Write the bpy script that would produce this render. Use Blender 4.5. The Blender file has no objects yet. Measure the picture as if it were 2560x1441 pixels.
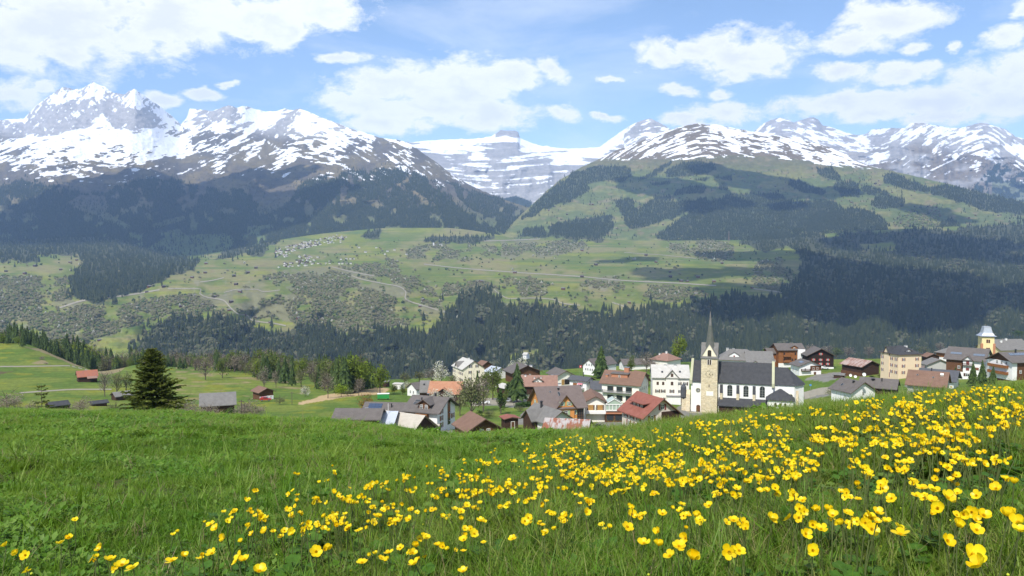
import bpy, bmesh, math, random
import numpy as np
from mathutils import Vector, Matrix

# ---------------------------------------------------------------- camera
scene = bpy.context.scene
COL = scene.collection
F, CX, CY, HZ = 2000.0, 1280.0, 720.5, 635.0
PITCH = math.atan((CY - HZ) / F)
cam_d = bpy.data.cameras.new('camera')
cam_d.sensor_width = 36.0
cam_d.lens = 36.0 * F / 2560.0
cam_d.clip_start, cam_d.clip_end = 0.05, 90000.0
cam = bpy.data.objects.new('camera', cam_d)
COL.objects.link(cam)
cam.rotation_euler = (math.pi / 2 - PITCH, 0, 0)
scene.camera = cam

# ---------------------------------------------------------------- sun, exposure
SUN_EL, SUN_AZ = math.radians(50), math.radians(205)
SUN_V = Vector((math.sin(SUN_AZ) * math.cos(SUN_EL), math.cos(SUN_AZ) * math.cos(SUN_EL), math.sin(SUN_EL)))
sun_d = bpy.data.lights.new('sun', 'SUN')
sun_d.energy, sun_d.angle, sun_d.color = 4.4, math.radians(0.5), (1.0, 0.955, 0.88)
sun = bpy.data.objects.new('sun', sun_d)
COL.objects.link(sun)
sun.rotation_euler = SUN_V.to_track_quat('Z', 'Y').to_euler()
sun.location = (0, -20, 40)
vs = scene.view_settings
vs.view_transform, vs.look, vs.gamma, vs.use_curve_mapping, vs.exposure = 'Standard', 'None', 1.0, False, 0.35
scene.cycles.use_denoising = True
scene.cycles.max_bounces = 6
scene.cycles.volume_bounces = 2
scene.cycles.transparent_max_bounces = 12
scene.cycles.sample_clamp_indirect = 4.0

# ---------------------------------------------------------------- node helpers
def N(nt, typ, **kw):
    n = nt.nodes.new(typ)
    for k, v in kw.items():
        if k == 'inp':
            for i, val in v.items():
                if hasattr(val, 'is_output'): nt.links.new(val, n.inputs[i])
                else: n.inputs[i].default_value = val
        else: setattr(n, k, v)
    return n
def math_n(nt, op, a, b=None, c=None, clamp=False):
    n = nt.nodes.new('ShaderNodeMath'); n.operation = op; n.use_clamp = clamp
    for i, v in enumerate((a, b, c)):
        if v is None: continue
        if hasattr(v, 'is_output'): nt.links.new(v, n.inputs[i])
        else: n.inputs[i].default_value = v
    return n.outputs[0]
def mix_n(nt, fac, a, b, blend='MIX'):
    n = nt.nodes.new('ShaderNodeMix'); n.data_type = 'RGBA'; n.blend_type = blend
    for i, v in ((0, fac), (6, a), (7, b)):
        if hasattr(v, 'is_output'): nt.links.new(v, n.inputs[i])
        elif i == 0: n.inputs[0].default_value = v
        else: n.inputs[i].default_value = (*v[:3], 1)
    return n.outputs[2]
def ramp_n(nt, fac, stops, interp='LINEAR'):
    n = nt.nodes.new('ShaderNodeValToRGB'); r = n.color_ramp; r.interpolation = interp
    while len(r.elements) < len(stops): r.elements.new(0.5)
    for e, (p, c) in zip(r.elements, stops):
        e.position = p; e.color = (c, c, c, 1) if isinstance(c, (int, float)) else (*c[:3], 1)
    nt.links.new(fac, n.inputs[0]); return n.outputs[0]
def noise_n(nt, vec, scale, detail=4, rough=0.5, dist=0.0, out=0):
    n = nt.nodes.new('ShaderNodeTexNoise')
    n.inputs['Scale'].default_value = scale; n.inputs['Detail'].default_value = detail
    n.inputs['Roughness'].default_value = rough; n.inputs['Distortion'].default_value = dist
    if vec is not None: nt.links.new(vec, n.inputs['Vector'])
    return n.outputs[out]
def vmath(nt, op, a, b=None, c=None):
    n = nt.nodes.new('ShaderNodeVectorMath'); n.operation = op
    for i, v in enumerate((a, b, c)):
        if v is None: continue
        if hasattr(v, 'is_output'): nt.links.new(v, n.inputs[i])
        elif isinstance(v, (int, float)): n.inputs['Scale'].default_value = v
        else: n.inputs[i].default_value = v
    return n.outputs['Value'] if op in ('LENGTH', 'DOT_PRODUCT') else n.outputs[0]

# ---------------------------------------------------------------- sky: daylight with fair weather clouds
SKY_STRENGTH = 0.15
CLOUD_BLOBS = [(140,60,330,105),(430,40,190,75),(60,120,150,55),(640,50,170,60),(800,28,115,55),(440,125,70,32),(710,85,58,32),(620,92,42,20),(200,150,110,30),
 (40,238,90,30),(100,224,30,14),(860,154,62,15),(955,225,140,42),(1150,225,180,66),(1250,205,110,40),(1390,182,46,32),(890,268,130,36),(1050,285,150,36),
 (1240,285,130,42),(990,318,120,26),(1400,285,46,26),(395,250,50,16),(500,242,45,12),(565,222,25,9),(1648,138,62,32),(1850,140,135,56),(1740,120,60,17),
 (1700,228,45,17),(1792,241,38,13),(1850,190,60,22),(2215,60,120,48),(2115,108,85,34),(2260,130,45,15),(2085,188,58,24),(2240,196,92,19),(2300,178,40,14),
 (2370,124,28,11),(2450,215,120,52),(2510,190,80,55),(2090,264,160,30),(2300,262,190,38),(2480,272,150,40),(1790,284,110,26),(1700,298,80,18),(1530,190,28,10),
 (2495,95,50,28),(2545,30,40,20),(1520,292,30,12),(2550,150,30,18),(2150,290,90,22),(2350,300,140,22)]
world = bpy.data.worlds.new('World'); scene.world = world; world.use_nodes = True
wn = world.node_tree; wn.nodes.clear()
tc = N(wn, 'ShaderNodeTexCoord').outputs['Generated']
sky = N(wn, 'ShaderNodeTexSky', sky_type='NISHITA', sun_disc=False, sun_elevation=SUN_EL, sun_rotation=SUN_AZ,
        altitude=1300.0, air_density=1.0, dust_density=0.6, ozone_density=1.6)
sx = N(wn, 'ShaderNodeSeparateXYZ', inp={0: tc}).outputs
az = math_n(wn, 'ARCTAN2', sx[0], sx[1])
hyp = math_n(wn, 'SQRT', math_n(wn, 'ADD', math_n(wn, 'MULTIPLY', sx[0], sx[0]), math_n(wn, 'MULTIPLY', sx[1], sx[1])))
el = math_n(wn, 'ARCTAN2', sx[2], hyp)
sph = N(wn, 'ShaderNodeCombineXYZ', inp={0: az, 1: el}).outputs[0]
def warp(vec, src, scale, amt, detail):
    n = N(wn, 'ShaderNodeTexNoise', inp={'Vector': src}); n.inputs['Scale'].default_value = scale; n.inputs['Detail'].default_value = detail
    n.inputs['Roughness'].default_value = 0.62
    return vmath(wn, 'MULTIPLY_ADD', vmath(wn, 'SUBTRACT', n.outputs['Color'], (0.5, 0.5, 0.5)), (amt, amt * 0.55, 0), vec)
dn = vmath(wn, 'MULTIPLY', tc, (1, 1, 1.9))
p = warp(warp(sph, dn, 5.0, 0.07, 3), dn, 18.0, 0.05, 8)
val = None
for bx, by, rx, ry in CLOUD_BLOBS:
    a0 = math.atan((bx - CX) / F); e0 = math.atan((HZ - by) / F * math.cos(a0))
    ia = F / rx / math.cos(a0) ** 2 * 1.02; ie = F / ry * 1.02
    l = vmath(wn, 'LENGTH', vmath(wn, 'MULTIPLY_ADD', p, (ia, ie, 0), (-a0 * ia, -e0 * ie, 0)))
    val = l if val is None else math_n(wn, 'MINIMUM', val, l)
infield = math_n(wn, 'SUBTRACT', 1.0, val)
# the rest of the dome carries the same kind of broken cloud cover
wide = math_n(wn, 'MULTIPLY_ADD', noise_n(wn, vmath(wn, 'MULTIPLY', tc, (1, 1, 1.6)), 3.4, 6, 0.55), 6.0, -3.25)
edge_a = math_n(wn, 'MULTIPLY_ADD', math_n(wn, 'ABSOLUTE', az), 6.0, -3.7, clamp=True)
edge_e = math_n(wn, 'MULTIPLY_ADD', el, 7.0, -2.3, clamp=True)
outf = math_n(wn, 'MAXIMUM', edge_a, edge_e)
field = N(wn, 'ShaderNodeMix', inp={0: outf, 2: infield, 3: wide}).outputs[0]
fine = math_n(wn, 'MULTIPLY_ADD', noise_n(wn, dn, 22.0, 10, 0.68, 0.2), 2.7, -1.38)
fld = math_n(wn, 'ADD', field, fine)
mask = ramp_n(wn, math_n(wn, 'MULTIPLY_ADD', fld, 0.5, 0.5), [(0.35, 0), (0.50, 0.5), (0.64, 0.98)], 'LINEAR')
wisp = ramp_n(wn, noise_n(wn, vmath(wn, 'MULTIPLY', tc, (1, 1, 3.2)), 5.0, 9, 0.6, 0.4), [(0.48, 0), (0.76, 0.46)])
mask = math_n(wn, 'MAXIMUM', mask, wisp)
body = math_n(wn, 'ADD', fld, math_n(wn, 'MULTIPLY_ADD', noise_n(wn, vmath(wn, 'ADD', dn, (0, 0, 0.012)), 9.0, 8, 0.62), 2.2, -1.1))
ccol = ramp_n(wn, math_n(wn, 'MULTIPLY_ADD', body, 0.5, 0.4), [(0.2, (0.90, 0.94, 1.0)), (0.42, (1.0, 1.0, 1.0)), (0.60, (0.985, 0.985, 0.985)), (0.92, (0.84, 0.855, 0.885))])  # cloud shading painted into the sky colour: thick parts go grey
bg1 = N(wn, 'ShaderNodeBackground', inp={0: sky.outputs[0], 1: SKY_STRENGTH})
bg2 = N(wn, 'ShaderNodeBackground', inp={0: ccol, 1: 1.04})
ms = N(wn, 'ShaderNodeMixShader', inp={0: mask, 1: bg1.outputs[0], 2: bg2.outputs[0]})
wo = N(wn, 'ShaderNodeOutputWorld', inp={0: ms.outputs[0]})
world.cycles.sampling_method = 'MANUAL'; world.cycles.sample_map_resolution = 1024

# ---------------------------------------------------------------- maths helpers
COSP, SINP = math.cos(PITCH), math.sin(PITCH)
def unproj(u, y, d):
    u, y, d = np.broadcast_arrays(np.asarray(u, float), np.asarray(y, float), np.asarray(d, float))
    cx, cy = (u - CX) / F, (CY - y) / F
    s = d / (COSP + cy * SINP)
    return np.stack([cx * s, d, (-SINP + cy * COSP) * s], -1)
def proj(P):
    P = np.asarray(P, float)
    fz = P[..., 1] * COSP - P[..., 2] * SINP
    up = P[..., 1] * SINP + P[..., 2] * COSP
    return CX + F * P[..., 0] / fz, CY - F * up / fz
def hash01(ix, iy, seed):
    n = (ix.astype(np.int64) * 374761393 + iy.astype(np.int64) * 668265263 + seed * 1442695041) & 0xffffffff
    n = ((n ^ (n >> 13)) * 1274126177) & 0xffffffff
    n = ((n ^ (n >> 15)) * 2246822519) & 0xffffffff
    return ((n ^ (n >> 16)) & 0xffffff) / float(0xffffff)
def vnoise(x, y, seed=0):
    ix, iy = np.floor(x), np.floor(y)
    fx, fy = x - ix, y - iy
    fx, fy = fx * fx * fx * (fx * (fx * 6 - 15) + 10), fy * fy * fy * (fy * (fy * 6 - 15) + 10)
    a, b = hash01(ix, iy, seed), hash01(ix + 1, iy, seed)
    c, d = hash01(ix, iy + 1, seed), hash01(ix + 1, iy + 1, seed)
    return a + (b - a) * fx + (c - a) * fy + (a - b - c + d) * fx * fy
def fbm(x, y, octv=4, seed=0, gain=0.5):
    s, a, t = 0.0, 1.0, 0.0
    for o in range(octv):
        s = s + a * vnoise(x * 2 ** o + 17.3 * o, y * 2 ** o - 9.1 * o, seed + o); t += a; a *= gain
    return s / t
def ridged(x, y, octv=4, seed=0, gain=0.5):
    s, a, t = 0.0, 1.0, 0.0
    for o in range(octv):
        n = 1 - np.abs(2 * vnoise(x * 2 ** o + 5.7 * o, y * 2 ** o + 3.3 * o, seed + o) - 1)
        s = s + a * n * n; t += a; a *= gain
    return s / t
def sstep(a, b, x):
    t = np.clip((x - a) / (b - a), 0, 1); return t * t * (3 - 2 * t)
def inpoly(u, y, poly):
    r = np.zeros(np.shape(u), bool); n = len(poly)
    for i in range(n):
        x1, y1 = poly[i]; x2, y2 = poly[i - 1]
        if y1 == y2: continue
        c = (y1 > y) != (y2 > y)
        r ^= c & (u < (x2 - x1) * (y - y1) / (y2 - y1) + x1)
    return r
def pchip(xk, Yk, xq):
    xk, Yk, xq = np.asarray(xk, float), np.asarray(Yk, float), np.asarray(xq, float)
    h = np.diff(xk); sh = (len(h),) + (1,) * (Yk.ndim - 1)
    dl = np.diff(Yk, axis=0) / h.reshape(sh)
    m = np.zeros_like(Yk)
    if len(xk) > 2:
        w1, w2 = (2 * h[1:] + h[:-1]), (h[1:] + 2 * h[:-1])
        w1, w2 = w1.reshape((-1,) + sh[1:]), w2.reshape((-1,) + sh[1:])
        ok = dl[1:] * dl[:-1] > 0
        with np.errstate(all='ignore'):
            v = (w1 + w2) / (w1 / dl[:-1] + w2 / dl[1:])
        m[1:-1] = np.where(ok, v, 0)
    m[0], m[-1] = dl[0], dl[-1]
    i = np.clip(np.searchsorted(xk, xq, side='right') - 1, 0, len(h) - 1)
    t = ((xq - xk[i]) / h[i]).reshape((-1,) + (1,) * (Yk.ndim - 1)); hh = h[i].reshape(t.shape)
    return ((1 + 2 * t) * (1 - t) ** 2 * Yk[i] + t * (1 - t) ** 2 * hh * m[i] + t * t * (3 - 2 * t) * Yk[i + 1] + t * t * (t - 1) * hh * m[i + 1])

class Sheet:
    """A stretch of terrain: profiles that run away from the viewer, spaced across the valley."""
    def __init__(s, ug, Y, D):
        s.ug, s.Y, s.D = ug, Y, D            # Y, D are [nt, nu]
        s.U = np.broadcast_to(ug, Y.shape)
    def depth(s, u, y):
        u, y = np.atleast_1d(np.asarray(u, float)), np.atleast_1d(np.asarray(y, float))
        ci = np.clip(np.round((u - s.ug[0]) / (s.ug[-1] - s.ug[0]) * (len(s.ug) - 1)).astype(int), 0, len(s.ug) - 1)
        out = np.zeros(len(u))
        order = np.argsort(ci, kind='stable'); cs = ci[order]
        st = np.flatnonzero(np.r_[True, cs[1:] != cs[:-1]]); en = np.r_[st[1:], len(cs)]
        for a, b in zip(st, en):
            c = cs[a]; id_ = order[a:b]
            yy = s.Ymono[:, c]
            out[id_] = np.interp(-y[id_], -yy, s.D[:, c])
        return out
    def finish(s):
        s.Ymono = np.minimum.accumulate(s.Y + np.arange(len(s.Y))[:, None] * -1e-6, axis=0)
        s.P = unproj(s.U, s.Y, s.D)
        return s
    def at(s, u, y):
        return unproj(u, y, s.depth(u, y))
def grid_mesh(name, P, smooth=True):
    nt_, nu_ = P.shape[:2]
    me = bpy.data.meshes.new(name)
    me.vertices.add(nt_ * nu_); me.vertices.foreach_set('co', P.reshape(-1).astype(np.float32))
    idx = np.arange(nt_ * nu_).reshape(nt_, nu_)
    q = np.stack([idx[:-1, :-1], idx[:-1, 1:], idx[1:, 1:], idx[1:, :-1]], -1).reshape(-1, 4)
    me.loops.add(q.size); me.loops.foreach_set('vertex_index', q.reshape(-1).astype(np.int32))
    me.polygons.add(len(q)); me.polygons.foreach_set('loop_start', (np.arange(len(q)) * 4).astype(np.int32))
    me.polygons.foreach_set('loop_total', np.full(len(q), 4, np.int32))
    me.polygons.foreach_set('use_smooth', np.full(len(q), smooth, bool))
    me.update(calc_edges=True); me.validate()
    return me
def set_attr(me, name, arr, typ='FLOAT'):
    a = me.attributes.new(name, typ, 'POINT')
    if typ == 'FLOAT_COLOR':
        c = np.ones((len(me.vertices), 4), np.float32); c[:, :3] = arr.reshape(-1, 3); a.data.foreach_set('color', c.reshape(-1))
    elif typ == 'FLOAT_VECTOR': a.data.foreach_set('vector', np.ascontiguousarray(arr, np.float32).reshape(-1))
    else: a.data.foreach_set('value', np.ascontiguousarray(arr).reshape(-1))
def link(o, kind=None, label=None, cat=None, group=None, parent=None):
    COL.objects.link(o)
    if kind: o['kind'] = kind
    if label: o['label'] = label
    if cat: o['category'] = cat
    if group: o['group'] = group
    if parent is not None: o.parent = parent
    return o
def new_mat(name):
    m = bpy.data.materials.new(name); m.use_nodes = True
    nt = m.node_tree; b = nt.nodes['Principled BSDF']; return m, nt, b
def scale_c(nt, col, f):
    n = nt.nodes.new('ShaderNodeVectorMath'); n.operation = 'SCALE'
    if hasattr(col, 'is_output'): nt.links.new(col, n.inputs[0])
    else: n.inputs[0].default_value = col[:3]
    if hasattr(f, 'is_output'): nt.links.new(f, n.inputs['Scale'])
    else: n.inputs['Scale'].default_value = f
    return n.outputs[0]
def plain(name, col, rough=0.8, var=0.12, scale=3.0, bump=0.0, metal=0.0, spec=0.3):
    m, nt, b = new_mat(name)
    tco = N(nt, 'ShaderNodeTexCoord').outputs['Object']
    f = math_n(nt, 'MULTIPLY_ADD', noise_n(nt, tco, scale, 6, 0.6), 2 * var, 1 - var)
    nt.links.new(scale_c(nt, col, f), b.inputs['Base Color'])
    b.inputs['Roughness'].default_value = rough; b.inputs['Metallic'].default_value = metal
    b.inputs['Specular IOR Level'].default_value = spec
    if bump:
        bn = N(nt, 'ShaderNodeBump', inp={'Strength': bump, 'Height': noise_n(nt, tco, scale * 6, 5)})
        nt.links.new(bn.outputs[0], b.inputs['Normal'])
    return m
# ================================================================ TERRAIN
def cols_sheet(cols, nu, nt, tk=None):
    """cols: {u: [(y, d), ...]} with equal knot counts."""
    us = np.array(sorted(cols)); K = len(cols[us[0]])
    A = np.array([[cols[u][k] for k in range(K)] for u in us], float)       # [nu0, K, 2]
    ug = np.linspace(us[0], us[-1], nu)
    Yk = np.stack([pchip(us, A[:, k, 0], ug) for k in range(K)])
    Dk = np.stack([pchip(us, A[:, k, 1], ug) for k in range(K)])
    tk = np.arange(K) if tk is None else np.asarray(tk, float)
    tq = np.linspace(tk[0], tk[-1], nt)
    return Sheet(ug, pchip(tk, Yk, tq), pchip(tk, Dk, tq)), tq
def crest_sheet(crest, dcrest, foot, dfoot, f, g, u0, u1, nu, nt, back=(160, 900)):
    ug = np.linspace(u0, u1, nu)
    cx, cy = zip(*crest); yc = np.interp(ug, cx, cy)
    jit = (fbm(ug / 9, ug * 0, 3, 5) - 0.5) * 3
    gw = np.exp(-0.5 * (np.arange(-150, 151) / (38.0 / (ug[1] - ug[0]))) ** 2); gw /= gw.sum()
    ys_ = np.convolve(np.pad(yc, 150, mode='edge'), gw, 'valid')          # broad shape; sharp summits only lift the topmost ground
    dc = pchip(*map(np.array, zip(*dcrest)), ug)
    yf = pchip(*map(np.array, zip(*foot)), ug) if len(foot) > 1 else np.full(nu, foot[0][1])
    df = np.full(nu, float(dfoot))
    yf = np.maximum(yf, ys_ + 2)
    Yk = np.stack([yf + (ys_ - yf) * q for q in f]); Dk = np.stack([df + (dc - df) * q for q in g])
    tq = np.linspace(0, 1, nt); tk = np.linspace(0, 1, len(f))
    Y, D = pchip(tk, Yk, tq), pchip(tk, Dk, tq)
    Y = Y + (yc - ys_) * sstep(0.62, 1, tq)[:, None] + jit * sstep(0.93, 1, tq)[:, None]
    Yb = np.stack([Y[-1] + back[0] * k for k in (0.2, 1.0)]); Db = np.stack([D[-1] + back[1] * k for k in (0.35, 1.0)])
    S = Sheet(ug, np.vstack([Y, Yb]), np.vstack([D, Db])); S.t = np.r_[tq, 1.0, 1.0]
    return S
def poly_soft(U, Y, polys, wob=8, sc=40, seed=3):
    du = (fbm(U / sc, Y / sc * 1.6, 4, seed) - 0.5) * 2 * wob * 1.6
    dy = (fbm(U / sc, Y / sc * 1.6, 4, seed + 40) - 0.5) * 2 * wob
    m = np.zeros(U.shape, bool)
    for p_ in polys: m |= inpoly(U + du, Y + dy, p_)
    return m
def flow(U, us, slopes):
    g = np.linspace(U.min() - 5, U.max() + 5, 2000); sl = np.interp(g, us, slopes)
    return np.interp(U, g, np.cumsum(sl) * (g[1] - g[0]))
def colmix(a, b, m): return a + (np.asarray(b) - a) * m[..., None]

# ---- C: the far side of the valley, forest slope, scrub and terraces up to the far village
CT = {-300: 600, 0: 600, 250: 592, 450: 640, 600: 620, 700: 600, 850: 580, 1000: 570, 1100: 570, 1250: 588, 1300: 600, 1400: 592, 1600: 602, 1900: 600, 2100: 582, 2560: 562, 2900: 560}
ccols = {}
for u, yt in CT.items():
    r = np.interp(u, [0, 900, 1500, 2100], [0, 0, 0, 1])
    ccols[u] = [(1120, 1650), (960, 2000), (830 - 10 * r, 2350 + 60 * r), (735, 2800 + 150 * r), (max(688, yt + 30), 3300 + 100 * r), (max(645, yt + 18), 4050), (yt, 5200)]
S_C, _ = cols_sheet(ccols, 860, 230)
U, Y, D = S_C.U, S_C.Y, S_C.D
amp = np.interp(Y, [590, 640, 700, 830, 1000], [40, 40, 80, 120, 60])
S_C.D = D + amp * (2 * fbm(U / 110, Y / 90, 4, 11) - 1) * 1.7 + 35 * (fbm(U / 30, Y / 14, 4, 12) - 0.5)
S_C.finish()
FOREST_C = [[(840, 980), (700, 905), (640, 900), (690, 872), (760, 852), (850, 838), (1000, 832), (1090, 812), (1140, 762), (1190, 715), (1222, 728), (1262, 772), (1330, 765), (1420, 778), (1500, 796), (1600, 772), (1690, 764),
             (1790, 748), (1830, 735), (1950, 748), (1990, 700), (2010, 650), (1990, 596), (2080, 585), (2560, 560), (2950, 555), (2950, 990), (840, 990)],
            [(330, 905), (352, 848), (400, 814), (470, 802), (545, 798), (590, 812), (640, 826), (700, 840), (735, 828), (790, 814), (850, 828), (860, 990), (330, 990)],
            [(-300, 596), (-300, 655), (60, 655), (130, 640), (205, 626), (196, 655), (180, 690), (172, 742), (250, 760), (300, 744), (350, 722), (430, 688), (480, 668), (520, 655), (450, 640), (420, 625), (300, 590)],
            [(545, 652), (600, 645), (660, 634), (712, 606), (690, 590), (620, 610), (560, 630)], [(905, 590), (918, 572), (944, 574), (952, 590), (930, 596)],
            [(1060, 606), (1080, 595), (1100, 597), (1200, 588), (1240, 580), (1215, 600), (1150, 612), (1110, 612)],
            [(1850, 606), (1868, 588), (1940, 584), (2005, 574), (2014, 640), (1960, 618), (1900, 626)], [(1275, 594), (1310, 576), (1360, 574), (1366, 594)], [(1370, 590), (1380, 566), (1530, 560), (1534, 585), (1500, 602), (1420, 604)]]
CLEAR_C = [[(1262, 908), (1275, 888), (1310, 876), (1345, 874), (1350, 890), (1320, 905)], [(2150, 612), (2230, 605), (2250, 625), (2170, 632)], [(1000, 832), (1060, 800), (1110, 770), (1112, 806), (1060, 838)]]
SCRUB_C = [[(-300, 705), (170, 690), (180, 745), (260, 762), (420, 745), (560, 728), (640, 700), (700, 678), (900, 664), (960, 645), (1050, 700), (1104, 752), (1090, 805), (850, 832), (620, 792), (420, 792), (200, 860), (-300, 850)],
           [(1015, 650), (1030, 618), (1120, 606), (1230, 618), (1245, 650), (1130, 656)], [(1265, 745), (1270, 705), (1320, 692), (1370, 712), (1372, 745)], [(1100, 738), (1120, 705), (1230, 706), (1250, 740)],
           [(1660, 640), (1680, 605), (1760, 598), (1830, 610), (1835, 650), (1750, 655)], [(1450, 735), (1455, 700), (1560, 694), (1570, 730)], [(1880, 700), (1890, 650), (1960, 640), (2000, 670), (1995, 740), (1920, 735)],
           [(1240, 640), (1260, 600), (1480, 606), (1480, 626), (1350, 640)], [(1600, 735), (1630, 715), (1760, 720), (1780, 745), (1650, 756)], [(1290, 790), (1330, 765), (1420, 778), (1500, 796), (1440, 812)]]
f_C = poly_soft(U, Y, FOREST_C, 16, 34) & ~poly_soft(U, Y, CLEAR_C, 3)
s_C = poly_soft(U, Y, SCRUB_C, 12)
n1 = fbm(U / 60, Y / 16, 5, 21); n2 = fbm(U / 14, Y / 5, 4, 22); n3 = fbm(U / 150, Y / 40, 3, 23)
c = np.zeros(U.shape + (3,)) + np.array([0.128, 0.156, 0.036])
c = colmix(c, [0.205, 0.192, 0.076], sstep(0.42, 0.66, n1)); c = colmix(c, [0.20, 0.165, 0.085], sstep(0.60, 0.78, n2 * 0.6 + n1 * 0.4) * 0.8)
c = colmix(c, [0.20, 0.215, 0.030], sstep(0.58, 0.74, fbm(U / 90, Y / 12, 4, 29)) * 0.7)
band = sstep(0.55, 0.8, fbm(U / 300, Y / 3.2, 3, 24)); c = colmix(c, [0.055, 0.125, 0.022], band * 0.6)
c = colmix(c, [0.170, 0.165, 0.088], (s_C * sstep(0.30, 0.55, fbm(U / 40, Y / 22, 4, 25))))
c = colmix(c, [0.055, 0.060, 0.036], f_C * 0.9)
rockp = sstep(0.70, 0.80, fbm(U / 16, Y / 16, 4, 26)) * (Y > 700); c = colmix(c, [0.26, 0.235, 0.20], rockp * np.where(f_C, 0.7, 0.35))
me_C = grid_mesh('valley_slope', S_C.P); set_attr(me_C, 'col', c, 'FLOAT_COLOR'); set_attr(me_C, 'snow', np.zeros(c.shape[:2]) - 1)

# ---- D: the snowy massif in shadow
CREST_D = [(-320, 330), (-120, 296), (-40, 312), (0, 300), (60, 297), (90, 265), (130, 236), (158, 217), (185, 223), (207, 221), (232, 205), (262, 217), (285, 232), (310, 236), (335, 221), (362, 241), (395, 264), (430, 290), (452, 312), (466, 296), (474, 272), (500, 273), (530, 279), (545, 273), (575, 263),
           (590, 270), (612, 265), (640, 273), (665, 279), (690, 278), (712, 271), (730, 276), (750, 271), (790, 288), (850, 311), (900, 329), (950, 345), (1000, 351), (1030, 362), (1060, 385), (1090, 405), (1120, 430), (1150, 449), (1200, 475), (1250, 495), (1300, 513), (1330, 522), (1420, 556), (1470, 590)]
DC_D = [(-320, 9300), (-100, 10200), (0, 10300), (232, 10900), (335, 10300), (450, 11200), (575, 10300), (660, 10800), (750, 9300), (900, 8600), (1000, 8200), (1150, 7600), (1330, 7000), (1470, 6300)]
FT_D = [(u, y + 16) for u, y in CT.items()]
S_D = crest_sheet(CREST_D, DC_D, FT_D, 5300, [0, .26, .45, .60, .72, .86, 1], [0, .17, .32, .50, .70, .87, 1], -320, 1470, 830, 240)
U, Y, D, t = S_D.U, S_D.Y, S_D.D, S_D.t[:, None]
w = np.sin(np.pi * np.clip(t, 0, 1)) ** 0.8
# spurs that come down towards the valley: apex ridge, right shoulder, left ribs
def spur(x0, y0, x1, y1, wid, a):
    dx, dy = x1 - x0, y1 - y0; k = np.clip(((U - x0) * dx + (Y - y0) * dy) / (dx * dx + dy * dy), 0, 1)
    dist = np.abs((U - x0) * dy - (Y - y0) * dx) / math.hypot(dx, dy)
    kk = ((U - x0) * dx + (Y - y0) * dy) / (dx * dx + dy * dy)
    return a * np.exp(-(dist / wid) ** 1.3) * sstep(-0.25, 0.1, kk) * sstep(1.35, 0.9, kk)
sp = spur(748, 275, 640, 440, 45, 420) + spur(860, 330, 850, 520, 60, 380) + spur(1030, 380, 1130, 560, 55, 420) + spur(335, 225, 430, 420, 40, 350) + spur(232, 210, 130, 420, 50, 350)
sp = sp + spur(575, 268, 480, 400, 30, 260) + spur(640, 440, 560, 620, 70, 420) + spur(420, 430, 300, 620, 70, 420) + spur(150, 470, 60, 640, 70, 420)
S_D.D = D - w * sp + w * (300 * (fbm(U / 90, Y / 80, 4, 31) - 0.5) * 1.6 + 120 * (ridged(U / 40, Y / 40, 4, 32) - 0.5) + 25 * (fbm(U / 10, Y / 6, 3, 33) - .5)) * -1
S_D.finish()
FOREST_D = [[(-320, 470), (0, 468), (60, 452), (130, 462), (200, 488), (262, 478), (330, 452), (420, 446), (470, 462), (540, 472), (600, 478), (640, 505), (640, 540), (700, 520), (728, 500), (745, 470), (790, 446), (860, 432), (950, 428), (1010, 420), (1060, 446), (1100, 478), (1160, 530), (1230, 570), (1280, 610), (600, 650), (0, 640), (-320, 640)],
            [(1110, 452), (1160, 470), (1240, 498), (1310, 526), (1400, 560), (1400, 610), (1290, 606), (1230, 560), (1160, 500)]]
CLEAR_D = [[(165, 510), (200, 488), (262, 490), (270, 520), (262, 530), (330, 568), (318, 574), (240, 545)], [(645, 498), (700, 488), (728, 500), (700, 522), (660, 520)], [(390, 585), (450, 572), (470, 590), (430, 600)], [(360, 625), (420, 590), (560, 585), (590, 600), (560, 640), (430, 650)],
           [(915, 505), (950, 500), (960, 518), (940, 524)], [(1045, 480), (1070, 498), (1050, 502)], [(55, 536), (90, 530), (88, 544), (60, 544)], [(380, 560), (460, 540), (455, 556), (390, 570)], [(620, 570), (680, 560), (690, 570), (640, 580)]]
f_D = poly_soft(U, Y, FOREST_D, 12, 24, 61) & ~poly_soft(U, Y, CLEAR_D, 4, 30, 62)
f_D &= fbm(U / 22, Y / 22, 4, 63) < 0.66
ys = np.interp(U, [-320, 0, 100, 200, 300, 400, 500, 600, 700, 800, 900, 1000, 1060, 1120, 1250], [430, 428, 448, 462, 440, 418, 408, 415, 432, 436, 428, 424, 436, 452, 470])
fw = flow(U, [0, 200, 350, 560, 680, 760, 900, 1000, 1200], [-0.35, 0.1, -0.25, -0.40, -0.45, 0.0, 0.42, 0.5, 0.7])
st = fbm(U / 19 + 0.8 * fbm(U / 20, Y / 10, 2, 640), (Y - fw) / 5.2, 5, 64, 0.62) - 0.5; st2 = fbm(U / 60, Y / 26, 4, 65) - 0.5
hD = ys - Y
sn = np.interp(hD, [-20, 0, 25, 70, 115, 170, 240], [-1.3, -0.85, -0.45, -0.12, 0.10, 0.55, 0.9]) + np.where(U < 480, 0.40, 0) * sstep(10, 70, hD) + st * 4.4 + (fbm(U / 42, (Y - fw) / 15, 4, 650) - 0.5) * 3.2 + st2 * 1.0
sn = sn + poly_soft(U, Y, [[(752, 274), (850, 318), (930, 345), (860, 345), (800, 330), (770, 345), (740, 330)], [(600, 270), (660, 282), (720, 290), (700, 320), (620, 318)], [(380, 330), (470, 345), (420, 392), (300, 410), (180, 400), (120, 370), (250, 350)]], 8, 30, 651) * 0.9
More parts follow.
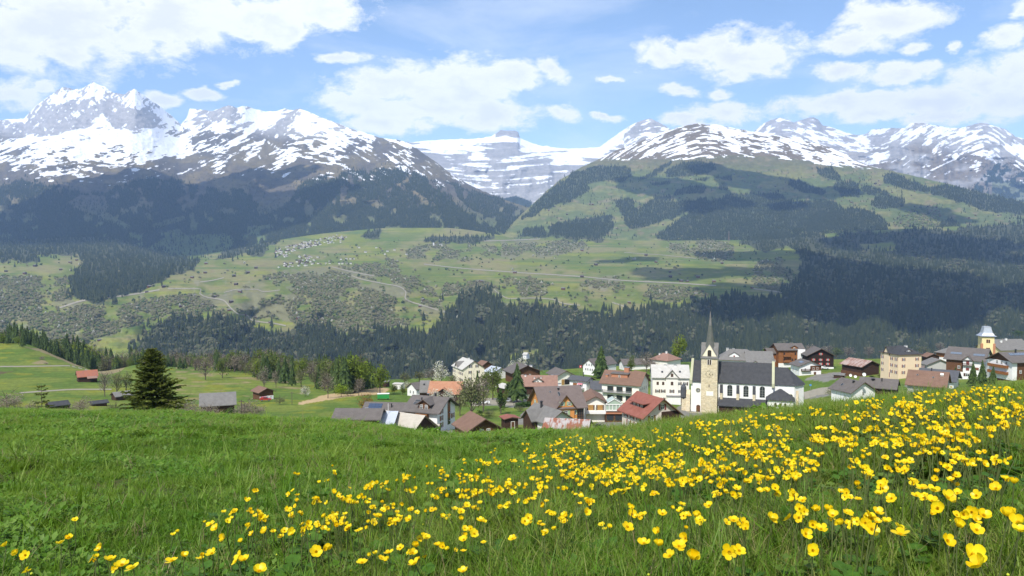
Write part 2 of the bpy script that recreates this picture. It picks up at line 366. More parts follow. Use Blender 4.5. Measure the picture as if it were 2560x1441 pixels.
cliff = poly_soft(U, Y, [[(70, 292), (90, 262), (160, 212), (235, 200), (300, 232), (335, 216), (400, 262), (432, 290), (470, 330), (440, 328), (405, 300), (385, 318), (330, 326), (290, 318), (262, 302), (215, 322), (170, 330), (120, 342), (60, 330)], [(500, 318), (520, 288), (545, 268), (580, 258), (606, 292), (590, 304), (560, 296), (530, 314)],
                      [(672, 330), (700, 300), (728, 280), (745, 276), (738, 300), (712, 330), (680, 380), (640, 410)], [(-320, 330), (0, 300), (60, 310), (70, 345), (20, 350), (-320, 380)]], 6, 24, 66)
vs_ = fbm((U + 0.9 * Y) / 5.5, (Y - 0.5 * U) / 19, 5, 67, 0.6) * 0.55 + fbm((U - 0.7 * Y) / 6, (Y + 0.6 * U) / 20, 4, 670, 0.6) * 0.45 - 0.5
spol = poly_soft(U, Y, [[(334, 222), (300, 258), (318, 268), (350, 276), (362, 268), (350, 240)], [(226, 208), (212, 236), (228, 262), (246, 262), (262, 224), (240, 206)], [(160, 224), (118, 262), (150, 266), (205, 240), (190, 226)], [(256, 282), (222, 322), (262, 322), (275, 300)], [(395, 266), (385, 285), (425, 320), (460, 328), (420, 292)]], 5, 16, 660)
sn = np.where(cliff, -0.78 + vs_ * 6.0 + st2 * 1.0 + spol * 1.25 + np.where(U < 480, sstep(40, 0, Y - np.interp(U, [c_[0] for c_ in CREST_D], [c_[1] for c_ in CREST_D])) * 0.7, 0), sn)
sn = np.where(Y > ys + 24, -1, sn)
c = np.zeros(U.shape + (3,)) + np.array([0.115, 0.098, 0.075])
c = colmix(c, [0.16, 0.13, 0.075], sstep(0.45, 0.65, fbm(U / 40, Y / 20, 4, 68)))
c = colmix(c, [0.10, 0.13, 0.045], sstep(480, 600, Y))
c = colmix(c, [0.33, 0.32, 0.315], sstep(70, 110, ys - Y)); c = c * (0.75 + 0.5 * fbm(U / 9, Y / 5, 4, 69))[..., None]
c = colmix(c, [0.045, 0.048, 0.030], f_D * 0.85)
me_D = grid_mesh('snowy_massif', S_D.P); set_attr(me_D, 'col', c, 'FLOAT_COLOR'); set_attr(me_D, 'snow', np.clip(sn, -1, 1))

# ---- E: the rounded alp with meadows and clumps of spruce
CREST_E = [(1190, 612), (1250, 588), (1290, 550), (1330, 512), (1370, 475), (1400, 450), (1450, 421), (1500, 396), (1540, 377), (1580, 362), (1620, 345), (1660, 330), (1700, 318), (1745, 308), (1765, 312), (1790, 311), (1820, 318), (1870, 327), (1920, 334), (1980, 346), (2040, 358), (2080, 371), (2110, 384), (2135, 402), (2165, 413), (2220, 426), (2290, 441), (2350, 456), (2420, 473), (2500, 493), (2560, 506), (2700, 545), (2900, 570)]
DC_E = [(1190, 5350), (1330, 6300), (1560, 7700), (1745, 8500), (1950, 8400), (2160, 7300), (2560, 6200), (2900, 5700)]
S_E = crest_sheet(CREST_E, DC_E, FT_D, 5300, [0, .22, .42, .62, .80, .92, 1], [0, .18, .36, .55, .74, .89, 1], 1190, 2900, 780, 200)
U, Y, D, t = S_E.U, S_E.Y, S_E.D, S_E.t[:, None]
w = np.sin(np.pi * np.clip(t, 0, 1)) ** 0.8
S_E.D = D - w * (240 * (ridged(U / 190, Y / 160, 3, 71) - 0.5) + 70 * (ridged(U / 50, Y / 36, 3, 72) - 0.5) + 18 * (fbm(U / 9, Y / 6, 3, 73) - 0.5))
S_E.finish()
FOREST_E = [[(1664, 443), (1668, 425), (1700, 408), (1740, 402), (1785, 408), (1794, 424), (1760, 436), (1700, 444)], [(1300, 552), (1331, 518), (1362, 487), (1431, 434), (1500, 415), (1560, 417), (1575, 424), (1578, 441), (1560, 457), (1519, 452), (1475, 457), (1469, 482), (1425, 504), (1387, 514), (1331, 541)],
            [(1534, 503), (1581, 498), (1592, 522), (1644, 494), (1675, 489), (1684, 507), (1762, 498), (1766, 508), (1706, 537), (1612, 569), (1569, 572), (1556, 535)], [(1369, 566), (1450, 550), (1531, 540), (1534, 572), (1500, 596), (1372, 590)], [(1300, 592), (1310, 572), (1362, 570), (1366, 594)],
            [(1731, 507), (1800, 501), (1819, 486), (1887, 485), (1956, 486), (1966, 501), (2081, 505), (2105, 520), (2105, 567), (2034, 592), (1980, 620), (1700, 620), (1640, 592), (1722, 535)], [(1680, 490), (1690, 478), (1740, 466), (1766, 466), (1764, 482)],
            [(2039, 432), (2044, 420), (2080, 420), (2102, 440), (2100, 453), (2060, 446)], [(2085, 470), (2090, 453), (2140, 456), (2152, 480), (2150, 495), (2110, 492)], [(1966, 462), (1975, 452), (2000, 454), (2064, 480), (2064, 489), (2010, 482)], [(2152, 470), (2160, 464), (2222, 480), (2222, 492), (2170, 486)],
            [(2205, 440), (2225, 434), (2260, 444), (2327, 474), (2320, 484), (2270, 476), (2215, 462)], [(2177, 512), (2185, 492), (2230, 492), (2264, 502), (2258, 520), (2200, 524)], [(2327, 470), (2360, 462), (2560, 508), (2900, 572), (2900, 600), (2560, 538), (2477, 530), (2402, 508), (2330, 486)],
            [(2027, 540), (2060, 532), (2130, 520), (2180, 530), (2218, 560), (2230, 600), (2020, 600)], [(2340, 575), (2350, 558), (2375, 548), (2400, 562), (2400, 590)], [(1430, 486), (1450, 478), (1448, 490)], [(1590, 452), (1640, 440), (1680, 410), (1672, 404), (1630, 434)], [(1625, 462), (1680, 455), (1676, 464)], [(1735, 450), (1770, 444), (1766, 454)], [(1790, 448), (1830, 440), (1828, 452)], [(1795, 474), (1800, 460), (1820, 462), (1820, 476)]]
f_E = poly_soft(U, Y, FOREST_E, 5, 14, 81) & (Y > 385)
ysE = np.interp(U, [1480, 1560, 1650, 1750, 1850, 1950, 2050, 2150, 2250, 2400, 2600], [402, 402, 404, 398, 392, 398, 412, 424, 420, 430, 440])
fw = flow(U, [1500, 1620, 1740, 1800, 1900, 2000, 2150], [-0.75, -0.5, -0.25, 0.25, 0.16, 0.24, 0.3])
st = fbm(U / 26 + 0.8 * fbm(U / 20, Y / 8, 2, 840), (Y - fw) / 4.6, 5, 84, 0.6) - 0.5; st2 = fbm(U / 50, Y / 20, 3, 85) - 0.5
yl = (ysE - Y) / np.maximum(ysE - np.interp(U, [q[0] for q in CREST_E], [q[1] for q in CREST_E]), 8)
sn = -0.52 + 0.72 * yl + st * 4.8 + st2 * 1.2 + np.where(U > 1760, 0.12, 0)
sn = np.where((Y > ysE) | (U > 2230) | (U < 1500), -1, sn)
c = np.zeros(U.shape + (3,)) + np.array([0.108, 0.134, 0.046])
nn = fbm(U / 55, Y / 14, 5, 86)
c = colmix(c, [0.175, 0.175, 0.062], sstep(0.46, 0.64, nn)); c = colmix(c, [0.135, 0.125, 0.060], sstep(445, 395, Y)); c = colmix(c, [0.20, 0.16, 0.09], sstep(0.60, 0.75, fbm(U / 20, Y / 6, 4, 87)) * 0.7)
c = colmix(c, [0.17, 0.13, 0.09], (Y < ysE - 5) * 0.8) * (0.8 + 0.4 * fbm(U / 8, Y / 4, 3, 88))[..., None]
c = colmix(c, [0.045, 0.055, 0.028], f_E * 0.75)
me_E = grid_mesh('alp_hill', S_E.P); set_attr(me_E, 'col', c, 'FLOAT_COLOR'); set_attr(me_E, 'snow', np.clip(sn, -1, 1))

# ---- F: the far wall with the flat block summit and the ridge behind the alp
CREST_F = [(900, 352), (1030, 356), (1060, 352), (1100, 350), (1150, 348), (1200, 346), (1228, 341), (1238, 334), (1243, 332), (1252, 326), (1290, 327), (1296, 332), (1300, 346), (1330, 358), (1352, 364), (1372, 366), (1400, 371), (1450, 372), (1500, 367), (1515, 356), (1535, 342), (1560, 324), (1590, 306), (1612, 299), (1628, 297), (1645, 306), (1668, 318), (1700, 335), (1800, 350), (1870, 338),
           (1890, 324), (1910, 308), (1935, 298), (1952, 294), (1968, 300), (1985, 306), (2010, 298), (2034, 293), (2046, 300), (2056, 313), (2085, 320), (2115, 331), (2140, 338), (2165, 335), (2180, 324), (2215, 321), (2262, 320), (2274, 310), (2286, 307), (2320, 310), (2345, 315), (2380, 321), (2410, 318), (2440, 310), (2455, 307), (2485, 314), (2515, 324), (2540, 342), (2575, 352), (2640, 320), (2760, 330), (2900, 380)]
DC_F = [(900, 12600), (1270, 12400), (1450, 12400), (1620, 11000), (1760, 10800), (1950, 12600), (2140, 12200), (2290, 10600), (2450, 11000), (2560, 10600), (2900, 9800)]
S_F = crest_sheet(CREST_F, DC_F, [(900, 560), (1320, 560), (1700, 540), (2200, 500), (2560, 545), (2900, 600)], 8600, [0, .22, .48, .70, .86, 1], [0, .30, .46, .60, .80, 1], 900, 2900, 860, 150)
U, Y, D, t = S_F.U, S_F.Y, S_F.D, S_F.t[:, None]
w = np.sin(np.pi * np.clip(t, 0, 1)) ** 0.7
S_F.D = D - w * (380 * (ridged(U / 110, Y / 150, 5, 91) - 0.5) + 110 * (ridged(U / 40, Y / 34, 3, 92) - 0.5) + 30 * (fbm(U / 7, Y / 5, 3, 93) - 0.5))
S_F.finish()
cf = np.interp(U, [q[0] for q in CREST_F], [q[1] for q in CREST_F])
strat = fbm(U / 70, (Y - 6 * np.sin(U / 60)) / 5.0, 4, 94) - 0.5; st2 = fbm(U / 40, Y / 22, 4, 95) - 0.5
left = U < 1560
h = Y - cf
snl = np.interp(h, [0, 18, 32, 60, 100, 150, 190], [1.4, 0.7, -0.15, -0.55, -0.3, -0.8, -1.5]) + strat * 3.8 + st2 * 3.0
fw = flow(U, [1560, 1700, 1900, 2000, 2140, 2260, 2290, 2340, 2450, 2500, 2560], [-0.6, 0.3, -0.9, 0.5, 0.2, -0.7, -0.7, -0.5, -0.35, 0.9, 0.6])
st = fbm(U / 26, (Y - fw) / 6, 5, 96, 0.6) - 0.5
snr = np.interp(h, [0, 12, 30, 70, 110, 150], [-0.15, 0.0, 0.0, -0.45, -1.0, -1.6]) + st * 4.6 + st2 * 2.4
snr = np.where((U > 1885) & (U < 2065) & (Y < cf + 22), -0.35 + st * 3.6, snr)
sn = np.where(left, snl, snr)
sn = np.where((U > 1239) & (U < 1299) & (Y < 345 + np.abs(U - 1262) * 0.25 - 6), -1, sn)
sn = np.where((U > 1165) & (U < 1325) & (Y > 336) & (Y < 356) & ~((U > 1239) & (U < 1299) & (Y < 345)), 1, sn)
sn = np.where(Y > 468 + 30 * st2, np.minimum(sn, -0.4 + st2 * 3), sn)
c = np.zeros(U.shape + (3,)) + np.array([0.30, 0.29, 0.285])
c = c * (0.78 + 0.55 * (strat + 0.5))[..., None] * (0.85 + 0.3 * fbm(U / 9, Y / 26, 4, 97))[..., None]
brown = sstep(30, 80, h) * (U > 1500) * sstep(0.3, 0.6, fbm(U / 50, Y / 22, 4, 98)); c = colmix(c, [0.185, 0.150, 0.110], brown)
f_F = inpoly(U + 6 * st2, Y + 8 * st2, [(2430, 480), (2470, 415), (2500, 408), (2530, 420), (2515, 450), (2560, 430), (2900, 440), (2900, 600), (2560, 540), (2400, 500)]) & (fbm(U / 14, Y / 14, 3, 99) < 0.6)
f_F |= inpoly(U, Y, [(1240, 500), (1290, 490), (1330, 505), (1330, 540), (1250, 540)])
c = colmix(c, [0.024, 0.034, 0.020], f_F * 1.0)
c = colmix(c, [0.12, 0.14, 0.06], ((Y > 455) & (U > 2480) & ~f_F) * 0.8)
me_F = grid_mesh('far_range', S_F.P); set_attr(me_F, 'col', c, 'FLOAT_COLOR'); set_attr(me_F, 'snow', np.clip(sn, -1, 1))

# ---- B: the near terrace with the village and the left hand pastures
EDGE = ([-600, 0, 300, 450, 620, 800, 900, 1000, 1060, 1200, 1400, 1550, 1700, 1800, 1900, 2000, 2100, 2200, 2350, 2450, 2560, 2900],
        [1018, 1022, 1028, 1030, 1040, 1046, 1052, 1065, 1075, 1080, 1074, 1070, 1054, 1036, 1024, 1010, 997, 988, 975, 965, 953, 915])
CREST_B = ([-500, 0, 45, 100, 160, 200, 260, 300, 330, 370, 430, 480, 560, 620, 700, 830, 900, 960, 1060, 1100, 1300, 1500, 1700, 1900, 2000, 2140, 2250, 2400, 2560, 3000],
           [850, 858, 856, 872, 898, 915, 932, 922, 909, 914, 918, 919, 912, 918, 925, 940, 950, 950, 946, 942, 930, 918, 906, 900, 900, 898, 896, 892, 888, 880])
DCB = ([-500, 0, 260, 480, 700, 900, 1060, 1300, 1700, 2000, 2560, 3000], [600, 600, 600, 640, 600, 540, 470, 450, 480, 470, 480, 480])
bc = {-500: [(1058, 70), (1042, 150), (1008, 260), (950, 380), (898, 490)], 0: [(1062, 70), (1046, 150), (1010, 260), (950, 380), (900, 490)], 300: [(1068, 70), (1052, 150), (1022, 250), (975, 350), (942, 450)],
      500: [(1072, 70), (1058, 150), (1028, 240), (982, 340), (945, 450)], 800: [(1085, 70), (1072, 130), (1046, 200), (1000, 290), (962, 390)], 1050: [(1118, 70), (1102, 140), (1075, 205), (1010, 290), (972, 370)],
      1300: [(1120, 70), (1105, 150), (1075, 210), (1010, 290), (965, 370)], 1550: [(1106, 70), (1094, 150), (1070, 205), (1010, 295), (960, 375)], 1750: [(1090, 70), (1085, 150), (1066, 210), (1030, 285), (955, 380)],
      1880: [(1075, 70), (1070, 150), (1058, 215), (1026, 300), (948, 385)], 2010: [(1052, 70), (1050, 150), (1042, 215), (1014, 300), (936, 390)], 2130: [(1030, 70), (1028, 150), (1012, 225), (978, 300), (930, 390)], 2300: [(1015, 70), (1010, 150), (995, 220), (962, 290), (925, 380)], 2560: [(985, 70), (985, 150), (976, 220), (950, 290), (920, 380)], 3000: [(960, 70), (960, 150), (950, 220), (930, 290), (905, 380)]}
ks = sorted(bc); full = {}
for u in sorted(set(list(np.linspace(-500, 3000, 71)) + [float(k) for k in ks])):
    r5 = [(float(np.interp(u, ks, [bc[k][q][0] for k in ks])), float(np.interp(u, ks, [bc[k][q][1] for k in ks]))) for q in range(5)]
    yc, dc = float(np.interp(u, *CREST_B)), float(np.interp(u, *DCB))
    full[u] = [(r5[0][0] + 150, 58)] + r5[:4] + [(max(r5[4][0], yc + 4), min(r5[4][1], dc - 40)), (yc, dc), (yc + 70, dc + 220), (yc + 175, dc + 900)]
bc = full
S_B, tqB = cols_sheet(bc, 800, 200)
U, Y, D = S_B.U, S_B.Y, S_B.D
S_B.Y = Y - np.clip(1 - np.abs(tqB[:, None] - 5.2), 0, 1) * (fbm(U / 150, D / 110, 2, 101) - 0.5) * np.where(U < 900, 8, 2)
S_B.finish(); Y = S_B.Y
c = np.zeros(U.shape + (3,)) + np.array([0.088, 0.140, 0.024])
n1 = fbm(U / 120, Y / 14, 4, 103)
c = colmix(c, [0.140, 0.175, 0.032], sstep(0.4, 0.62, n1)); c = colmix(c, [0.20, 0.20, 0.02], sstep(0.60, 0.75, fbm(U / 60, Y / 6, 4, 104)) * (U < 1100) * 0.7)
c = colmix(c, [0.24, 0.19, 0.10], (sstep(0.62, 0.72, fbm(U / 50, Y / 5, 4, 105)) * (U > 440) * (U < 760) * (Y < 1000)) * 0.8)
c = c * (0.78 + 0.44 * fbm(U / 6, Y / 2, 3, 106))[..., None] * (1 + 0.07 * np.sin(Y * 1.1 + U * 0.035 + 5 * fbm(U / 90, Y / 30, 2, 112)))[..., None]
bare = [[(745, 1008), (800, 990), (880, 978), (950, 968), (975, 972), (960, 985), (870, 992), (800, 1004), (750, 1012)]]
m = poly_soft(U, Y, bare, 2, 20, 107); c = colmix(c, [0.42, 0.31, 0.17], m * 1.0)
c = colmix(c, [0.26, 0.20, 0.12], poly_soft(U, Y, [[(240, 930), (262, 926), (330, 906), (300, 930), (260, 938)], [(60, 868), (100, 872), (200, 912), (262, 932), (195, 917), (95, 877)], [(78, 910), (105, 900), (122, 908), (100, 912)]], 2, 20, 108) * 0.8)
c = colmix(c, [0.10, 0.07, 0.04], poly_soft(U, Y, [[(-200, 938), (0, 930), (40, 928), (0, 936), (-200, 944)]], 2, 20, 109) * 0.9)
c = colmix(c, [0.20, 0.19, 0.175], poly_soft(U, Y, [[(1060, 1100), (1080, 1075), (1130, 1070), (1140, 1100)], [(1285, 1062), (1290, 1045), (1330, 1038), (1320, 1062)], [(1480, 1070), (1500, 1050), (1570, 1050), (1570, 1075)], [(1200, 1012), (1285, 1002), (1325, 1004), (1320, 1020), (1260, 1018)], [(2010, 950), (2040, 935), (2110, 930), (2140, 935), (2060, 955)], [(1690, 1020), (1720, 1000), (1735, 1005), (1760, 1040), (1700, 1045)], [(2010, 980), (2080, 975), (2110, 985), (2010, 1000)], [(2260, 965), (2300, 945), (2340, 945), (2300, 985)]], 2, 30, 110) * 0.95)
c = colmix(c, [0.03, 0.045, 0.02], ((tqB[:, None] > 6.3) & np.ones_like(U, bool)) * 1.0)
me_B = grid_mesh('village_hillside', S_B.P); set_attr(me_B, 'col', c, 'FLOAT_COLOR'); set_attr(me_B, 'snow', np.zeros(c.shape[:2]) - 1)

def terrain_mat(name, snow_sc, bump_sc, bump=0.5, var_sc=0.02):
    m, nt, b = new_mat(name)
    geo = N(nt, 'ShaderNodeNewGeometry').outputs['Position']
    ca = N(nt, 'ShaderNodeAttribute', attribute_name='col').outputs['Color']
    sa = N(nt, 'ShaderNodeAttribute', attribute_name='snow').outputs['Fac']
    fn = noise_n(nt, geo, snow_sc, 6, 0.65)
    s = math_n(nt, 'ADD', sa, math_n(nt, 'MULTIPLY_ADD', fn, 2.2, -1.1))
    s = ramp_n(nt, math_n(nt, 'MULTIPLY_ADD', s, 0.5, 0.5), [(0.46, 0), (0.54, 1)])
    v = math_n(nt, 'MULTIPLY_ADD', noise_n(nt, geo, var_sc, 8, 0.7), 0.9, 0.55)
    base = mix_n(nt, s, scale_c(nt, ca, v), (0.80, 0.82, 0.86))
    nt.links.new(base, b.inputs['Base Color']); b.inputs['Roughness'].default_value = 0.9; b.inputs['Specular IOR Level'].default_value = 0.1
    bn = N(nt, 'ShaderNodeBump', inp={'Strength': bump, 'Distance': 1.0 / bump_sc * 0.5, 'Height': noise_n(nt, geo, bump_sc, 8, 0.62)})
    nt.links.new(bn.outputs[0], b.inputs['Normal'])
    return m
for me_, nm, args in ((me_C, 'valley_slope', (0.02, 0.02, 0.35, 0.03)), (me_D, 'snowy_massif', (0.012, 0.010, 0.7, 0.02)), (me_E, 'alp_hill', (0.016, 0.012, 0.5, 0.02)), (me_F, 'far_range', (0.010, 0.008, 0.7, 0.012)), (me_B, 'village_hillside', (0.2, 0.6, 0.25, 0.35))):
    me_.materials.append(terrain_mat(nm, *args))
    link(bpy.data.objects.new(nm, me_), 'structure', {'valley_slope': 'green and wooded far side of the valley', 'snowy_massif': 'rocky snow covered massif', 'alp_hill': 'rounded alp with snow streaks', 'far_range': 'distant rock wall and snowy ridge', 'village_hillside': 'green terrace the village stands on'}[nm])

# ---- haze
def box_mesh(name, x0, x1, y0, y1, z0, z1):
    v = [(x, y, z) for z in (z0, z1) for y in (y0, y1) for x in (x0, x1)]
    me = bpy.data.meshes.new(name); me.from_pydata(v, [], [(0, 2, 3, 1), (4, 5, 7, 6), (0, 1, 5, 4), (2, 6, 7, 3), (0, 4, 6, 2), (1, 3, 7, 5)]); return me
hz = box_mesh('haze', -10500, 10500, -600, 14500, -700, 2750)
hm = bpy.data.materials.new('haze'); hm.use_nodes = True; hn = hm.node_tree; hn.nodes.clear()
pv = N(hn, 'ShaderNodeVolumePrincipled'); pv.inputs['Color'].default_value = (0.40, 0.61, 1.0, 1); pv.inputs['Density'].default_value = 4.5e-5; pv.inputs['Density Attribute'].default_value = ''; pv.inputs['Anisotropy'].default_value = 0.0
ho = N(hn, 'ShaderNodeOutputMaterial'); hn.links.new(pv.outputs[0], ho.inputs['Volume'])
hz.materials.append(hm); link(bpy.data.objects.new('haze', hz), 'stuff', 'pale blue air haze over the whole valley')
# ================================================================ WOODS ON THE FAR SLOPES
rng = np.random.default_rng(7)
def mesh_from(name, V, Fc, mats=(), midx=None, smooth=False):
    me = bpy.data.meshes.new(name); me.from_pydata([tuple(v) for v in V], [], [tuple(f) for f in Fc])
    for m in mats: me.materials.append(m)
    if midx is not None: me.polygons.foreach_set('material_index', np.asarray(midx, np.int32))
    if smooth: me.polygons.foreach_set('use_smooth', np.ones(len(me.polygons), bool))
    me.update(); return me
def leaf_mat(name, c1, c2, c3=None, trans=0.25, obj_noise=0.0, sc=1.0, rough=0.75):
    """foliage: hue differs from plant to plant and from clump to clump"""
    m, nt, b = new_mat(name)
    oi = N(nt, 'ShaderNodeObjectInfo')
    col = mix_n(nt, oi.outputs['Random'], c1, c2)
    tco = N(nt, 'ShaderNodeTexCoord').outputs['Object']
    n = noise_n(nt, tco, sc, 3, 0.6)
    if c3 is not None: col = mix_n(nt, ramp_n(nt, n, [(0.45, 0), (0.62, 1)]), col, c3)
    col = scale_c(nt, col, math_n(nt, 'MULTIPLY_ADD', n, 0.8, 0.6))
    nt.links.new(col, b.inputs['Base Color']); b.inputs['Roughness'].default_value = rough; b.inputs['Specular IOR Level'].default_value = 0.15
    if trans:
        tr = N(nt, 'ShaderNodeBsdfTranslucent', inp={0: scale_c(nt, col, 1.2)})
        ms_ = N(nt, 'ShaderNodeMixShader', inp={0: trans, 1: b.outputs[0], 2: tr.outputs[0]})
        nt.links.new(ms_.outputs[0], nt.nodes['Material Output'].inputs[0])
    return m
def spruce_tpl(name, mat, tiers, sides, r=0.19, seed=0, trunk=True):
    """unit-height spruce: drooping ragged skirts of branches"""
    g = random.Random(seed); V, Fc = [], []
    for k in range(tiers):
        f = k / tiers
        z0 = 0.06 + 0.90 * f; z1 = z0 + (1.0 - z0) * 0.42 + 0.03
        rad = r * (1 - f) ** 0.85 + 0.012
        ap = len(V); V.append((g.uniform(-.01, .01), g.uniform(-.01, .01), min(z1, 1.0)))
        ph = g.random() * 6.28; ring = []
        for i in range(sides):
            a = ph + 6.2832 * i / sides; rr = rad * (g.uniform(0.85, 1.15) if i % 2 == 0 else g.uniform(0.45, 0.65))
            ring.append(len(V)); V.append((rr * math.cos(a), rr * math.sin(a), z0 + (g.uniform(-0.03, 0.0) if i % 2 == 0 else g.uniform(0.02, 0.05))))
        for i in range(sides): Fc.append((ap, ring[i], ring[(i + 1) % sides]))
    return mesh_from(name, V, Fc, [mat])
def crown_tpl(name, mat, n, leaf, seed=0, rx=0.36, rz=0.42, zc=0.55, clumps=7, trunk_mat=None, bare=False):
    """unit-height broadleaf: leaf sized faces in clumps round a crown, with a short trunk"""
    g = np.random.default_rng(seed); V, Fc, mi = [], [], []
    cc = g.normal(size=(clumps, 3)); cc /= np.linalg.norm(cc, axis=1)[:, None]; cc *= g.uniform(0.35, 0.95, (clumps, 1))
    for i in range(n):
        c_ = cc[i % clumps]; q = g.normal(size=3); q *= g.random() ** 0.4 * 0.42 / np.linalg.norm(q)
        pt = (c_ * 0.68 + q) * np.array([rx, rx, rz]) * 1.15 + np.array([0, 0, zc])
        a = g.normal(size=3); a /= np.linalg.norm(a); b_ = np.cross(a, g.normal(size=3)); b_ /= np.linalg.norm(b_)
        s_ = leaf * g.uniform(0.6, 1.3); k = len(V)
        V += [pt - a * s_, pt + b_ * s_ * 0.6, pt + a * s_, pt - b_ * s_ * 0.6]; Fc.append((k, k + 1, k + 2, k + 3)); mi.append(0)
    if trunk_mat is not None:
        for j in range(6 if not bare else 16):
            e = cc[j % clumps] * np.array([rx, rx, rz]) * (0.8 if bare else 0.6) * g.uniform(0.7, 1.15) + np.array([0, 0, zc]) + g.normal(size=3) * 0.04 * bare
            s0 = np.array([0, 0, zc * g.uniform(0.15, 0.7)]); d = (e - s0); px = np.cross(d, [0.3, 0.8, 0.1]); px /= np.linalg.norm(px); py = np.cross(d, px); py /= np.linalg.norm(py)
            k = len(V); w0, w1 = 0.012, 0.004
            for (bp, w_) in ((s0, w0), (e, w1)):
                for t_ in range(3): V.append(bp + w_ * (px * math.cos(t_ * 2.094) + py * math.sin(t_ * 2.094)))
            for t_ in range(3): Fc.append((k + t_, k + (t_ + 1) % 3, k + 3 + (t_ + 1) % 3, k + 3 + t_)); mi.append(1)
        k = len(V); w0, w1 = 0.03, 0.016
        for z_, w_ in ((0, w0), (zc * 0.75, w1)):
            for t_ in range(5): V.append(np.array([w_ * math.cos(t_ * 1.2566), w_ * math.sin(t_ * 1.2566), z_]))
        for t_ in range(5): Fc.append((k + t_, k + (t_ + 1) % 5, k + 5 + (t_ + 1) % 5, k + 5 + t_)); mi.append(1)
    return mesh_from(name, V, Fc, [mat] + ([trunk_mat] if trunk_mat else []), mi)

def lump_tpl(name, mat, seed, n=5):
    """far crown: a few ragged leaf masses"""
    g = np.random.default_rng(seed); V, Fc = [], []
    for i in range(n):
        bm = bmesh.new(); bmesh.ops.create_icosphere(bm, subdivisions=1, radius=1.0); co = np.array([v.co for v in bm.verts]); fc = [tuple(v.index for v in f.verts) for f in bm.faces]; bm.free()
        co *= g.uniform(0.62, 1.25, (len(co), 1)); co *= np.array([.26, .26, .30]) * g.uniform(.75, 1.15); a = 6.28 * i / n + g.random(); r = .22 if i else 0
        co += [r * math.cos(a), r * math.sin(a), g.uniform(.36, .60) + (.14 if i == 0 else 0)]; k = len(V); V += [tuple(q) for q in co]; Fc += [tuple(k + j for j in f) for f in fc]
    return mesh_from(name, V, Fc, [mat])
def scatter(name, label, P, scl, rot, pick, tpls, tilt=None):
    """one object whose points carry copies of the given plant shapes"""
    me = bpy.data.meshes.new(name); me.vertices.add(len(P)); me.vertices.foreach_set('co', np.ascontiguousarray(P, np.float32).reshape(-1))
    set_attr(me, 'scl', scl, 'FLOAT_VECTOR'); r3 = np.zeros((len(P), 3)); r3[:, 2] = rot
    if tilt is not None: r3[:, :2] = tilt
    set_attr(me, 'rot', r3, 'FLOAT_VECTOR'); set_attr(me, 'pick', np.asarray(pick, np.int32), 'INT')
    o = link(bpy.data.objects.new(name, me), 'stuff', label)
    ng = bpy.data.node_groups.new(name, 'GeometryNodeTree')
    ng.interface.new_socket('Geometry', in_out='INPUT', socket_type='NodeSocketGeometry'); ng.interface.new_socket('Geometry', in_out='OUTPUT', socket_type='NodeSocketGeometry')
    gi, go, jn = ng.nodes.new('NodeGroupInput'), ng.nodes.new('NodeGroupOutput'), ng.nodes.new('GeometryNodeJoinGeometry')
    def at(nm, dt):
        n = ng.nodes.new('GeometryNodeInputNamedAttribute'); n.data_type = dt; n.inputs[0].default_value = nm; return n.outputs[0]
    for k, t_ in enumerate(tpls):
        oi = ng.nodes.new('GeometryNodeObjectInfo'); oi.inputs['Object'].default_value = t_; oi.inputs['As Instance'].default_value = True
        ip = ng.nodes.new('GeometryNodeInstanceOnPoints')
        cp = ng.nodes.new('FunctionNodeCompare'); cp.data_type = 'INT'; cp.operation = 'EQUAL'; ng.links.new(at('pick', 'INT'), cp.inputs[2]); cp.inputs[3].default_value = k
        ng.links.new(gi.outputs[0], ip.inputs['Points']); ng.links.new(cp.outputs[0], ip.inputs['Selection']); ng.links.new(oi.outputs['Geometry'], ip.inputs['Instance'])
        ng.links.new(at('rot', 'FLOAT_VECTOR'), ip.inputs['Rotation']); ng.links.new(at('scl', 'FLOAT_VECTOR'), ip.inputs['Scale'])
        ng.links.new(ip.outputs[0], jn.inputs[0])
    ng.links.new(jn.outputs[0], go.inputs[0])
    md = o.modifiers.new('copies', 'NODES'); md.node_group = ng
    return o
def tpl_ob(me):
    return bpy.data.objects.new(me.name, me)

M_SPR = leaf_mat('spruce_needles', (0.022, 0.033, 0.014), (0.050, 0.060, 0.022), trans=0, sc=4)
M_LARCH = leaf_mat('young_larch_needles', (0.070, 0.105, 0.028), (0.10, 0.125, 0.045), trans=0, sc=4)
M_GREY = leaf_mat('budding_twigs', (0.185, 0.162, 0.100), (0.215, 0.188, 0.112), (0.142, 0.160, 0.066), trans=0.2, sc=5)
M_FRESH = leaf_mat('fresh_leaves', (0.105, 0.150, 0.038), (0.175, 0.20, 0.065), trans=0.2, sc=5)
M_BLOSS = leaf_mat('white_blossom', (0.40, 0.38, 0.33), (0.48, 0.46, 0.41), (0.25, 0.27, 0.17), trans=0.2, sc=7)
M_BARK = plain('bark', (0.10, 0.08, 0.065), 0.9, 0.3, 2.0)
M_DARKG = leaf_mat('dark_bush_leaves', (0.040, 0.070, 0.020), (0.07, 0.095, 0.035), trans=0.1, sc=5)
T_SF = [tpl_ob(spruce_tpl('far_spruce_shape', M_SPR, 5, 6, 0.17 + 0.02 * k, k)) for k in range(3)]
T_SM = [tpl_ob(spruce_tpl('wood_spruce_shape', M_SPR, 9, 10, 0.15 + 0.025 * k, 10 + k)) for k in range(4)]
T_LM = [tpl_ob(spruce_tpl('wood_larch_shape', M_LARCH, 8, 8, 0.17, 20))]
T_GF = [tpl_ob(lump_tpl('far_bare_tree_shape', M_GREY, 30 + k)) for k in range(3)]
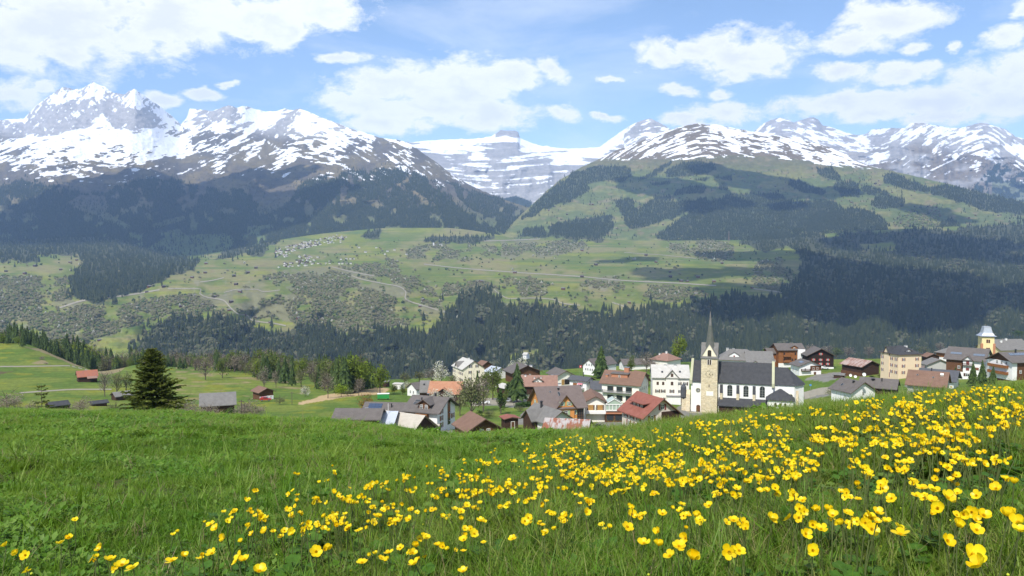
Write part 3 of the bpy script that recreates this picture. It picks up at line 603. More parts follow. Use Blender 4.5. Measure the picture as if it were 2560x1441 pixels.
T_FF = [tpl_ob(lump_tpl('far_leafy_tree_shape', M_FRESH, 40 + k)) for k in range(2)]
M_WGREY = leaf_mat('wood_edge_leaves', (0.075, 0.075, 0.048), (0.115, 0.105, 0.062), (0.075, 0.095, 0.035), trans=0.1, sc=5)
T_WG = [tpl_ob(lump_tpl('wood_leafy_tree_shape', M_WGREY, 60 + k)) for k in range(2)]
T_BF = [tpl_ob(lump_tpl('far_blossom_tree_shape', M_BLOSS, 45))]
T_DF = [tpl_ob(lump_tpl('far_dark_bush_shape', M_DARKG, 47))]

def pts_in(S, polys, dens, clear=(), wob=6, sc=30, seed=1, ymin=None):
    """random points on the terrain, evenly spread as seen across the valley; dens in plants per 1000 square px"""
    out = []
    for p_ in polys:
        a = np.array(p_, float); x0, y0 = np.maximum(a.min(0), (-150, 0)); x1, y1 = np.minimum(a.max(0), (2720, 1100))
        n = int((x1 - x0) * (y1 - y0) * dens / 1000.0)
        u, y = rng.uniform(x0, x1, n), rng.uniform(y0, y1, n)
        m = poly_soft(u, y, [p_], wob, sc, seed)
        if clear: m &= ~poly_soft(u, y, clear, 3, 30, seed)
        out.append(np.stack([u[m], y[m]], 1))
        n = int(n * 0.17); u, y = rng.uniform(x0 - 20, x1 + 20, n), rng.uniform(y0 - 12, y1 + 12, n); m = poly_soft(u, y, [p_], wob * 3.0 + 2, sc * 0.6, seed + 5)     # stragglers round the edge
        y = np.maximum(y, y0 - 6); out.append(np.stack([u[m], y[m]], 1))
    q = np.vstack(out); return q[:, 0], q[:, 1]
def trees_on(S, u, y, h, hv=0.25):
    P = S.at(u, y); n = len(u); hh = h * (1 + rng.uniform(-hv, hv, n)); ww = hh * rng.uniform(0.85, 1.2, n)
    P[:, 2] -= hh * 0.04
    return P, np.stack([ww, ww, hh], 1), rng.uniform(0, 6.28, n)

# the tall wood in the gorge and on the shady side
u, y = pts_in(S_C, FOREST_C[:2], 34, CLEAR_C, 16, 34, 3)
n = len(u); grp = fbm(u / 40, y / 30, 3, 201)
decid = (rng.random(n) < sstep(0.55, 0.70, grp) * 0.60 + 0.04 + np.where(u < 840, 0.30 * sstep(0.38, 0.55, fbm(u / 55, y / 40, 3, 202)), 0))
P, sc_, rt = trees_on(S_C, u, y, np.where(decid, 16, 27), 0.32)
sc_[decid, :2] *= 1.05
pick = np.where(decid, np.where(rng.random(n) < 0.62, 6, np.where(rng.random(n) < 0.6, 5, 4)), rng.integers(0, 4, n))
scatter('spruce_wood', 'dark spruce wood filling the slope beyond the village', P, sc_, rt, pick, T_SM + T_LM + T_WG)
u, y = pts_in(S_C, FOREST_C[2:], 60, CLEAR_C, 14, 34, 3); P, sc_, rt = trees_on(S_C, u, y, 25)
scatter('terrace_wood', 'dark spruce wood along the green terraces', P, sc_, rt, rng.integers(0, 3, len(u)), T_SF)
# massif
u, y = pts_in(S_D, FOREST_D, 170, CLEAR_D, 12, 24, 61)
k = (fbm(u / 22, y / 22, 4, 63) < 0.64); u, y = u[k], y[k]
P, sc_, rt = trees_on(S_D, u, y, 25)
scatter('massif_wood', 'blue dark spruce forest under the snowy massif', P, sc_, rt, rng.integers(0, 3, len(u)), T_SF)
u, y = pts_in(S_D, [[(-100, 455), (1000, 405), (1280, 590), (700, 600), (-100, 640)]], 6, (), 3)
P, sc_, rt = trees_on(S_D, u, y, 18); scatter('treeline_spruce_scrub', 'thin scattered spruces round the clearings of the massif', P, sc_, rt, rng.integers(0, 3, len(u)), T_SF)
# alp
u, y = pts_in(S_E, FOREST_E, 150, (), 5, 14, 81); P, sc_, rt = trees_on(S_E, u, y, 25)
scatter('alp_wood', 'clumps of dark spruce on the rounded alp', P, sc_, rt, rng.integers(0, 3, len(u)), T_SF)
u, y = pts_in(S_E, [[(1320, 560), (1500, 415), (1700, 420), (2200, 430), (2560, 530), (2560, 580), (1700, 600), (1380, 600)]], 7, (), 3)
k = (fbm(u / 45, y / 18, 3, 210) > 0.5) & (y > 405 + 0.03 * (u - 1500)); u, y = u[k], y[k]
P, sc_, rt = trees_on(S_E, u, y, 22); scatter('alp_scattered_spruces', 'small scattered spruces on the alp meadows', P, sc_, rt, rng.integers(0, 3, len(u)), T_SF)
u, y = pts_in(S_E, [[(2230, 570), (2250, 530), (2300, 520), (2350, 530), (2345, 572)], [(1960, 590), (2100, 575), (2200, 590), (2100, 606)]], 60); P, sc_, rt = trees_on(S_E, u, y, 14)
scatter('pale_alp_scrub', 'pale scrub between the woods of the alp', P, sc_, rt, rng.integers(0, 3, len(u)), T_FF + T_GF[:1])
# far range
u, y = pts_in(S_F, [[(2430, 480), (2470, 415), (2500, 408), (2530, 420), (2515, 450), (2560, 430), (2720, 440), (2720, 560), (2560, 530), (2400, 500)], [(1235, 505), (1290, 492), (1330, 506), (1330, 530), (1250, 535)]], 130, (), 6)
k = fbm(u / 14, y / 14, 3, 99) < 0.58; u, y = u[k], y[k]
P, sc_, rt = trees_on(S_F, u, y, 26); scatter('range_wood', 'distant spruce forest below the snowy range', P, sc_, rt, rng.integers(0, 3, len(u)), T_SF)
TRACKS = ((S_C, [(500, 735), (512, 742), (560, 752), (575, 768), (595, 785), (620, 790), (628, 800), (690, 810), (715, 815)], 6, 2.0, 'white track winding down the far meadow'),
    (S_C, [(420, 722), (470, 722), (503, 724), (500, 735)], 5, 2.0, 'pale lane above the winding track'), (S_C, [(500, 706), (530, 702), (560, 695)], 6, 2.0, 'short pale road below the far village'),
    (S_C, [(560, 732), (600, 724), (640, 724), (660, 730), (700, 726)], 4, 2.0, 'thin lane across the scrub slope'), (S_C, [(830, 668), (870, 678), (920, 688), (935, 690)], 6, 2.0, 'road leaving the far village'),
    (S_C, [(880, 690), (895, 696), (960, 710), (1000, 718), (1015, 732), (1013, 745), (1032, 757), (1050, 762), (1075, 770), (1095, 776)], 6, 2.0, 'gravel road with a bend on the scrub slope'),
    (S_C, [(1060, 661), (1140, 670), (1280, 681), (1450, 692), (1560, 702), (1700, 709), (1790, 715)], 6.5, 2.0, 'long straight road across the terrace'), (S_C, [(1880, 722), (1920, 727), (1960, 733)], 6, 2.0, 'end of the road in the shaded meadow'),
    (S_C, [(1235, 724), (1252, 738), (1272, 747), (1330, 746), (1380, 749), (1410, 760), (1450, 764)], 5, 2.0, 'curved track above the spruce wood'), (S_C, [(1530, 757), (1550, 763), (1570, 772)], 5, 2.0, 'short track by the wood edge'),
    (S_C, [(1210, 603), (1290, 601), (1350, 598)], 9, 3.0, 'main road on the terrace lip'), (S_C, [(1560, 632), (1640, 637), (1740, 647)], 4, 2.0, 'upper field track'), (S_C, [(150, 770), (210, 752), (310, 740), (400, 725)], 8, 2.0, 'pale road cutting through the scrub'),
    (S_B, [(-60, 917), (0, 917), (100, 916), (170, 915), (200, 921), (232, 930)], 1.5, 0.25, 'pale farm track over the left pasture'), (S_B, [(50, 983), (120, 978), (200, 974), (280, 974)], 1.2, 0.25, 'pale farm lane below the barn'),
    (S_B, [(1180, 1008), (1230, 1004), (1280, 1006), (1330, 1000)], 6, 0.2, 'village parking lane'), (S_B, [(2010, 990), (2060, 978), (2110, 976), (2170, 985)], 7, 0.2, 'village street beside the church choir'))
OPEN_C = [[(478, 702), (640, 690), (745, 738), (712, 772), (745, 818), (700, 832), (600, 802), (560, 768), (500, 748)], [(870, 700), (1005, 712), (1050, 765), (1095, 780), (1090, 800), (1030, 780), (1000, 748), (900, 716)], [(90, 765), (230, 740), (420, 715), (430, 730), (240, 762)], [(590, 660), (700, 650), (820, 672), (800, 690), (640, 684)]]
def off_track(u, y, w=4.5):
    ok_ = ~poly_soft(u, y, OPEN_C, 9, 26, 77)
    ok_ |= fbm(u / 30, y / 14, 3, 78) > 0.66
    for S, pts, *_ in TRACKS:
        if S is not S_C: continue
        for (x0, y0), (x1, y1) in zip(pts[:-1], pts[1:]):
            t = np.clip(((u - x0) * (x1 - x0) + (y - y0) * (y1 - y0)) / ((x1 - x0) ** 2 + (y1 - y0) ** 2), 0, 1); dx, dy = u - x0 - t * (x1 - x0), y - y0 - t * (y1 - y0)
            ok_ &= (np.abs(dx) > w) | (dy < -2) | (dy > w * 1.8)
    return ok_
# scrub and single trees on the terraces
u, y = pts_in(S_C, SCRUB_C, 110, (), 12, 40, 3)
k = fbm(u / 40, y / 22, 4, 25) + rng.uniform(-0.08, 0.08, len(u)) > 0.40; k &= off_track(u, y); u, y = u[k], y[k]
n = len(u); dd = S_C.depth(u, y)
P, sc_, rt = trees_on(S_C, u, y, np.interp(dd, [2200, 4000], [6.4, 9]), 0.4); sc_[:, :2] *= 1.1
r = rng.random(n); pick = np.where(r < 0.68, rng.integers(0, 3, n), np.where(r < 0.88, rng.integers(3, 5, n), np.where(r < 0.9, 5, 6)))
scatter('hillside_scrub', 'grey brown budding scrub across the far slope', P, sc_, rt, pick, T_GF + T_FF + T_BF + T_DF)
u, y = pts_in(S_C, [[(-100, 650), (700, 610), (1200, 590), (1900, 610), (2000, 740), (1100, 800), (-100, 850)]], 3.2, (), 3)
k = (fbm(u / 60, y / 24, 3, 215) > 0.47) & off_track(u, y, 4); u, y = u[k], y[k]; n = len(u)
P, sc_, rt = trees_on(S_C, u, y, 10, 0.45); sc_[:, :2] *= 1.1
r = rng.random(n); pick = np.where(r < 0.4, rng.integers(0, 3, n), np.where(r < 0.6, rng.integers(3, 5, n), np.where(r < 0.66, 5, 6)))
scatter('meadow_bushes', 'bushes and small trees strewn over the far meadows', P, sc_, rt, pick, T_GF + T_FF + T_BF + T_DF)
# gravel roads and tracks laid over the terrain
M_GRAV = plain('pale_gravel', (0.27, 0.245, 0.19), 0.95, 0.15, 0.2)
def track(S, pts, width, lift, label, mat=M_GRAV, name='path', dense=6):
    a = np.array(pts, float); L = np.r_[0, np.cumsum(np.hypot(*np.diff(a, axis=0).T))]
    s_ = np.linspace(0, L[-1], max(8, int(L[-1] / dense))); u, y = pchip(L, a[:, 0], s_), pchip(L, a[:, 1], s_)
    tu, ty = np.gradient(u), np.gradient(y); q = np.hypot(tu, ty) + 1e-9
    hw = width * (1.5 if S is S_C else 1) / 2 * F / S.depth(u, y); W = []
    for sgn in (-1, 1):
        W.append(S.at(u - sgn * ty / q * hw * 0.5, y + sgn * np.maximum(np.abs(tu / q), 0.35) * hw * 0.42))
    G = np.stack(W, 0); G[:, :, 2] += lift * 0.4; G[:, :, 1] -= lift
    me = grid_mesh(name, G, False); me.materials.append(mat)
    return link(bpy.data.objects.new(name, me), 'structure', label)
for S, pts, w_, lf, lb in TRACKS:
    track(S, pts, w_, lf, lb)
# ================================================================ FOREGROUND MEADOW
DEu = ([-900, 0, 450, 800, 1100, 1400, 1700, 2000, 2300, 2560, 3400], [22, 22, 21, 18, 15, 12.5, 11, 10, 9.5, 9, 9])
GH = ([-900, 0, 800, 1300, 1800, 2560, 3400], [.13, .13, .13, .14, .15, .15, .15])
H0 = 0.72
def ground_z(X, Yd, bumps=True):
    X, Yd = np.asarray(X, float), np.asarray(Yd, float)
    azm = np.arctan2(X, Yd); fold = np.clip(np.abs(azm) - 0.70, 0, None)
    azc = np.sign(azm) * np.clip(np.abs(azm), 0, 0.70); u = CX + F * np.tan(azc)
    r = np.hypot(X, Yd); d = r * np.cos(azc)
    De = np.interp(u, *DEu); ye = np.interp(u, *EDGE) + F * np.interp(u, *GH) / De
    k = H0 / De ** 2; e = (ye - HZ) / F; s_ = e - 2 * np.sqrt(H0 * k)
    bl = sstep(0, 1.6, fold); s_ = s_ * (1 - bl) - 0.04 * bl; k = k * (1 - bl) + 0.0008 * bl
    dl = 1.25 * De; dd = np.minimum(d, dl)
    z = -H0 - s_ * dd - k * dd * dd - np.maximum(d - dl, 0) * (s_ + 2 * k * dl)
    z = z - np.clip((d - 50) / 20, 0, None) ** 2 * 6
    if bumps: z = z + ((fbm(X * 0.9 + 50, Yd * 0.9 + 50, 3, 301) - 0.5) * 0.16 + (fbm(X * 4 + 9, Yd * 4, 2, 302) - 0.5) * 0.03) * sstep(0.2, 1.5, r) * np.interp(r, [0, 6, 20], [0.5, 1, 1.2])
    return z
azs = np.linspace(-math.pi, math.pi, 361); rr = np.r_[0.02, np.geomspace(0.25, 76, 190)]
A_, R_ = np.meshgrid(azs, rr); X_, Y_ = R_ * np.sin(A_), R_ * np.cos(A_)
me = grid_mesh('meadow', np.stack([X_, Y_, ground_z(X_, Y_)], -1)[:, ::-1])
mm, nt, b = new_mat('meadow_soil'); geo = N(nt, 'ShaderNodeNewGeometry').outputs['Position']
cc_ = mix_n(nt, ramp_n(nt, noise_n(nt, geo, 1.2, 6, 0.6), [(0.40, 0), (0.62, 1)]), (0.030, 0.055, 0.012), (0.075, 0.058, 0.030))
cc_ = mix_n(nt, ramp_n(nt, noise_n(nt, geo, 30, 4), [(0.35, 0), (0.7, 1)]), cc_, (0.045, 0.085, 0.014))
nt.links.new(cc_, b.inputs['Base Color']); b.inputs['Roughness'].default_value = 1.0; b.inputs['Specular IOR Level'].default_value = 0.05
me.materials.append(mm); link(bpy.data.objects.new('meadow', me), 'structure', 'sloping flower meadow in the foreground')

def grass_mat(name, c1, c2, c3, trans=0.35):
    m, nt, b = new_mat(name)
    oi = N(nt, 'ShaderNodeObjectInfo')
    big = noise_n(nt, oi.outputs['Location'], 0.55, 4, 0.6)
    col = mix_n(nt, ramp_n(nt, big, [(0.38, 0), (0.62, 1)]), c1, c2)
    col = mix_n(nt, ramp_n(nt, oi.outputs['Random'], [(0.55, 0), (1.0, 0.9)]), col, c3)
    tco = N(nt, 'ShaderNodeTexCoord').outputs['Object']
    col = scale_c(nt, col, math_n(nt, 'MULTIPLY_ADD', noise_n(nt, tco, 40, 2), 0.9, 0.55))
    nt.links.new(col, b.inputs['Base Color']); b.inputs['Roughness'].default_value = 0.5; b.inputs['Specular IOR Level'].default_value = 0.25
    tr = N(nt, 'ShaderNodeBsdfTranslucent', inp={0: scale_c(nt, col, 1.3)})
    ms_ = N(nt, 'ShaderNodeMixShader', inp={0: trans, 1: b.outputs[0], 2: tr.outputs[0]}); nt.links.new(ms_.outputs[0], nt.nodes['Material Output'].inputs[0])
    return m
M_GR1 = grass_mat('grass_blades', (0.085, 0.185, 0.009), (0.13, 0.215, 0.013), (0.20, 0.28, 0.045))
M_GR2 = grass_mat('olive_grass_blades', (0.098, 0.185, 0.011), (0.155, 0.215, 0.018), (0.27, 0.28, 0.08))
M_HERB = grass_mat('herb_leaves', (0.068, 0.162, 0.010), (0.10, 0.195, 0.015), (0.165, 0.26, 0.045))
M_DRY = grass_mat('dry_stalks', (0.26, 0.20, 0.10), (0.20, 0.16, 0.08), (0.33, 0.27, 0.15))
def tuft_tpl(name, mat, n, h, w, spread, seed, lean=0.5, seg=3):
    g = random.Random(seed); V, Fc = [], []
    for i in range(n):
        a = g.random() * 6.283; r0 = spread * math.sqrt(g.random()); bx, by = r0 * math.cos(a), r0 * math.sin(a)
        da = g.random() * 6.283; L = h * g.uniform(0.5, 1.15); ln = lean * g.uniform(0.2, 1.2); ww = w * g.uniform(0.7, 1.2)
        dx, dy = math.cos(da), math.sin(da); k = len(V)
        for s_ in range(seg + 1):
            t = s_ / seg; off = L * ln * t * t; z = L * (t - 0.35 * ln * t * t); wd = ww * (1 - t ** 1.6) * 0.5 + 0.0001
            cx_, cy_ = bx + dx * off, by + dy * off
            V.append((cx_ - dy * wd, cy_ + dx * wd, z)); V.append((cx_ + dy * wd, cy_ - dx * wd, z))
        for s_ in range(seg): q = k + 2 * s_; Fc.append((q, q + 1, q + 3, q + 2))
    return tpl_ob(mesh_from(name, V, Fc, [mat], smooth=True))
def herb_tpl(name, mat, n, size, seed, zh=0.05):
    g = random.Random(seed); V, Fc = [], []
    for i in range(n):
        a = g.random() * 6.283; r0 = g.uniform(0.2, 1.0) * size * 2.2; L = size * g.uniform(0.6, 1.3); up = g.uniform(-0.1, 0.7)
        d = np.array([math.cos(a), math.sin(a), up]); d /= np.linalg.norm(d); sd = np.array([-math.sin(a), math.cos(a), g.uniform(-.3, .3)])
        p0 = np.array([math.cos(a) * r0 * 0.6, math.sin(a) * r0 * 0.6, zh * g.uniform(0.3, 1.3)]); k = len(V)
        V += [p0, p0 + d * L * 0.45 + sd * L * 0.33 + [0, 0, L * .06], p0 + d * L, p0 + d * L * 0.45 - sd * L * 0.33 + [0, 0, L * .06], p0 + d * L * 0.5]
        Fc += [(k, k + 1, k + 4), (k + 1, k + 2, k + 4), (k + 2, k + 3, k + 4), (k + 3, k, k + 4)]
    return tpl_ob(mesh_from(name, V, Fc, [mat], smooth=True))
T_G = [tuft_tpl('short_grass_shape', M_GR1, 38, 0.07, 0.0042, 0.05, 1, 0.7), tuft_tpl('long_grass_shape', M_GR2, 34, 0.118, 0.0036, 0.05, 2, 0.85), tuft_tpl('tall_grass_shape', M_GR1, 16, 0.19, 0.0045, 0.03, 3, 0.7),
       herb_tpl('clover_shape', M_HERB, 30, 0.017, 4, 0.04), herb_tpl('broad_herb_shape', M_HERB, 14, 0.028, 5, 0.045), tuft_tpl('dry_grass_shape', M_DRY, 9, 0.14, 0.003, 0.05, 6, 1.1), tuft_tpl('olive_tall_shape', M_GR2, 15, 0.175, 0.004, 0.04, 7, 0.6)]
def meadow_pts(d0, d1, dens, amax=0.70):
    area = (d1 * d1 - d0 * d0) / 2 * 2 * amax; n = int(area * dens)
    r = np.sqrt(rng.uniform(d0 * d0, d1 * d1, n)); a = rng.uniform(-amax, amax, n); return r * np.sin(a), r * np.cos(a)
PX, PY, SC, PK = [], [], [], []
for d0, d1, dens, sz in ((0.45, 2.2, 2000, 0.75), (2.2, 4.5, 1200, 0.85), (4.5, 8, 600, 0.95), (8, 14, 420, 1.0), (14, 30, 190, 1.3), (30, 46, 22, 2.6)):
    x, y = meadow_pts(d0, d1, dens, 0.70 if d0 >= 14 else 1.0)
    u_, v_ = proj(np.stack([x, y, ground_z(x, y, False)], 1))
    flo = sstep(0, 260, v_ - (1420 - (u_ - 300) * 0.285)) * sstep(40, 400, u_)          # how much of the flower side
    flo = np.maximum(flo, sstep(1250, 1700, u_) * 0.85); flo = np.where(v_ > 0, flo, 0.5)
    r = rng.random(len(x)); nz = fbm(x * 0.8 + 30, y * 0.8 + 30, 3, 310); nz2 = fbm(x * 2.2, y * 2.2 + 30, 3, 311)
    pk = np.where(r < 0.70, 0, np.where(r < 0.87, 3, np.where(r < 0.92, 4, np.where(r < 0.98, 2, 5))))
    pf = np.where(r < 0.52, 1, np.where(r < 0.66, 6, np.where(r < 0.74, 2, np.where(r < 0.86, 3, np.where(r < 0.91, 4, np.where(r < 0.94, 0, 5))))))
    pk = np.where(rng.random(len(x)) < flo, pf, pk)
    pk = np.where((nz > 0.64) & (rng.random(len(x)) < 0.6), np.where(rng.random(len(x)) < 0.6, 3, 4), pk)
    keep = ~((nz2 < 0.36) & (flo > 0.4) & (rng.random(len(x)) < 0.65)) & ~((nz2 < 0.33) & (rng.random(len(x)) < 0.5))
    PX.append(x[keep]); PY.append(y[keep]); PK.append(pk[keep]); s_ = sz * rng.uniform(0.7, 1.3, len(x)) * np.interp(nz2, [0.3, 0.5, 0.7], [0.75, 1.0, 1.25])
    SC.append(np.stack([s_ * (1.0 if d0 < 8 else 1.3), s_ * (1.0 if d0 < 8 else 1.3), s_ * np.interp(d0, [2, 5, 9, 14], [1.0, 0.95, 0.95, 0.75]) / np.where(pk == 2, 1.6 if d0 > 6 else 1.15, np.where(pk == 6, 1.25, 1.0))], 1)[keep])
PX, PY, PK, SC = np.concatenate(PX), np.concatenate(PY), np.concatenate(PK), np.vstack(SC)
scatter('meadow_grass', 'green and olive grass and herbs covering the meadow', np.stack([PX, PY, ground_z(PX, PY) - 0.008], 1), SC, rng.uniform(0, 6.28, len(PX)), PK, T_G, np.clip(rng.normal(0, 0.16, (len(PX), 2)), -.4, .4))

# ---- marigolds
def petal_mat(name, c, c2):
    m, nt, b = new_mat(name); oi = N(nt, 'ShaderNodeObjectInfo'); tco = N(nt, 'ShaderNodeTexCoord').outputs['Object']
    col = mix_n(nt, oi.outputs['Random'], c, c2); col = scale_c(nt, col, math_n(nt, 'MULTIPLY_ADD', noise_n(nt, tco, 120, 3), 0.22, 0.88))
    nt.links.new(col, b.inputs['Base Color']); b.inputs['Roughness'].default_value = 0.38; b.inputs['Specular IOR Level'].default_value = 0.25
    tr = N(nt, 'ShaderNodeBsdfTranslucent', inp={0: col}); ms_ = N(nt, 'ShaderNodeMixShader', inp={0: 0.38, 1: b.outputs[0], 2: tr.outputs[0]})
    nt.links.new(ms_.outputs[0], nt.nodes['Material Output'].inputs[0]); return m
M_PET = petal_mat('yellow_petals', (0.90, 0.74, 0.016), (0.84, 0.56, 0.004))
M_STA = plain('stamens', (0.80, 0.56, 0.01), 0.7, 0.25, 300)
M_STEM = plain('green_stem', (0.085, 0.11, 0.03), 0.6, 0.2, 30); M_BUD = plain('green_yellow_bud', (0.42, 0.46, 0.03), 0.5, 0.15, 60)
def petal_geo(g, cup, L=0.0235, W=0.0215):
    V, Fc = [], []
    for i, t in enumerate((0.0, 0.3, 0.62, 0.88, 1.0)):
        wd = W * (0.26, 0.72, 1.0, 0.74, 0.26)[i] * 0.5
        for j, s_ in enumerate((-1, 0, 1)):
            V.append((0.002 + L * t * math.cos(cup * t * 0.9), s_ * wd, L * t * math.sin(cup * (0.35 + 0.65 * t)) + abs(s_) * 0.0022 * math.sin(t * 3.0)))
    for i in range(4):
        for j in range(2): k = i * 3 + j; Fc.append((k, k + 1, k + 4, k + 3))
    return V, Fc
g_ = random.Random(4)
PETALS = []
for cup in (0.35, 0.6, 0.9, 1.15):
    V, Fc = petal_geo(g_, cup); PETALS.append(mesh_from('petal', V, Fc, [M_PET], smooth=True))
def stamen_mesh():
    V, Fc = [], []
    for i in range(26):
        a, r0 = i * 2.399, 0.0062 * math.sqrt(i / 26.0); h_ = 0.006 + 0.001 * (i % 3) - r0 * 0.25; x, y = r0 * math.cos(a), r0 * math.sin(a); k = len(V); w_ = 0.0009
        V += [(x * .6 - w_, y * .6, 0.001), (x * .6 + w_, y * .6, 0.001), (x + w_, y, h_), (x - w_, y, h_), (x * .6, y * .6 - w_, 0.001), (x * .6, y * .6 + w_, 0.001), (x, y + w_, h_), (x, y - w_, h_)]
        Fc += [(k, k + 1, k + 2, k + 3), (k + 4, k + 5, k + 6, k + 7)]
    return mesh_from('stamens', V, Fc, [M_STA])
ME_STA = stamen_mesh()
def bloom_mesh(cupi, np_, seed):
    g = random.Random(seed); V, Fc, mi = [], [], []
    src = PETALS[cupi]; pv_ = [v.co.copy() for v in src.vertices]; pf = [tuple(p_.vertices) for p_ in src.polygons]
    for i in range(np_):
        R = Matrix.Rotation(6.2832 * i / np_ + g.uniform(-.12, .12), 4, 'Z') @ Matrix.Rotation(g.uniform(-.18, .12), 4, 'Y') @ Matrix.Scale(g.uniform(0.88, 1.12), 4); k = len(V)
        V += [tuple(R @ v) for v in pv_]; Fc += [tuple(k + q for q in f) for f in pf]; mi += [0] * len(pf)
    k = len(V); V += [tuple(v.co) for v in ME_STA.vertices]; Fc += [tuple(k + q for q in p_.vertices) for p_ in ME_STA.polygons]; mi += [1] * len(ME_STA.polygons)
    return mesh_from('bloom', V, Fc, [M_PET, M_STA], mi, True)
BLOOMS = [bloom_mesh(i % 4, 5 + (i % 3 == 0), i) for i in range(8)]
def tube_geo(pts, r0, r1, n=5):
    V, Fc = [], []; P = [Vector(p_) for p_ in pts]
    for i, p_ in enumerate(P):
        d = (P[min(i + 1, len(P) - 1)] - P[max(i - 1, 0)]).normalized(); a = d.orthogonal().normalized(); b_ = d.cross(a); r = r0 + (r1 - r0) * i / (len(P) - 1)
        for k in range(n): V.append(p_ + r * (a * math.cos(6.2832 * k / n) + b_ * math.sin(6.2832 * k / n)))
    for i in range(len(P) - 1):
        for k in range(n): Fc.append((i * n + k, i * n + (k + 1) % n, (i + 1) * n + (k + 1) % n, (i + 1) * n + k))
    return V, Fc
HERO = [(1647, 1365, 1), (1697, 1367, 1.0), (1675, 1391, .95), (1731, 1396, 1.15), (1714, 1346, .9), (1823, 1380, 1.1), (1847, 1378, .9), (2032, 1377, .85), (2368, 1353, 1), (2396, 1316, 1.1), (2441, 1326, .95), (2520, 1292, 1.25), (2546, 1308, 1.2), (2552, 1330, 1.1), (2430, 1390, 1.35), (2449, 1416, 1.2),
        (2251, 1337, 1.1), (2247, 1320, .9), (2179, 1324, 1.05), (2163, 1308, .9), (2103, 1311, .9), (2132, 1306, .9), (2082, 1290, 1), (2071, 1277, .95), (2039, 1277, 1), (2032, 1313, .9), (2053, 1324, .9), (2014, 1335, .9), (1997, 1295, .95), (1972, 1297, .95), (1931, 1301, 1.2), (1834, 1302, 1), (1856, 1306, .9), (2193, 1283, 1.1), (2175, 1290, .9),
        (2429, 1281, 1), (2459, 1290, 1.15), (2368, 1245, 1.4), (2333, 1229, 1.3), (2305, 1222, 1.3), (2344, 1272, 1.2), (2330, 1254, 1.1), (2290, 1240, 1), (2490, 1223, 1.2), (2481, 1204, .9), (2535, 1209, 1.1), (2441, 1240, 1), (2206, 1222, 1.1), (2197, 1236, 1), (2229, 1247, 1), (2212, 1208, 1), (1742, 1292, 1), (1705, 1263, .9), (1701, 1279, .9), (1773, 1265, 1), (1656, 1285, 1), (1812, 1232, .95),
        (1841, 1223, 1.1), (1899, 1229, .9), (1917, 1229, .95), (1938, 1221, 1), (1983, 1240, 1), (1981, 1254, .95), (2006, 1252, .95), (1999, 1273, 1), (1037, 1410, 1.1), (1040, 1365, .9), (973, 1383, .8), (1066, 1348, .9), (1580, 1287, 1.2), (1606, 1290, 1.1), (1568, 1318, 1.1), (1320, 1295, 1), (1312, 1303, .9), (1466, 1280, 1), (1361, 1336, .9), (1410, 1305, .9), (277, 1402, 1), (305, 1414, 1), (332, 1422, 1.1), (430, 1404, 1),
        (461, 1392, .8), (152, 1359, .8), (41, 1385, .8), (64, 1389, .8), (12, 1366, .7), (187, 1300, .7), (562, 1344, 1.1), (527, 1312, 1), (540, 1322, 1), (648, 1430, 1.2), (600, 1392, 1), (612, 1400, .9), (590, 1405, .8), (530, 1385, .9), (905, 1408, .9), (790, 1380, 1), (820, 1375, 1), (1160, 1350, .9), (1185, 1335, .9), (1610, 1360, 1), (1645, 1330, .9), (1158, 1430, .8)]
ZONES = [([(500, 1310), (900, 1215), (1280, 1125), (1380, 1090), (1700, 1090), (1700, 1215), (1250, 1265), (900, 1330), (560, 1360)], 600, 0.40), ([(1340, 1110), (1650, 1075), (1800, 1050), (2050, 1025), (2120, 1100), (2000, 1205), (1650, 1215), (1400, 1200)], 760, 0.40), ([(1850, 1045), (2150, 1005), (2400, 970), (2560, 955), (2560, 1065), (2300, 1115), (2050, 1125)], 680, 0.38),
         ([(2050, 1120), (2560, 1060), (2560, 1200), (2150, 1225)], 150, 0.44), ([(900, 1310), (1650, 1215), (2500, 1215), (2560, 1300), (1500, 1330), (950, 1420)], 140, 0.45), ([(0, 1290), (500, 1250), (900, 1330), (880, 1435), (0, 1435)], 24, 0.46), ([(560, 1215), (1200, 1090), (1280, 1115), (560, 1300)], 26, 0.4), ([(1700, 1062), (1800, 1045), (1900, 1030), (1850, 1060), (1720, 1085)], 30, 0.3)]
fu, fy, fs = [h[0] for h in HERO], [h[1] for h in HERO], [h[2] for h in HERO]
for poly, cnt, thr in ZONES:
    a = np.array(poly, float); got = 0
    while got < cnt:
        q = rng.uniform(a.min(0), a.max(0))
        if not inpoly(q[:1], q[1:], poly)[0] or fbm(q[:1] / 42, q[1:] / 22, 3, 330)[0] < thr + rng.uniform(-0.06, 0.04): continue
        for _ in range(rng.integers(1, 4)):
            fu.append(q[0] + rng.normal(0, 7)); fy.append(q[1] + rng.normal(0, 3.5)); fs.append(rng.uniform(0.62, 0.98)); got += 1
fu, fy, fs = map(np.array, (fu, fy, fs)); fs = fs * 0.58; fs[:len(HERO)] *= np.interp(fy[:len(HERO)], [1220, 1380], [1.0, 1.3])
fh = np.where(np.arange(len(fu)) < len(HERO), 0.17, rng.uniform(0.10, 0.2, len(fu)))
ds = np.geomspace(0.6, 26, 700); fd = np.full(len(fu), np.nan)
for i in range(len(fu)):
    ry = unproj(fu[i], fy[i], ds); hit = np.flatnonzero(ground_z(ry[:, 0], ry[:, 1]) + fh[i] > ry[:, 2])
    if len(hit): fd[i] = ds[hit[0]]
ok = ~np.isnan(fd); fu, fy, fs, fh, fd = fu[ok], fy[ok], fs[ok], fh[ok], fd[ok]
order = np.argsort(-fs / fd); FLOWERS = [(fu[i], fy[i], fs[i], fh[i], fd[i]) for i in order]
ME_CUP = ME_STA
SPECIAL = {0: None}
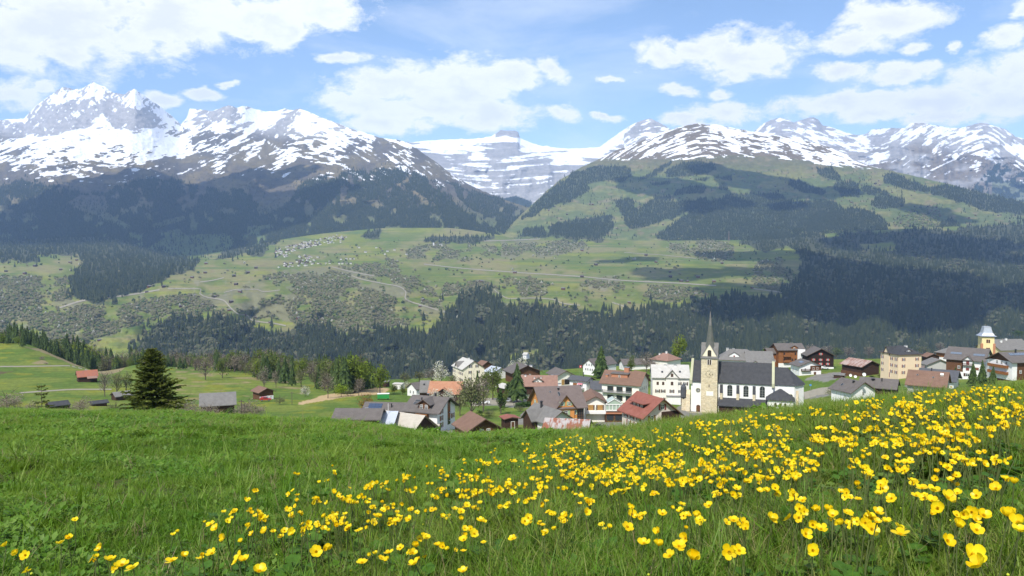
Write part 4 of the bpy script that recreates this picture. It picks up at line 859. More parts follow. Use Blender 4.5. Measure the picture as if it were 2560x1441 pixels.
def head_frame(g, sc):
    """heads lean towards the light and the valley viewer"""
    tl, az_ = abs(g.gauss(0.58, 0.36)), g.gauss(-math.pi / 2 - 0.25, 0.75)
    zax = Vector((math.cos(az_) * math.sin(tl), math.sin(az_) * math.sin(tl), math.cos(tl)))
    q = zax.to_track_quat('Z', 'Y').to_matrix().to_4x4()
    return q @ Matrix.Rotation(g.random() * 6.28, 4, 'Z') @ Matrix.Scale(sc, 4)
NAMED = {(2520, 1292): 'largest open marigold at the right edge, uppermost of a tight trio', (2546, 1308): 'marigold at the very right edge, middle of a tight trio', (2552, 1330): 'marigold at the very right edge, lowest of a tight trio', (2430, 1390): 'big marigold turned sideways in the lower right corner', (2449, 1416): 'marigold just below the sideways one in the lower right corner',
 (1731, 1396): 'wide open marigold nearest the bottom edge right of centre', (1697, 1367): 'upper marigold of the close group at the bottom right of centre', (1675, 1391): 'lower left marigold of the close group at the bottom right of centre', (1647, 1365): 'marigold left of the close group at the bottom right of centre', (1714, 1346): 'small marigold above the close group at the bottom right of centre', (1823, 1380): 'big marigold with a smaller one touching its right side near the bottom', (1847, 1378): 'small marigold touching the right side of a bigger one near the bottom',
 (2032, 1377): 'single marigold standing alone near the bottom between two gaps', (2368, 1353): 'marigold left below the larger one in the lower right grass', (2396, 1316): 'round marigold above the sideways one in the lower right', (2441, 1326): 'marigold between the round one and the trio at the right edge', (2251, 1337): 'marigold with another directly above it in the lower right grass', (2179, 1324): 'marigold on a short stem left of the upright pair in the lower right', (1931, 1301): 'big marigold standing above the grass right of centre', (1037, 1410): 'big marigold at the bottom edge left of centre', (1040, 1365): 'marigold directly above the big one at the bottom edge left of centre', (648, 1430): 'marigold cut by the bottom edge in the left half', (2368, 1245): 'largest marigold of the thick bunch at right', (2459, 1290): 'marigold between the thick bunch and the trio at the right edge', (12, 1366): 'marigold at the very left edge'}
def flower_label(u, y):
    """words that place a flower by what lies around it"""
    for (a, b_), t_ in NAMED.items():
        if abs(a - u) < .6 and abs(b_ - y) < .6: return t_
    if u < 700: return 'small marigold in the thinly flowered lower left of the meadow'
    if u < 1400: return 'marigold in the loose strip that runs from lower left to the middle'
    if y < 1130 and u > 1850: return 'marigold on the crowded upper right rim of the meadow'
    if y < 1210: return 'marigold in the dense yellow band %s' % ('below the red roofed house and the church' if u < 1850 else 'below the grey bungalow and the chalets')
    return 'marigold in the open grass below the dense band, %s' % ('under the church' if u < 1950 else 'toward the lower right corner')
rest = []; n_pet = 0
for i, (u, y, s_, h_, d) in enumerate(FLOWERS):
    g = random.Random(1000 + i); head = Vector(unproj(u, y, d)); bx, by = head.x + g.gauss(0, 0.02), head.y + g.gauss(0, 0.02) + 0.01
    base = Vector((bx, by, float(ground_z(bx, by)) - 0.01))
    if i >= 300: rest.append((head, base, s_, g)); continue
    o = bpy.data.objects.new('marigold_flower', None); o.empty_display_size = 0.02; o.location = base
    link(o, None, flower_label(u, y), 'flower', 'yellow marsh marigolds in the meadow')
    M_ = head_frame(g, s_); hl = head - base
    mid = hl * 0.5 + Vector((g.gauss(0, .01), g.gauss(0, .01), 0)); zax = (M_.to_3x3() @ Vector((0, 0, 1))).normalized()
    V, Fc = tube_geo([(0, 0, 0), mid, hl - zax * 0.008, hl], 0.0019, 0.0013, 4); link(bpy.data.objects.new('stem', mesh_from('stem', V, Fc, [M_STEM], smooth=True)), parent=o)
    if s_ * F * 0.045 / d > 17.5:
        npet, cup = (5, 5, 6)[i % 3], (0, 1, 1, 2, 0, 3)[g.randrange(6)]
        for k in range(npet):
            p_ = bpy.data.objects.new('petal', PETALS[cup]); p_.parent = o
            p_.matrix_local = Matrix.Translation(hl) @ M_ @ Matrix.Rotation(6.2832 * k / npet + g.uniform(-.12, .12), 4, 'Z') @ Matrix.Rotation(g.uniform(-.2, .12), 4, 'Y') @ Matrix.Scale(g.uniform(0.9, 1.1), 4)
            COL.objects.link(p_); n_pet += 1
        c_ = bpy.data.objects.new('stamens', ME_STA); c_.parent = o; c_.matrix_local = Matrix.Translation(hl) @ M_; COL.objects.link(c_)
    else:
        c_ = bpy.data.objects.new('bloom', BLOOMS[g.randrange(8)]); c_.parent = o; c_.matrix_local = Matrix.Translation(hl) @ M_; COL.objects.link(c_)
# the remaining, smaller looking flowers
P, sc_, rt, pk, tl = [], [], [], [], []
for head, base, s_, g in rest:
    P.append(head); sc_.append((s_, s_, s_)); e = head_frame(g, 1.0).to_euler(); tl.append((e.x, e.y)); rt.append(e.z); pk.append(g.randrange(8))
scatter('marigold_blooms', 'smaller yellow marigold blooms spread over the farther meadow', np.array(P), np.array(sc_), np.array(rt), pk, [tpl_ob(b_) for b_ in BLOOMS], np.array(tl))
V, Fc = [], []
for head, base, s_, g in rest:
    a, b_ = tube_geo([base, (base + head) / 2 + Vector((g.gauss(0, .01), g.gauss(0, .01), 0)), head], 0.0019, 0.0014, 3); k = len(V); V += a; Fc += [tuple(k + q for q in f) for f in b_]
link(bpy.data.objects.new('marigold_stems', mesh_from('marigold_stems', V, Fc, [M_STEM])), 'stuff', 'thin stems of the farther marigolds')
# round marigold leaves and buds near the flowers
def kidney_tpl(name, n, seed):
    g = random.Random(seed); V, Fc = [], []
    for i in range(n):
        a = g.random() * 6.283; r0 = g.uniform(0.01, 0.07); L = g.uniform(0.02, 0.036); up = g.uniform(0.05, 0.7); cxx, cyy, cz = r0 * math.cos(a), r0 * math.sin(a), g.uniform(0.04, 0.12)
        d = Vector((math.cos(a), math.sin(a), up)).normalized(); sd = Vector((-math.sin(a), math.cos(a), 0)); k = len(V); V.append((cxx, cyy, cz))
        for j in range(10):
            t = (j / 9.0 - 0.5) * 5.4; q = Vector((cxx, cyy, cz)) + L * (d * (math.cos(t) * 0.9 + 0.25) + sd * math.sin(t)); V.append((q.x, q.y, q.z + 0.006 * (j % 2)))
        Fc += [(k, k + 1 + j, k + 2 + j) for j in range(9)]
        k = len(V); V += [(0.002, 0, 0), (-0.002, 0, 0), (cxx, cyy, cz)]; Fc.append((k, k + 1, k + 2))
    return tpl_ob(mesh_from(name, V, Fc, [M_KID], smooth=True))
M_KID = grass_mat('marigold_leaves', (0.050, 0.125, 0.012), (0.075, 0.150, 0.016), (0.12, 0.18, 0.03), 0.3)
def bud_tpl():
    V, Fc = tube_geo([(0, 0, 0), (0.004, 0.002, 0.06), (0.0, 0.004, 0.125)], 0.0014, 0.001, 4); mi = [0] * len(Fc); k = len(V); bm = bmesh.new(); bmesh.ops.create_icosphere(bm, subdivisions=1, radius=0.006, matrix=Matrix.Translation((0, 0.004, 0.128)))
    bm.verts.index_update(); V += [tuple(v.co) for v in bm.verts]; Fc += [tuple(k + v.index for v in f.verts) for f in bm.faces]; mi += [1] * (len(Fc) - len(mi)); bm.free()
    return tpl_ob(mesh_from('bud_shape', V, Fc, [M_STEM, M_BUD], mi, True))
TK = [kidney_tpl('marigold_leaf_shape', 6, 1), kidney_tpl('marigold_leaf_shape', 8, 2), bud_tpl()]
ii = rng.integers(0, len(FLOWERS), 900); P, sc_, pk = [], [], []
for i in ii:
    f = FLOWERS[i]; h_ = unproj(f[0], f[1], f[4]); x, y = h_[0] + rng.normal(0, 0.13), h_[1] + rng.normal(0, 0.13)
    if y < 0.7: continue
    P.append((x, y, float(ground_z(x, y)))); s_ = rng.uniform(0.4, 0.85); sc_.append((s_, s_, s_)); pk.append(rng.choice([0, 1, 2], p=[.42, .40, .18]))
scatter('marigold_leaves', 'round dark green marigold leaves and buds between the grass', np.array(P), np.array(sc_), rng.uniform(0, 6.28, len(P)), pk, TK)
# broad leaved docks along the rim
M_DOCK = grass_mat('dock_leaves', (0.085, 0.185, 0.014), (0.11, 0.22, 0.018), (0.16, 0.27, 0.03), 0.35)
def dock_leaf(L, W):
    V, Fc = [], []
    for i in range(7):
        t = i / 6.0; wd = W * math.sin(math.pi * min(0.98, 0.08 + t * 0.9)) ** 0.8 * 0.5; z = L * (0.75 * t - 0.55 * t * t * t); x = L * t * 0.75
        for s_ in (-1, 0, 1): V.append((x, s_ * wd, z + (0.012 * (i % 2) if s_ else -0.012)))
    for i in range(6):
        for j in range(2): k = i * 3 + j; Fc.append((k, k + 1, k + 4, k + 3))
    return mesh_from('leaf', V, Fc, [M_DOCK], smooth=True)
DL = [dock_leaf(0.22, 0.075), dock_leaf(0.17, 0.085), dock_leaf(0.26, 0.07)]
DOCKS = [(1075, 1082, 1.15, 14, 'large leafy dock clump at the meadow rim below the white house'), (1098, 1086, .95, 12, 'lower dock clump just right of the large rim clump'), (225, 1086, 0.75, 14, 'pale yellow green leaf patch in the left meadow'), (268, 1082, 0.7, 12, 'pale leaves right of the yellow green patch in the left meadow'), (1905, 1016, 1.0, 14, 'tall leafy dock at the rim below the church choir'),
         (1848, 1030, 0.9, 12, 'leafy dock at the rim below the church aisle roof'), (1962, 1002, 0.9, 11, 'dark dock clump below the three small church windows'), (1545, 1070, 0.8, 10, 'leafy dock at the rim below the conservatory'), (1456, 1076, 0.8, 10, 'low dock at the rim below the rusty roof'), (1395, 1076, 0.7, 9, 'small dock at the rim below the half timbered corner'), (1240, 1082, 0.8, 10, 'leafy dock at the rim below the brown shed'), (2080, 992, 0.8, 10, 'dock clump at the rim below the long grey roof')]
for j, (u, y, s_, n_, lab) in enumerate(DOCKS):
    g = random.Random(70 + j); ry = unproj(u, y, ds); hit = np.flatnonzero(ground_z(ry[:, 0], ry[:, 1]) + 0.06 > ry[:, 2])
    d = ds[hit[0]] if len(hit) else float(np.interp(u, *DEu)) * 0.95
    q = unproj(u, y, d); o = bpy.data.objects.new('dock_plant', None); o.location = (q[0], q[1], float(ground_z(q[0], q[1])) - 0.01); o.empty_display_size = 0.1
    link(o, None, lab, 'plant', 'broad leaved docks on the meadow rim')
    for k in range(n_):
        lf = bpy.data.objects.new('leaf', DL[g.randrange(3)]); a = g.random() * 6.283
        lf.matrix_local = Matrix.Translation((g.gauss(0, .07) * s_, g.gauss(0, .05) * s_, 0)) @ Matrix.Rotation(a, 4, 'Z') @ Matrix.Rotation(g.uniform(-0.7, 0.15), 4, 'Y') @ Matrix.Scale(s_ * g.uniform(0.6, 1.1), 4)
        link(lf, parent=o)
# ================================================================ VILLAGE
def roof_mat(name, c1, c2, rough=0.8, metal=0.0, rows=3.2, rust=None):
    m, nt, b = new_mat(name); tco = N(nt, 'ShaderNodeTexCoord').outputs['Object']
    n = noise_n(nt, tco, 0.9, 7, 0.65); col = mix_n(nt, ramp_n(nt, n, [(0.3, 0), (0.7, 1)]), c1, c2)
    sp = noise_n(nt, vmath(nt, 'MULTIPLY', tco, (2.5, 6, 6)), 1.6, 3, 0.7); col = scale_c(nt, col, math_n(nt, 'MULTIPLY_ADD', sp, 0.6, 0.7))
    if rust is not None:
        rn = noise_n(nt, vmath(nt, 'MULTIPLY', tco, (0.9, 0.25, 0.25)), 1.1, 5, 0.6); col = mix_n(nt, ramp_n(nt, rn, [(0.46, 0), (0.56, 1)]), col, rust)
    nt.links.new(col, b.inputs['Base Color']); b.inputs['Roughness'].default_value = rough; b.inputs['Metallic'].default_value = metal; b.inputs['Specular IOR Level'].default_value = 0.3
    w_ = nt.nodes.new('ShaderNodeTexWave'); w_.wave_type = 'BANDS'; w_.bands_direction = 'Z'; w_.inputs['Scale'].default_value = rows; w_.inputs['Distortion'].default_value = 0.4; nt.links.new(tco, w_.inputs['Vector'])
    bn = N(nt, 'ShaderNodeBump', inp={'Strength': 0.35, 'Distance': 0.05, 'Height': w_.outputs['Fac']}); nt.links.new(bn.outputs[0], b.inputs['Normal'])
    return m
def wall_mat(name, col, var=0.10):
    m, nt, b = new_mat(name); tco = N(nt, 'ShaderNodeTexCoord').outputs['Object']
    n = noise_n(nt, tco, 0.6, 7, 0.7); st = noise_n(nt, vmath(nt, 'MULTIPLY', tco, (2.2, 2.2, 0.25)), 1.5, 5, 0.6)
    f = math_n(nt, 'ADD', math_n(nt, 'MULTIPLY_ADD', n, 2 * var, 1 - var), math_n(nt, 'MULTIPLY_ADD', st, 0.22, -0.11)); nt.links.new(scale_c(nt, col, f), b.inputs['Base Color'])
    b.inputs['Roughness'].default_value = 0.9; b.inputs['Specular IOR Level'].default_value = 0.15
    bn = N(nt, 'ShaderNodeBump', inp={'Strength': 0.15, 'Distance': 0.03, 'Height': noise_n(nt, tco, 14, 4)}); nt.links.new(bn.outputs[0], b.inputs['Normal']); return m
def wood_mat(name, c1, c2, boards=4.0):
    m, nt, b = new_mat(name); tco = N(nt, 'ShaderNodeTexCoord').outputs['Object']
    w_ = nt.nodes.new('ShaderNodeTexWave'); w_.bands_direction = 'Z'; w_.inputs['Scale'].default_value = boards; w_.inputs['Distortion'].default_value = 0.6; nt.links.new(tco, w_.inputs['Vector'])
    n = noise_n(nt, vmath(nt, 'MULTIPLY', tco, (0.5, 0.5, 3.0)), 1.3, 6, 0.65); col = mix_n(nt, ramp_n(nt, n, [(0.3, 0), (0.7, 1)]), c1, c2)
    nt.links.new(scale_c(nt, col, math_n(nt, 'MULTIPLY_ADD', w_.outputs['Fac'], 0.4, 0.75)), b.inputs['Base Color']); b.inputs['Roughness'].default_value = 0.85; b.inputs['Specular IOR Level'].default_value = 0.15
    bn = N(nt, 'ShaderNodeBump', inp={'Strength': 0.4, 'Distance': 0.04, 'Height': w_.outputs['Fac']}); nt.links.new(bn.outputs[0], b.inputs['Normal']); return m
def stone_mat(name, c1, c2, sc=1.6):
    m, nt, b = new_mat(name); tco = N(nt, 'ShaderNodeTexCoord').outputs['Object']
    v = nt.nodes.new('ShaderNodeTexVoronoi'); v.inputs['Scale'].default_value = sc; nt.links.new(vmath(nt, 'MULTIPLY', tco, (1, 1, 1.9)), v.inputs['Vector'])
    e = nt.nodes.new('ShaderNodeTexVoronoi'); e.feature = 'DISTANCE_TO_EDGE'; e.inputs['Scale'].default_value = sc; nt.links.new(vmath(nt, 'MULTIPLY', tco, (1, 1, 1.9)), e.inputs['Vector'])
    sv = N(nt, 'ShaderNodeSeparateColor', inp={0: v.outputs['Color']}).outputs[0]; col = mix_n(nt, sv, c1, c2); col = mix_n(nt, ramp_n(nt, noise_n(nt, tco, 0.5, 5), [(0.5, 0), (0.75, 0.6)]), col, (0.40, 0.36, 0.28))
    col = mix_n(nt, ramp_n(nt, e.outputs['Distance'], [(0.0, 0.8), (0.09, 0)]), col, (0.50, 0.45, 0.36)); nt.links.new(col, b.inputs['Base Color']); b.inputs['Roughness'].default_value = 0.95; b.inputs['Specular IOR Level'].default_value = 0.1
    bn = N(nt, 'ShaderNodeBump', inp={'Strength': 0.6, 'Distance': 0.06, 'Height': e.outputs['Distance']}); nt.links.new(bn.outputs[0], b.inputs['Normal']); return m
RM = dict(grey=roof_mat('grey_slate_roof', (0.098, 0.086, 0.080), (0.140, 0.124, 0.115)), slate=roof_mat('dark_slate_roof', (0.036, 0.037, 0.042), (0.060, 0.061, 0.066)), bluegrey=roof_mat('blue_grey_roof', (0.065, 0.068, 0.078), (0.095, 0.098, 0.108)), brown=roof_mat('brown_tile_roof', (0.15, 0.088, 0.062), (0.20, 0.12, 0.085)), taupe=roof_mat('taupe_tile_roof', (0.125, 0.098, 0.09), (0.165, 0.13, 0.118)),
          pink=roof_mat('pink_tile_roof', (0.22, 0.125, 0.095), (0.28, 0.17, 0.13)), red=roof_mat('red_tile_roof', (0.21, 0.07, 0.05), (0.27, 0.105, 0.078)), orange=roof_mat('orange_tile_roof', (0.33, 0.15, 0.085), (0.40, 0.21, 0.125)), pale=roof_mat('pale_cement_roof', (0.40, 0.385, 0.35), (0.50, 0.485, 0.45)), light=roof_mat('light_grey_roof', (0.135, 0.13, 0.122), (0.19, 0.182, 0.172)),
          tin=roof_mat('blue_white_metal_roof', (0.48, 0.52, 0.58), (0.58, 0.62, 0.66), 0.4, 0.3), metal=roof_mat('silver_metal_roof', (0.42, 0.45, 0.50), (0.52, 0.54, 0.58), 0.35, 0.5), rust=roof_mat('rusty_sheet_roof', (0.36, 0.33, 0.32), (0.42, 0.38, 0.36), 0.7, 0.1, rust=(0.26, 0.10, 0.06)), oldrust=roof_mat('brown_rusty_roof', (0.34, 0.27, 0.24), (0.40, 0.31, 0.27), 0.75, 0.0, rust=(0.23, 0.115, 0.085)), beige=roof_mat('beige_fibre_roof', (0.38, 0.345, 0.29), (0.47, 0.43, 0.37)), barnred=roof_mat('barn_red_roof', (0.33, 0.12, 0.06), (0.24, 0.10, 0.08)))
WM = dict(white=wall_mat('white_plaster', (0.76, 0.75, 0.73)), cream=wall_mat('cream_plaster', (0.76, 0.69, 0.53)), ivory=wall_mat('ivory_plaster', (0.76, 0.73, 0.66)), orange=wall_mat('orange_plaster', (0.60, 0.26, 0.085)), pink=wall_mat('pale_pink_plaster', (0.66, 0.56, 0.50)), yellow=wall_mat('pale_yellow_plaster', (0.72, 0.57, 0.40)), lemon=wall_mat('lemon_plaster', (0.74, 0.60, 0.32)), grey=wall_mat('grey_plaster', (0.42, 0.41, 0.39)), terra=wall_mat('terracotta_plaster', (0.42, 0.19, 0.11)),
          wood=wood_mat('brown_boards', (0.10, 0.047, 0.024), (0.15, 0.075, 0.04)), dark=wood_mat('dark_boards', (0.045, 0.025, 0.018), (0.075, 0.042, 0.028)), black=wood_mat('black_brown_logs', (0.022, 0.014, 0.011), (0.04, 0.024, 0.018)), amber=wood_mat('amber_boards', (0.22, 0.085, 0.03), (0.30, 0.13, 0.05)), ochre=wood_mat('ochre_boards', (0.34, 0.19, 0.06), (0.42, 0.25, 0.09)), stone=stone_mat('rubble_stone', (0.68, 0.58, 0.40), (0.48, 0.39, 0.25)))
M_GLASS, nt_, b_ = new_mat('window_glass'); b_.inputs['Base Color'].default_value = (0.025, 0.03, 0.035, 1); b_.inputs['Roughness'].default_value = 0.12; b_.inputs['Specular IOR Level'].default_value = 0.6
M_WHITEF = plain('white_frame_paint', (0.74, 0.73, 0.70), 0.5, 0.05); M_BROWNF = plain('brown_frame_paint', (0.085, 0.045, 0.028), 0.6, 0.15); M_TRIM = plain('stained_roof_edge', (0.11, 0.07, 0.05), 0.7, 0.15)
SHU = dict(brown=plain('brown_shutter', (0.075, 0.04, 0.028), 0.6, 0.12), red=plain('red_shutter', (0.42, 0.035, 0.03), 0.5, 0.12), wine=plain('wine_red_shutter', (0.20, 0.05, 0.045), 0.55, 0.12), green=plain('pale_green_shutter', (0.33, 0.42, 0.25), 0.6, 0.1), rust=plain('rust_brown_shutter', (0.20, 0.075, 0.04), 0.6, 0.12))
M_SOLAR, nt_, b_ = new_mat('solar_glass'); b_.inputs['Base Color'].default_value = (0.20, 0.24, 0.30, 1); b_.inputs['Roughness'].default_value = 0.18; b_.inputs['Metallic'].default_value = 0.35
M_SOLARD, nt_, b_ = new_mat('blue_solar_glass'); b_.inputs['Base Color'].default_value = (0.03, 0.055, 0.11, 1); b_.inputs['Roughness'].default_value = 0.2
M_STEEL = plain('weathered_steel', (0.30, 0.30, 0.31), 0.5, 0.1, metal=0.6); M_DARK = plain('opening_shade', (0.015, 0.013, 0.012), 0.9, 0.2); M_BLACKM = plain('black_metal', (0.03, 0.03, 0.032), 0.5, 0.1); M_CHIM = plain('white_chimney_plaster', (0.72, 0.70, 0.66), 0.85, 0.1)  # the near-black one puts the shade inside openings into colour

class MB:
    def __init__(s): s.V, s.F, s.M = [], [], []
    def poly(s, pts, m=0):
        k = len(s.V); s.V += [tuple(p_) for p_ in pts]; s.F.append(tuple(range(k, k + len(pts)))); s.M.append(m); return s
    def prism(s, sec, x0, x1, m=0, axis='x', mend=None):
        """extrude a closed (a, z) outline along x (or y)"""
        f = (lambda t, a, z: (t, a, z)) if axis == 'x' else (lambda t, a, z: (a, t, z)); n = len(sec)
        for i in range(n):
            a, b_ = sec[i], sec[(i + 1) % n]; s.poly([f(x0, *a), f(x1, *a), f(x1, *b_), f(x0, *b_)], m)
        s.poly([f(x0, *q) for q in sec][::-1], m if mend is None else mend); s.poly([f(x1, *q) for q in sec], m if mend is None else mend); return s
    def box(s, x0, x1, y0, y1, z0, z1, m=0): return s.prism([(y0, z0), (y1, z0), (y1, z1), (y0, z1)], x0, x1, m)
    def tube(s, pts, r0, r1=None, n=6, m=0):
        V, Fc = tube_geo(pts, r0, r0 if r1 is None else r1, n); k = len(s.V); s.V += [tuple(v) for v in V]
        for f in Fc: s.F.append(tuple(k + q for q in f)); s.M.append(m)
        return s
    def lathe(s, prof, n=8, m=0, c=(0, 0), ph=0.0):
        k = len(s.V)
        for r, z in prof:
            for i in range(n): s.V.append((c[0] + r * math.cos(ph + 6.28319 * i / n), c[1] + r * math.sin(ph + 6.28319 * i / n), z))
        for j in range(len(prof) - 1):
            for i in range(n): s.F.append((k + j * n + i, k + j * n + (i + 1) % n, k + (j + 1) * n + (i + 1) % n, k + (j + 1) * n + i)); s.M.append(m)
        return s
    def make(s, name, mats, parent=None, smooth=False, matrix=None):
        me = mesh_from(name, s.V, s.F, mats if isinstance(mats, (list, tuple)) else [mats], s.M, smooth)
        bm = bmesh.new(); bm.from_mesh(me); bmesh.ops.recalc_face_normals(bm, faces=bm.faces); bm.to_mesh(me); bm.free()
        return put(me, name, parent, matrix)
def put(me, name, parent=None, matrix=None):
    o = bpy.data.objects.new(name, me); COL.objects.link(o)
    if parent is not None: o.parent = parent
    if matrix is not None: o.matrix_local = matrix
    return o
def empty(name, loc, rz=0, label=None, cat=None, group=None):
    o = bpy.data.objects.new(name, None); o.location = loc; o.rotation_euler = (0, 0, rz); o.empty_display_size = 0.5
    return link(o, None, label, cat, group)
FACE_ROT = {'F': 0, 'R': math.pi / 2, 'B': math.pi, 'L': -math.pi / 2}
WCACHE = {}
def window_meshes(w, h, arch, frame):
    key = (round(w, 2), round(h, 2), arch, frame.name)
    if key not in WCACHE:
        b = MB(); t_, pr = 0.09, 0.07
        out = [(-w / 2, 0), (w / 2, 0)] + ([(w / 2 * math.cos(a), h - w / 2 * 0.7 + w / 2 * 0.7 * math.sin(a)) for a in np.linspace(0, math.pi, 7)] if arch else [(w / 2, h), (-w / 2, h)])
        cx_, cz_ = 0, h / 2; inn = [(x * (1 - 2 * t_ / w), cz_ + (z - cz_) * (1 - 2 * t_ / h)) for x, z in out]; n = len(out)
        for i in range(n):
            j = (i + 1) % n
            b.poly([(out[i][0], -pr, out[i][1]), (out[j][0], -pr, out[j][1]), (inn[j][0], -pr, inn[j][1]), (inn[i][0], -pr, inn[i][1])])
            b.poly([(out[i][0], -pr, out[i][1]), (out[i][0], 0.02, out[i][1]), (out[j][0], 0.02, out[j][1]), (out[j][0], -pr, out[j][1])])
            b.poly([(inn[i][0], -pr, inn[i][1]), (inn[j][0], -pr, inn[j][1]), (inn[j][0], -0.015, inn[j][1]), (inn[i][0], -0.015, inn[i][1])])
        b.box(-0.035, 0.035, -pr + 0.01, -0.016, t_, h - t_); b.box(-w / 2 + t_, w / 2 - t_, -pr + 0.013, -0.017, h * 0.60 - 0.03, h * 0.60 + 0.03)
        fm = mesh_from('window', b.V, b.F, [frame])
        pm = mesh_from('pane', [(x, -0.02, z) for x, z in inn], [tuple(range(n))], [M_GLASS])
        WCACHE[key] = (fm, pm)
    return WCACHE[key]
def shutter_mesh(w, h, mat):
    key = ('s', round(w, 2), round(h, 2), mat.name)
    if key not in WCACHE:
        b = MB().box(-w / 2, w / 2, -0.09, -0.005, 0, h)
        for k in range(5): b.box(-w / 2 + 0.06, w / 2 - 0.06, -0.105, -0.085, h * (0.1 + 0.17 * k), h * (0.1 + 0.17 * k) + h * 0.1)
        WCACHE[key] = mesh_from('shutter', b.V, b.F, [mat])
    return WCACHE[key]
def face_m(L, W, face, s, z):
    c = {'F': (s, -W / 2), 'B': (-s, W / 2), 'R': (L / 2, s), 'L': (-L / 2, -s)}[face]
    return Matrix.Translation((c[0], c[1], z)) @ Matrix.Rotation(FACE_ROT[face], 4, 'Z')
def window(parent, M_, w=0.9, h=1.25, shut=None, arch=False, frame=None, closed=False):
    fm, pm = window_meshes(w, h, arch, frame or M_WHITEF); o = put(fm, 'window', parent, M_)
    put(pm, 'pane', o)
    if shut:
        if closed: put(shutter_mesh(w * 0.96, h * 0.97, SHU[shut]), 'shutter', o, Matrix.Translation((0, 0, 0.02)))
        else:
            for s_ in (-1, 1): put(shutter_mesh(w * 0.5, h, SHU[shut]), 'shutter', o, Matrix.Translation((s_ * w * 0.76, 0.0, 0)))
    return o
def gable_roof(b, L, W, H, tp, ov, og, th, m=0, me_=1):
    e, r = H - ov * tp, H + W / 2 * tp; y = W / 2 + ov
    return b.prism([(-y, e), (0, r), (y, e), (y, e + th), (0, r + th * 1.12), (-y, e + th)], -L / 2 - og, L / 2 + og, m, mend=me_)
def hip_roof(b, L, W, H, tp, ov, th, ridge, m=0, me_=1):
    x, y, e, r = L / 2 + ov, W / 2 + ov, H - ov * tp * 0.4, H + W / 2 * tp; q = ridge / 2
    c = [(-x, -y), (x, -y), (x, y), (-x, y)]; t_ = e + th
    b.poly([(-x, -y, t_), (x, -y, t_), (q, 0, r), (-q, 0, r)], m); b.poly([(x, y, t_), (-x, y, t_), (-q, 0, r), (q, 0, r)], m)
    b.poly([(x, -y, t_), (x, y, t_), (q, 0, r)], m); b.poly([(-x, y, t_), (-x, -y, t_), (-q, 0, r)], m); b.poly([(p_[0], p_[1], e) for p_ in c], me_)
    for i in range(4): a, d = c[i], c[(i + 1) % 4]; b.poly([(*a, e), (*d, e), (*d, t_), (*a, t_)], me_)
    return b
def gable_wall(b, L, W, H, tp, m=0, sub=2.5):
    return b.prism([(-W / 2, -sub), (W / 2, -sub), (W / 2, H), (0, H + W / 2 * tp), (-W / 2, H)], -L / 2, L / 2, m)
HOUSES = {}
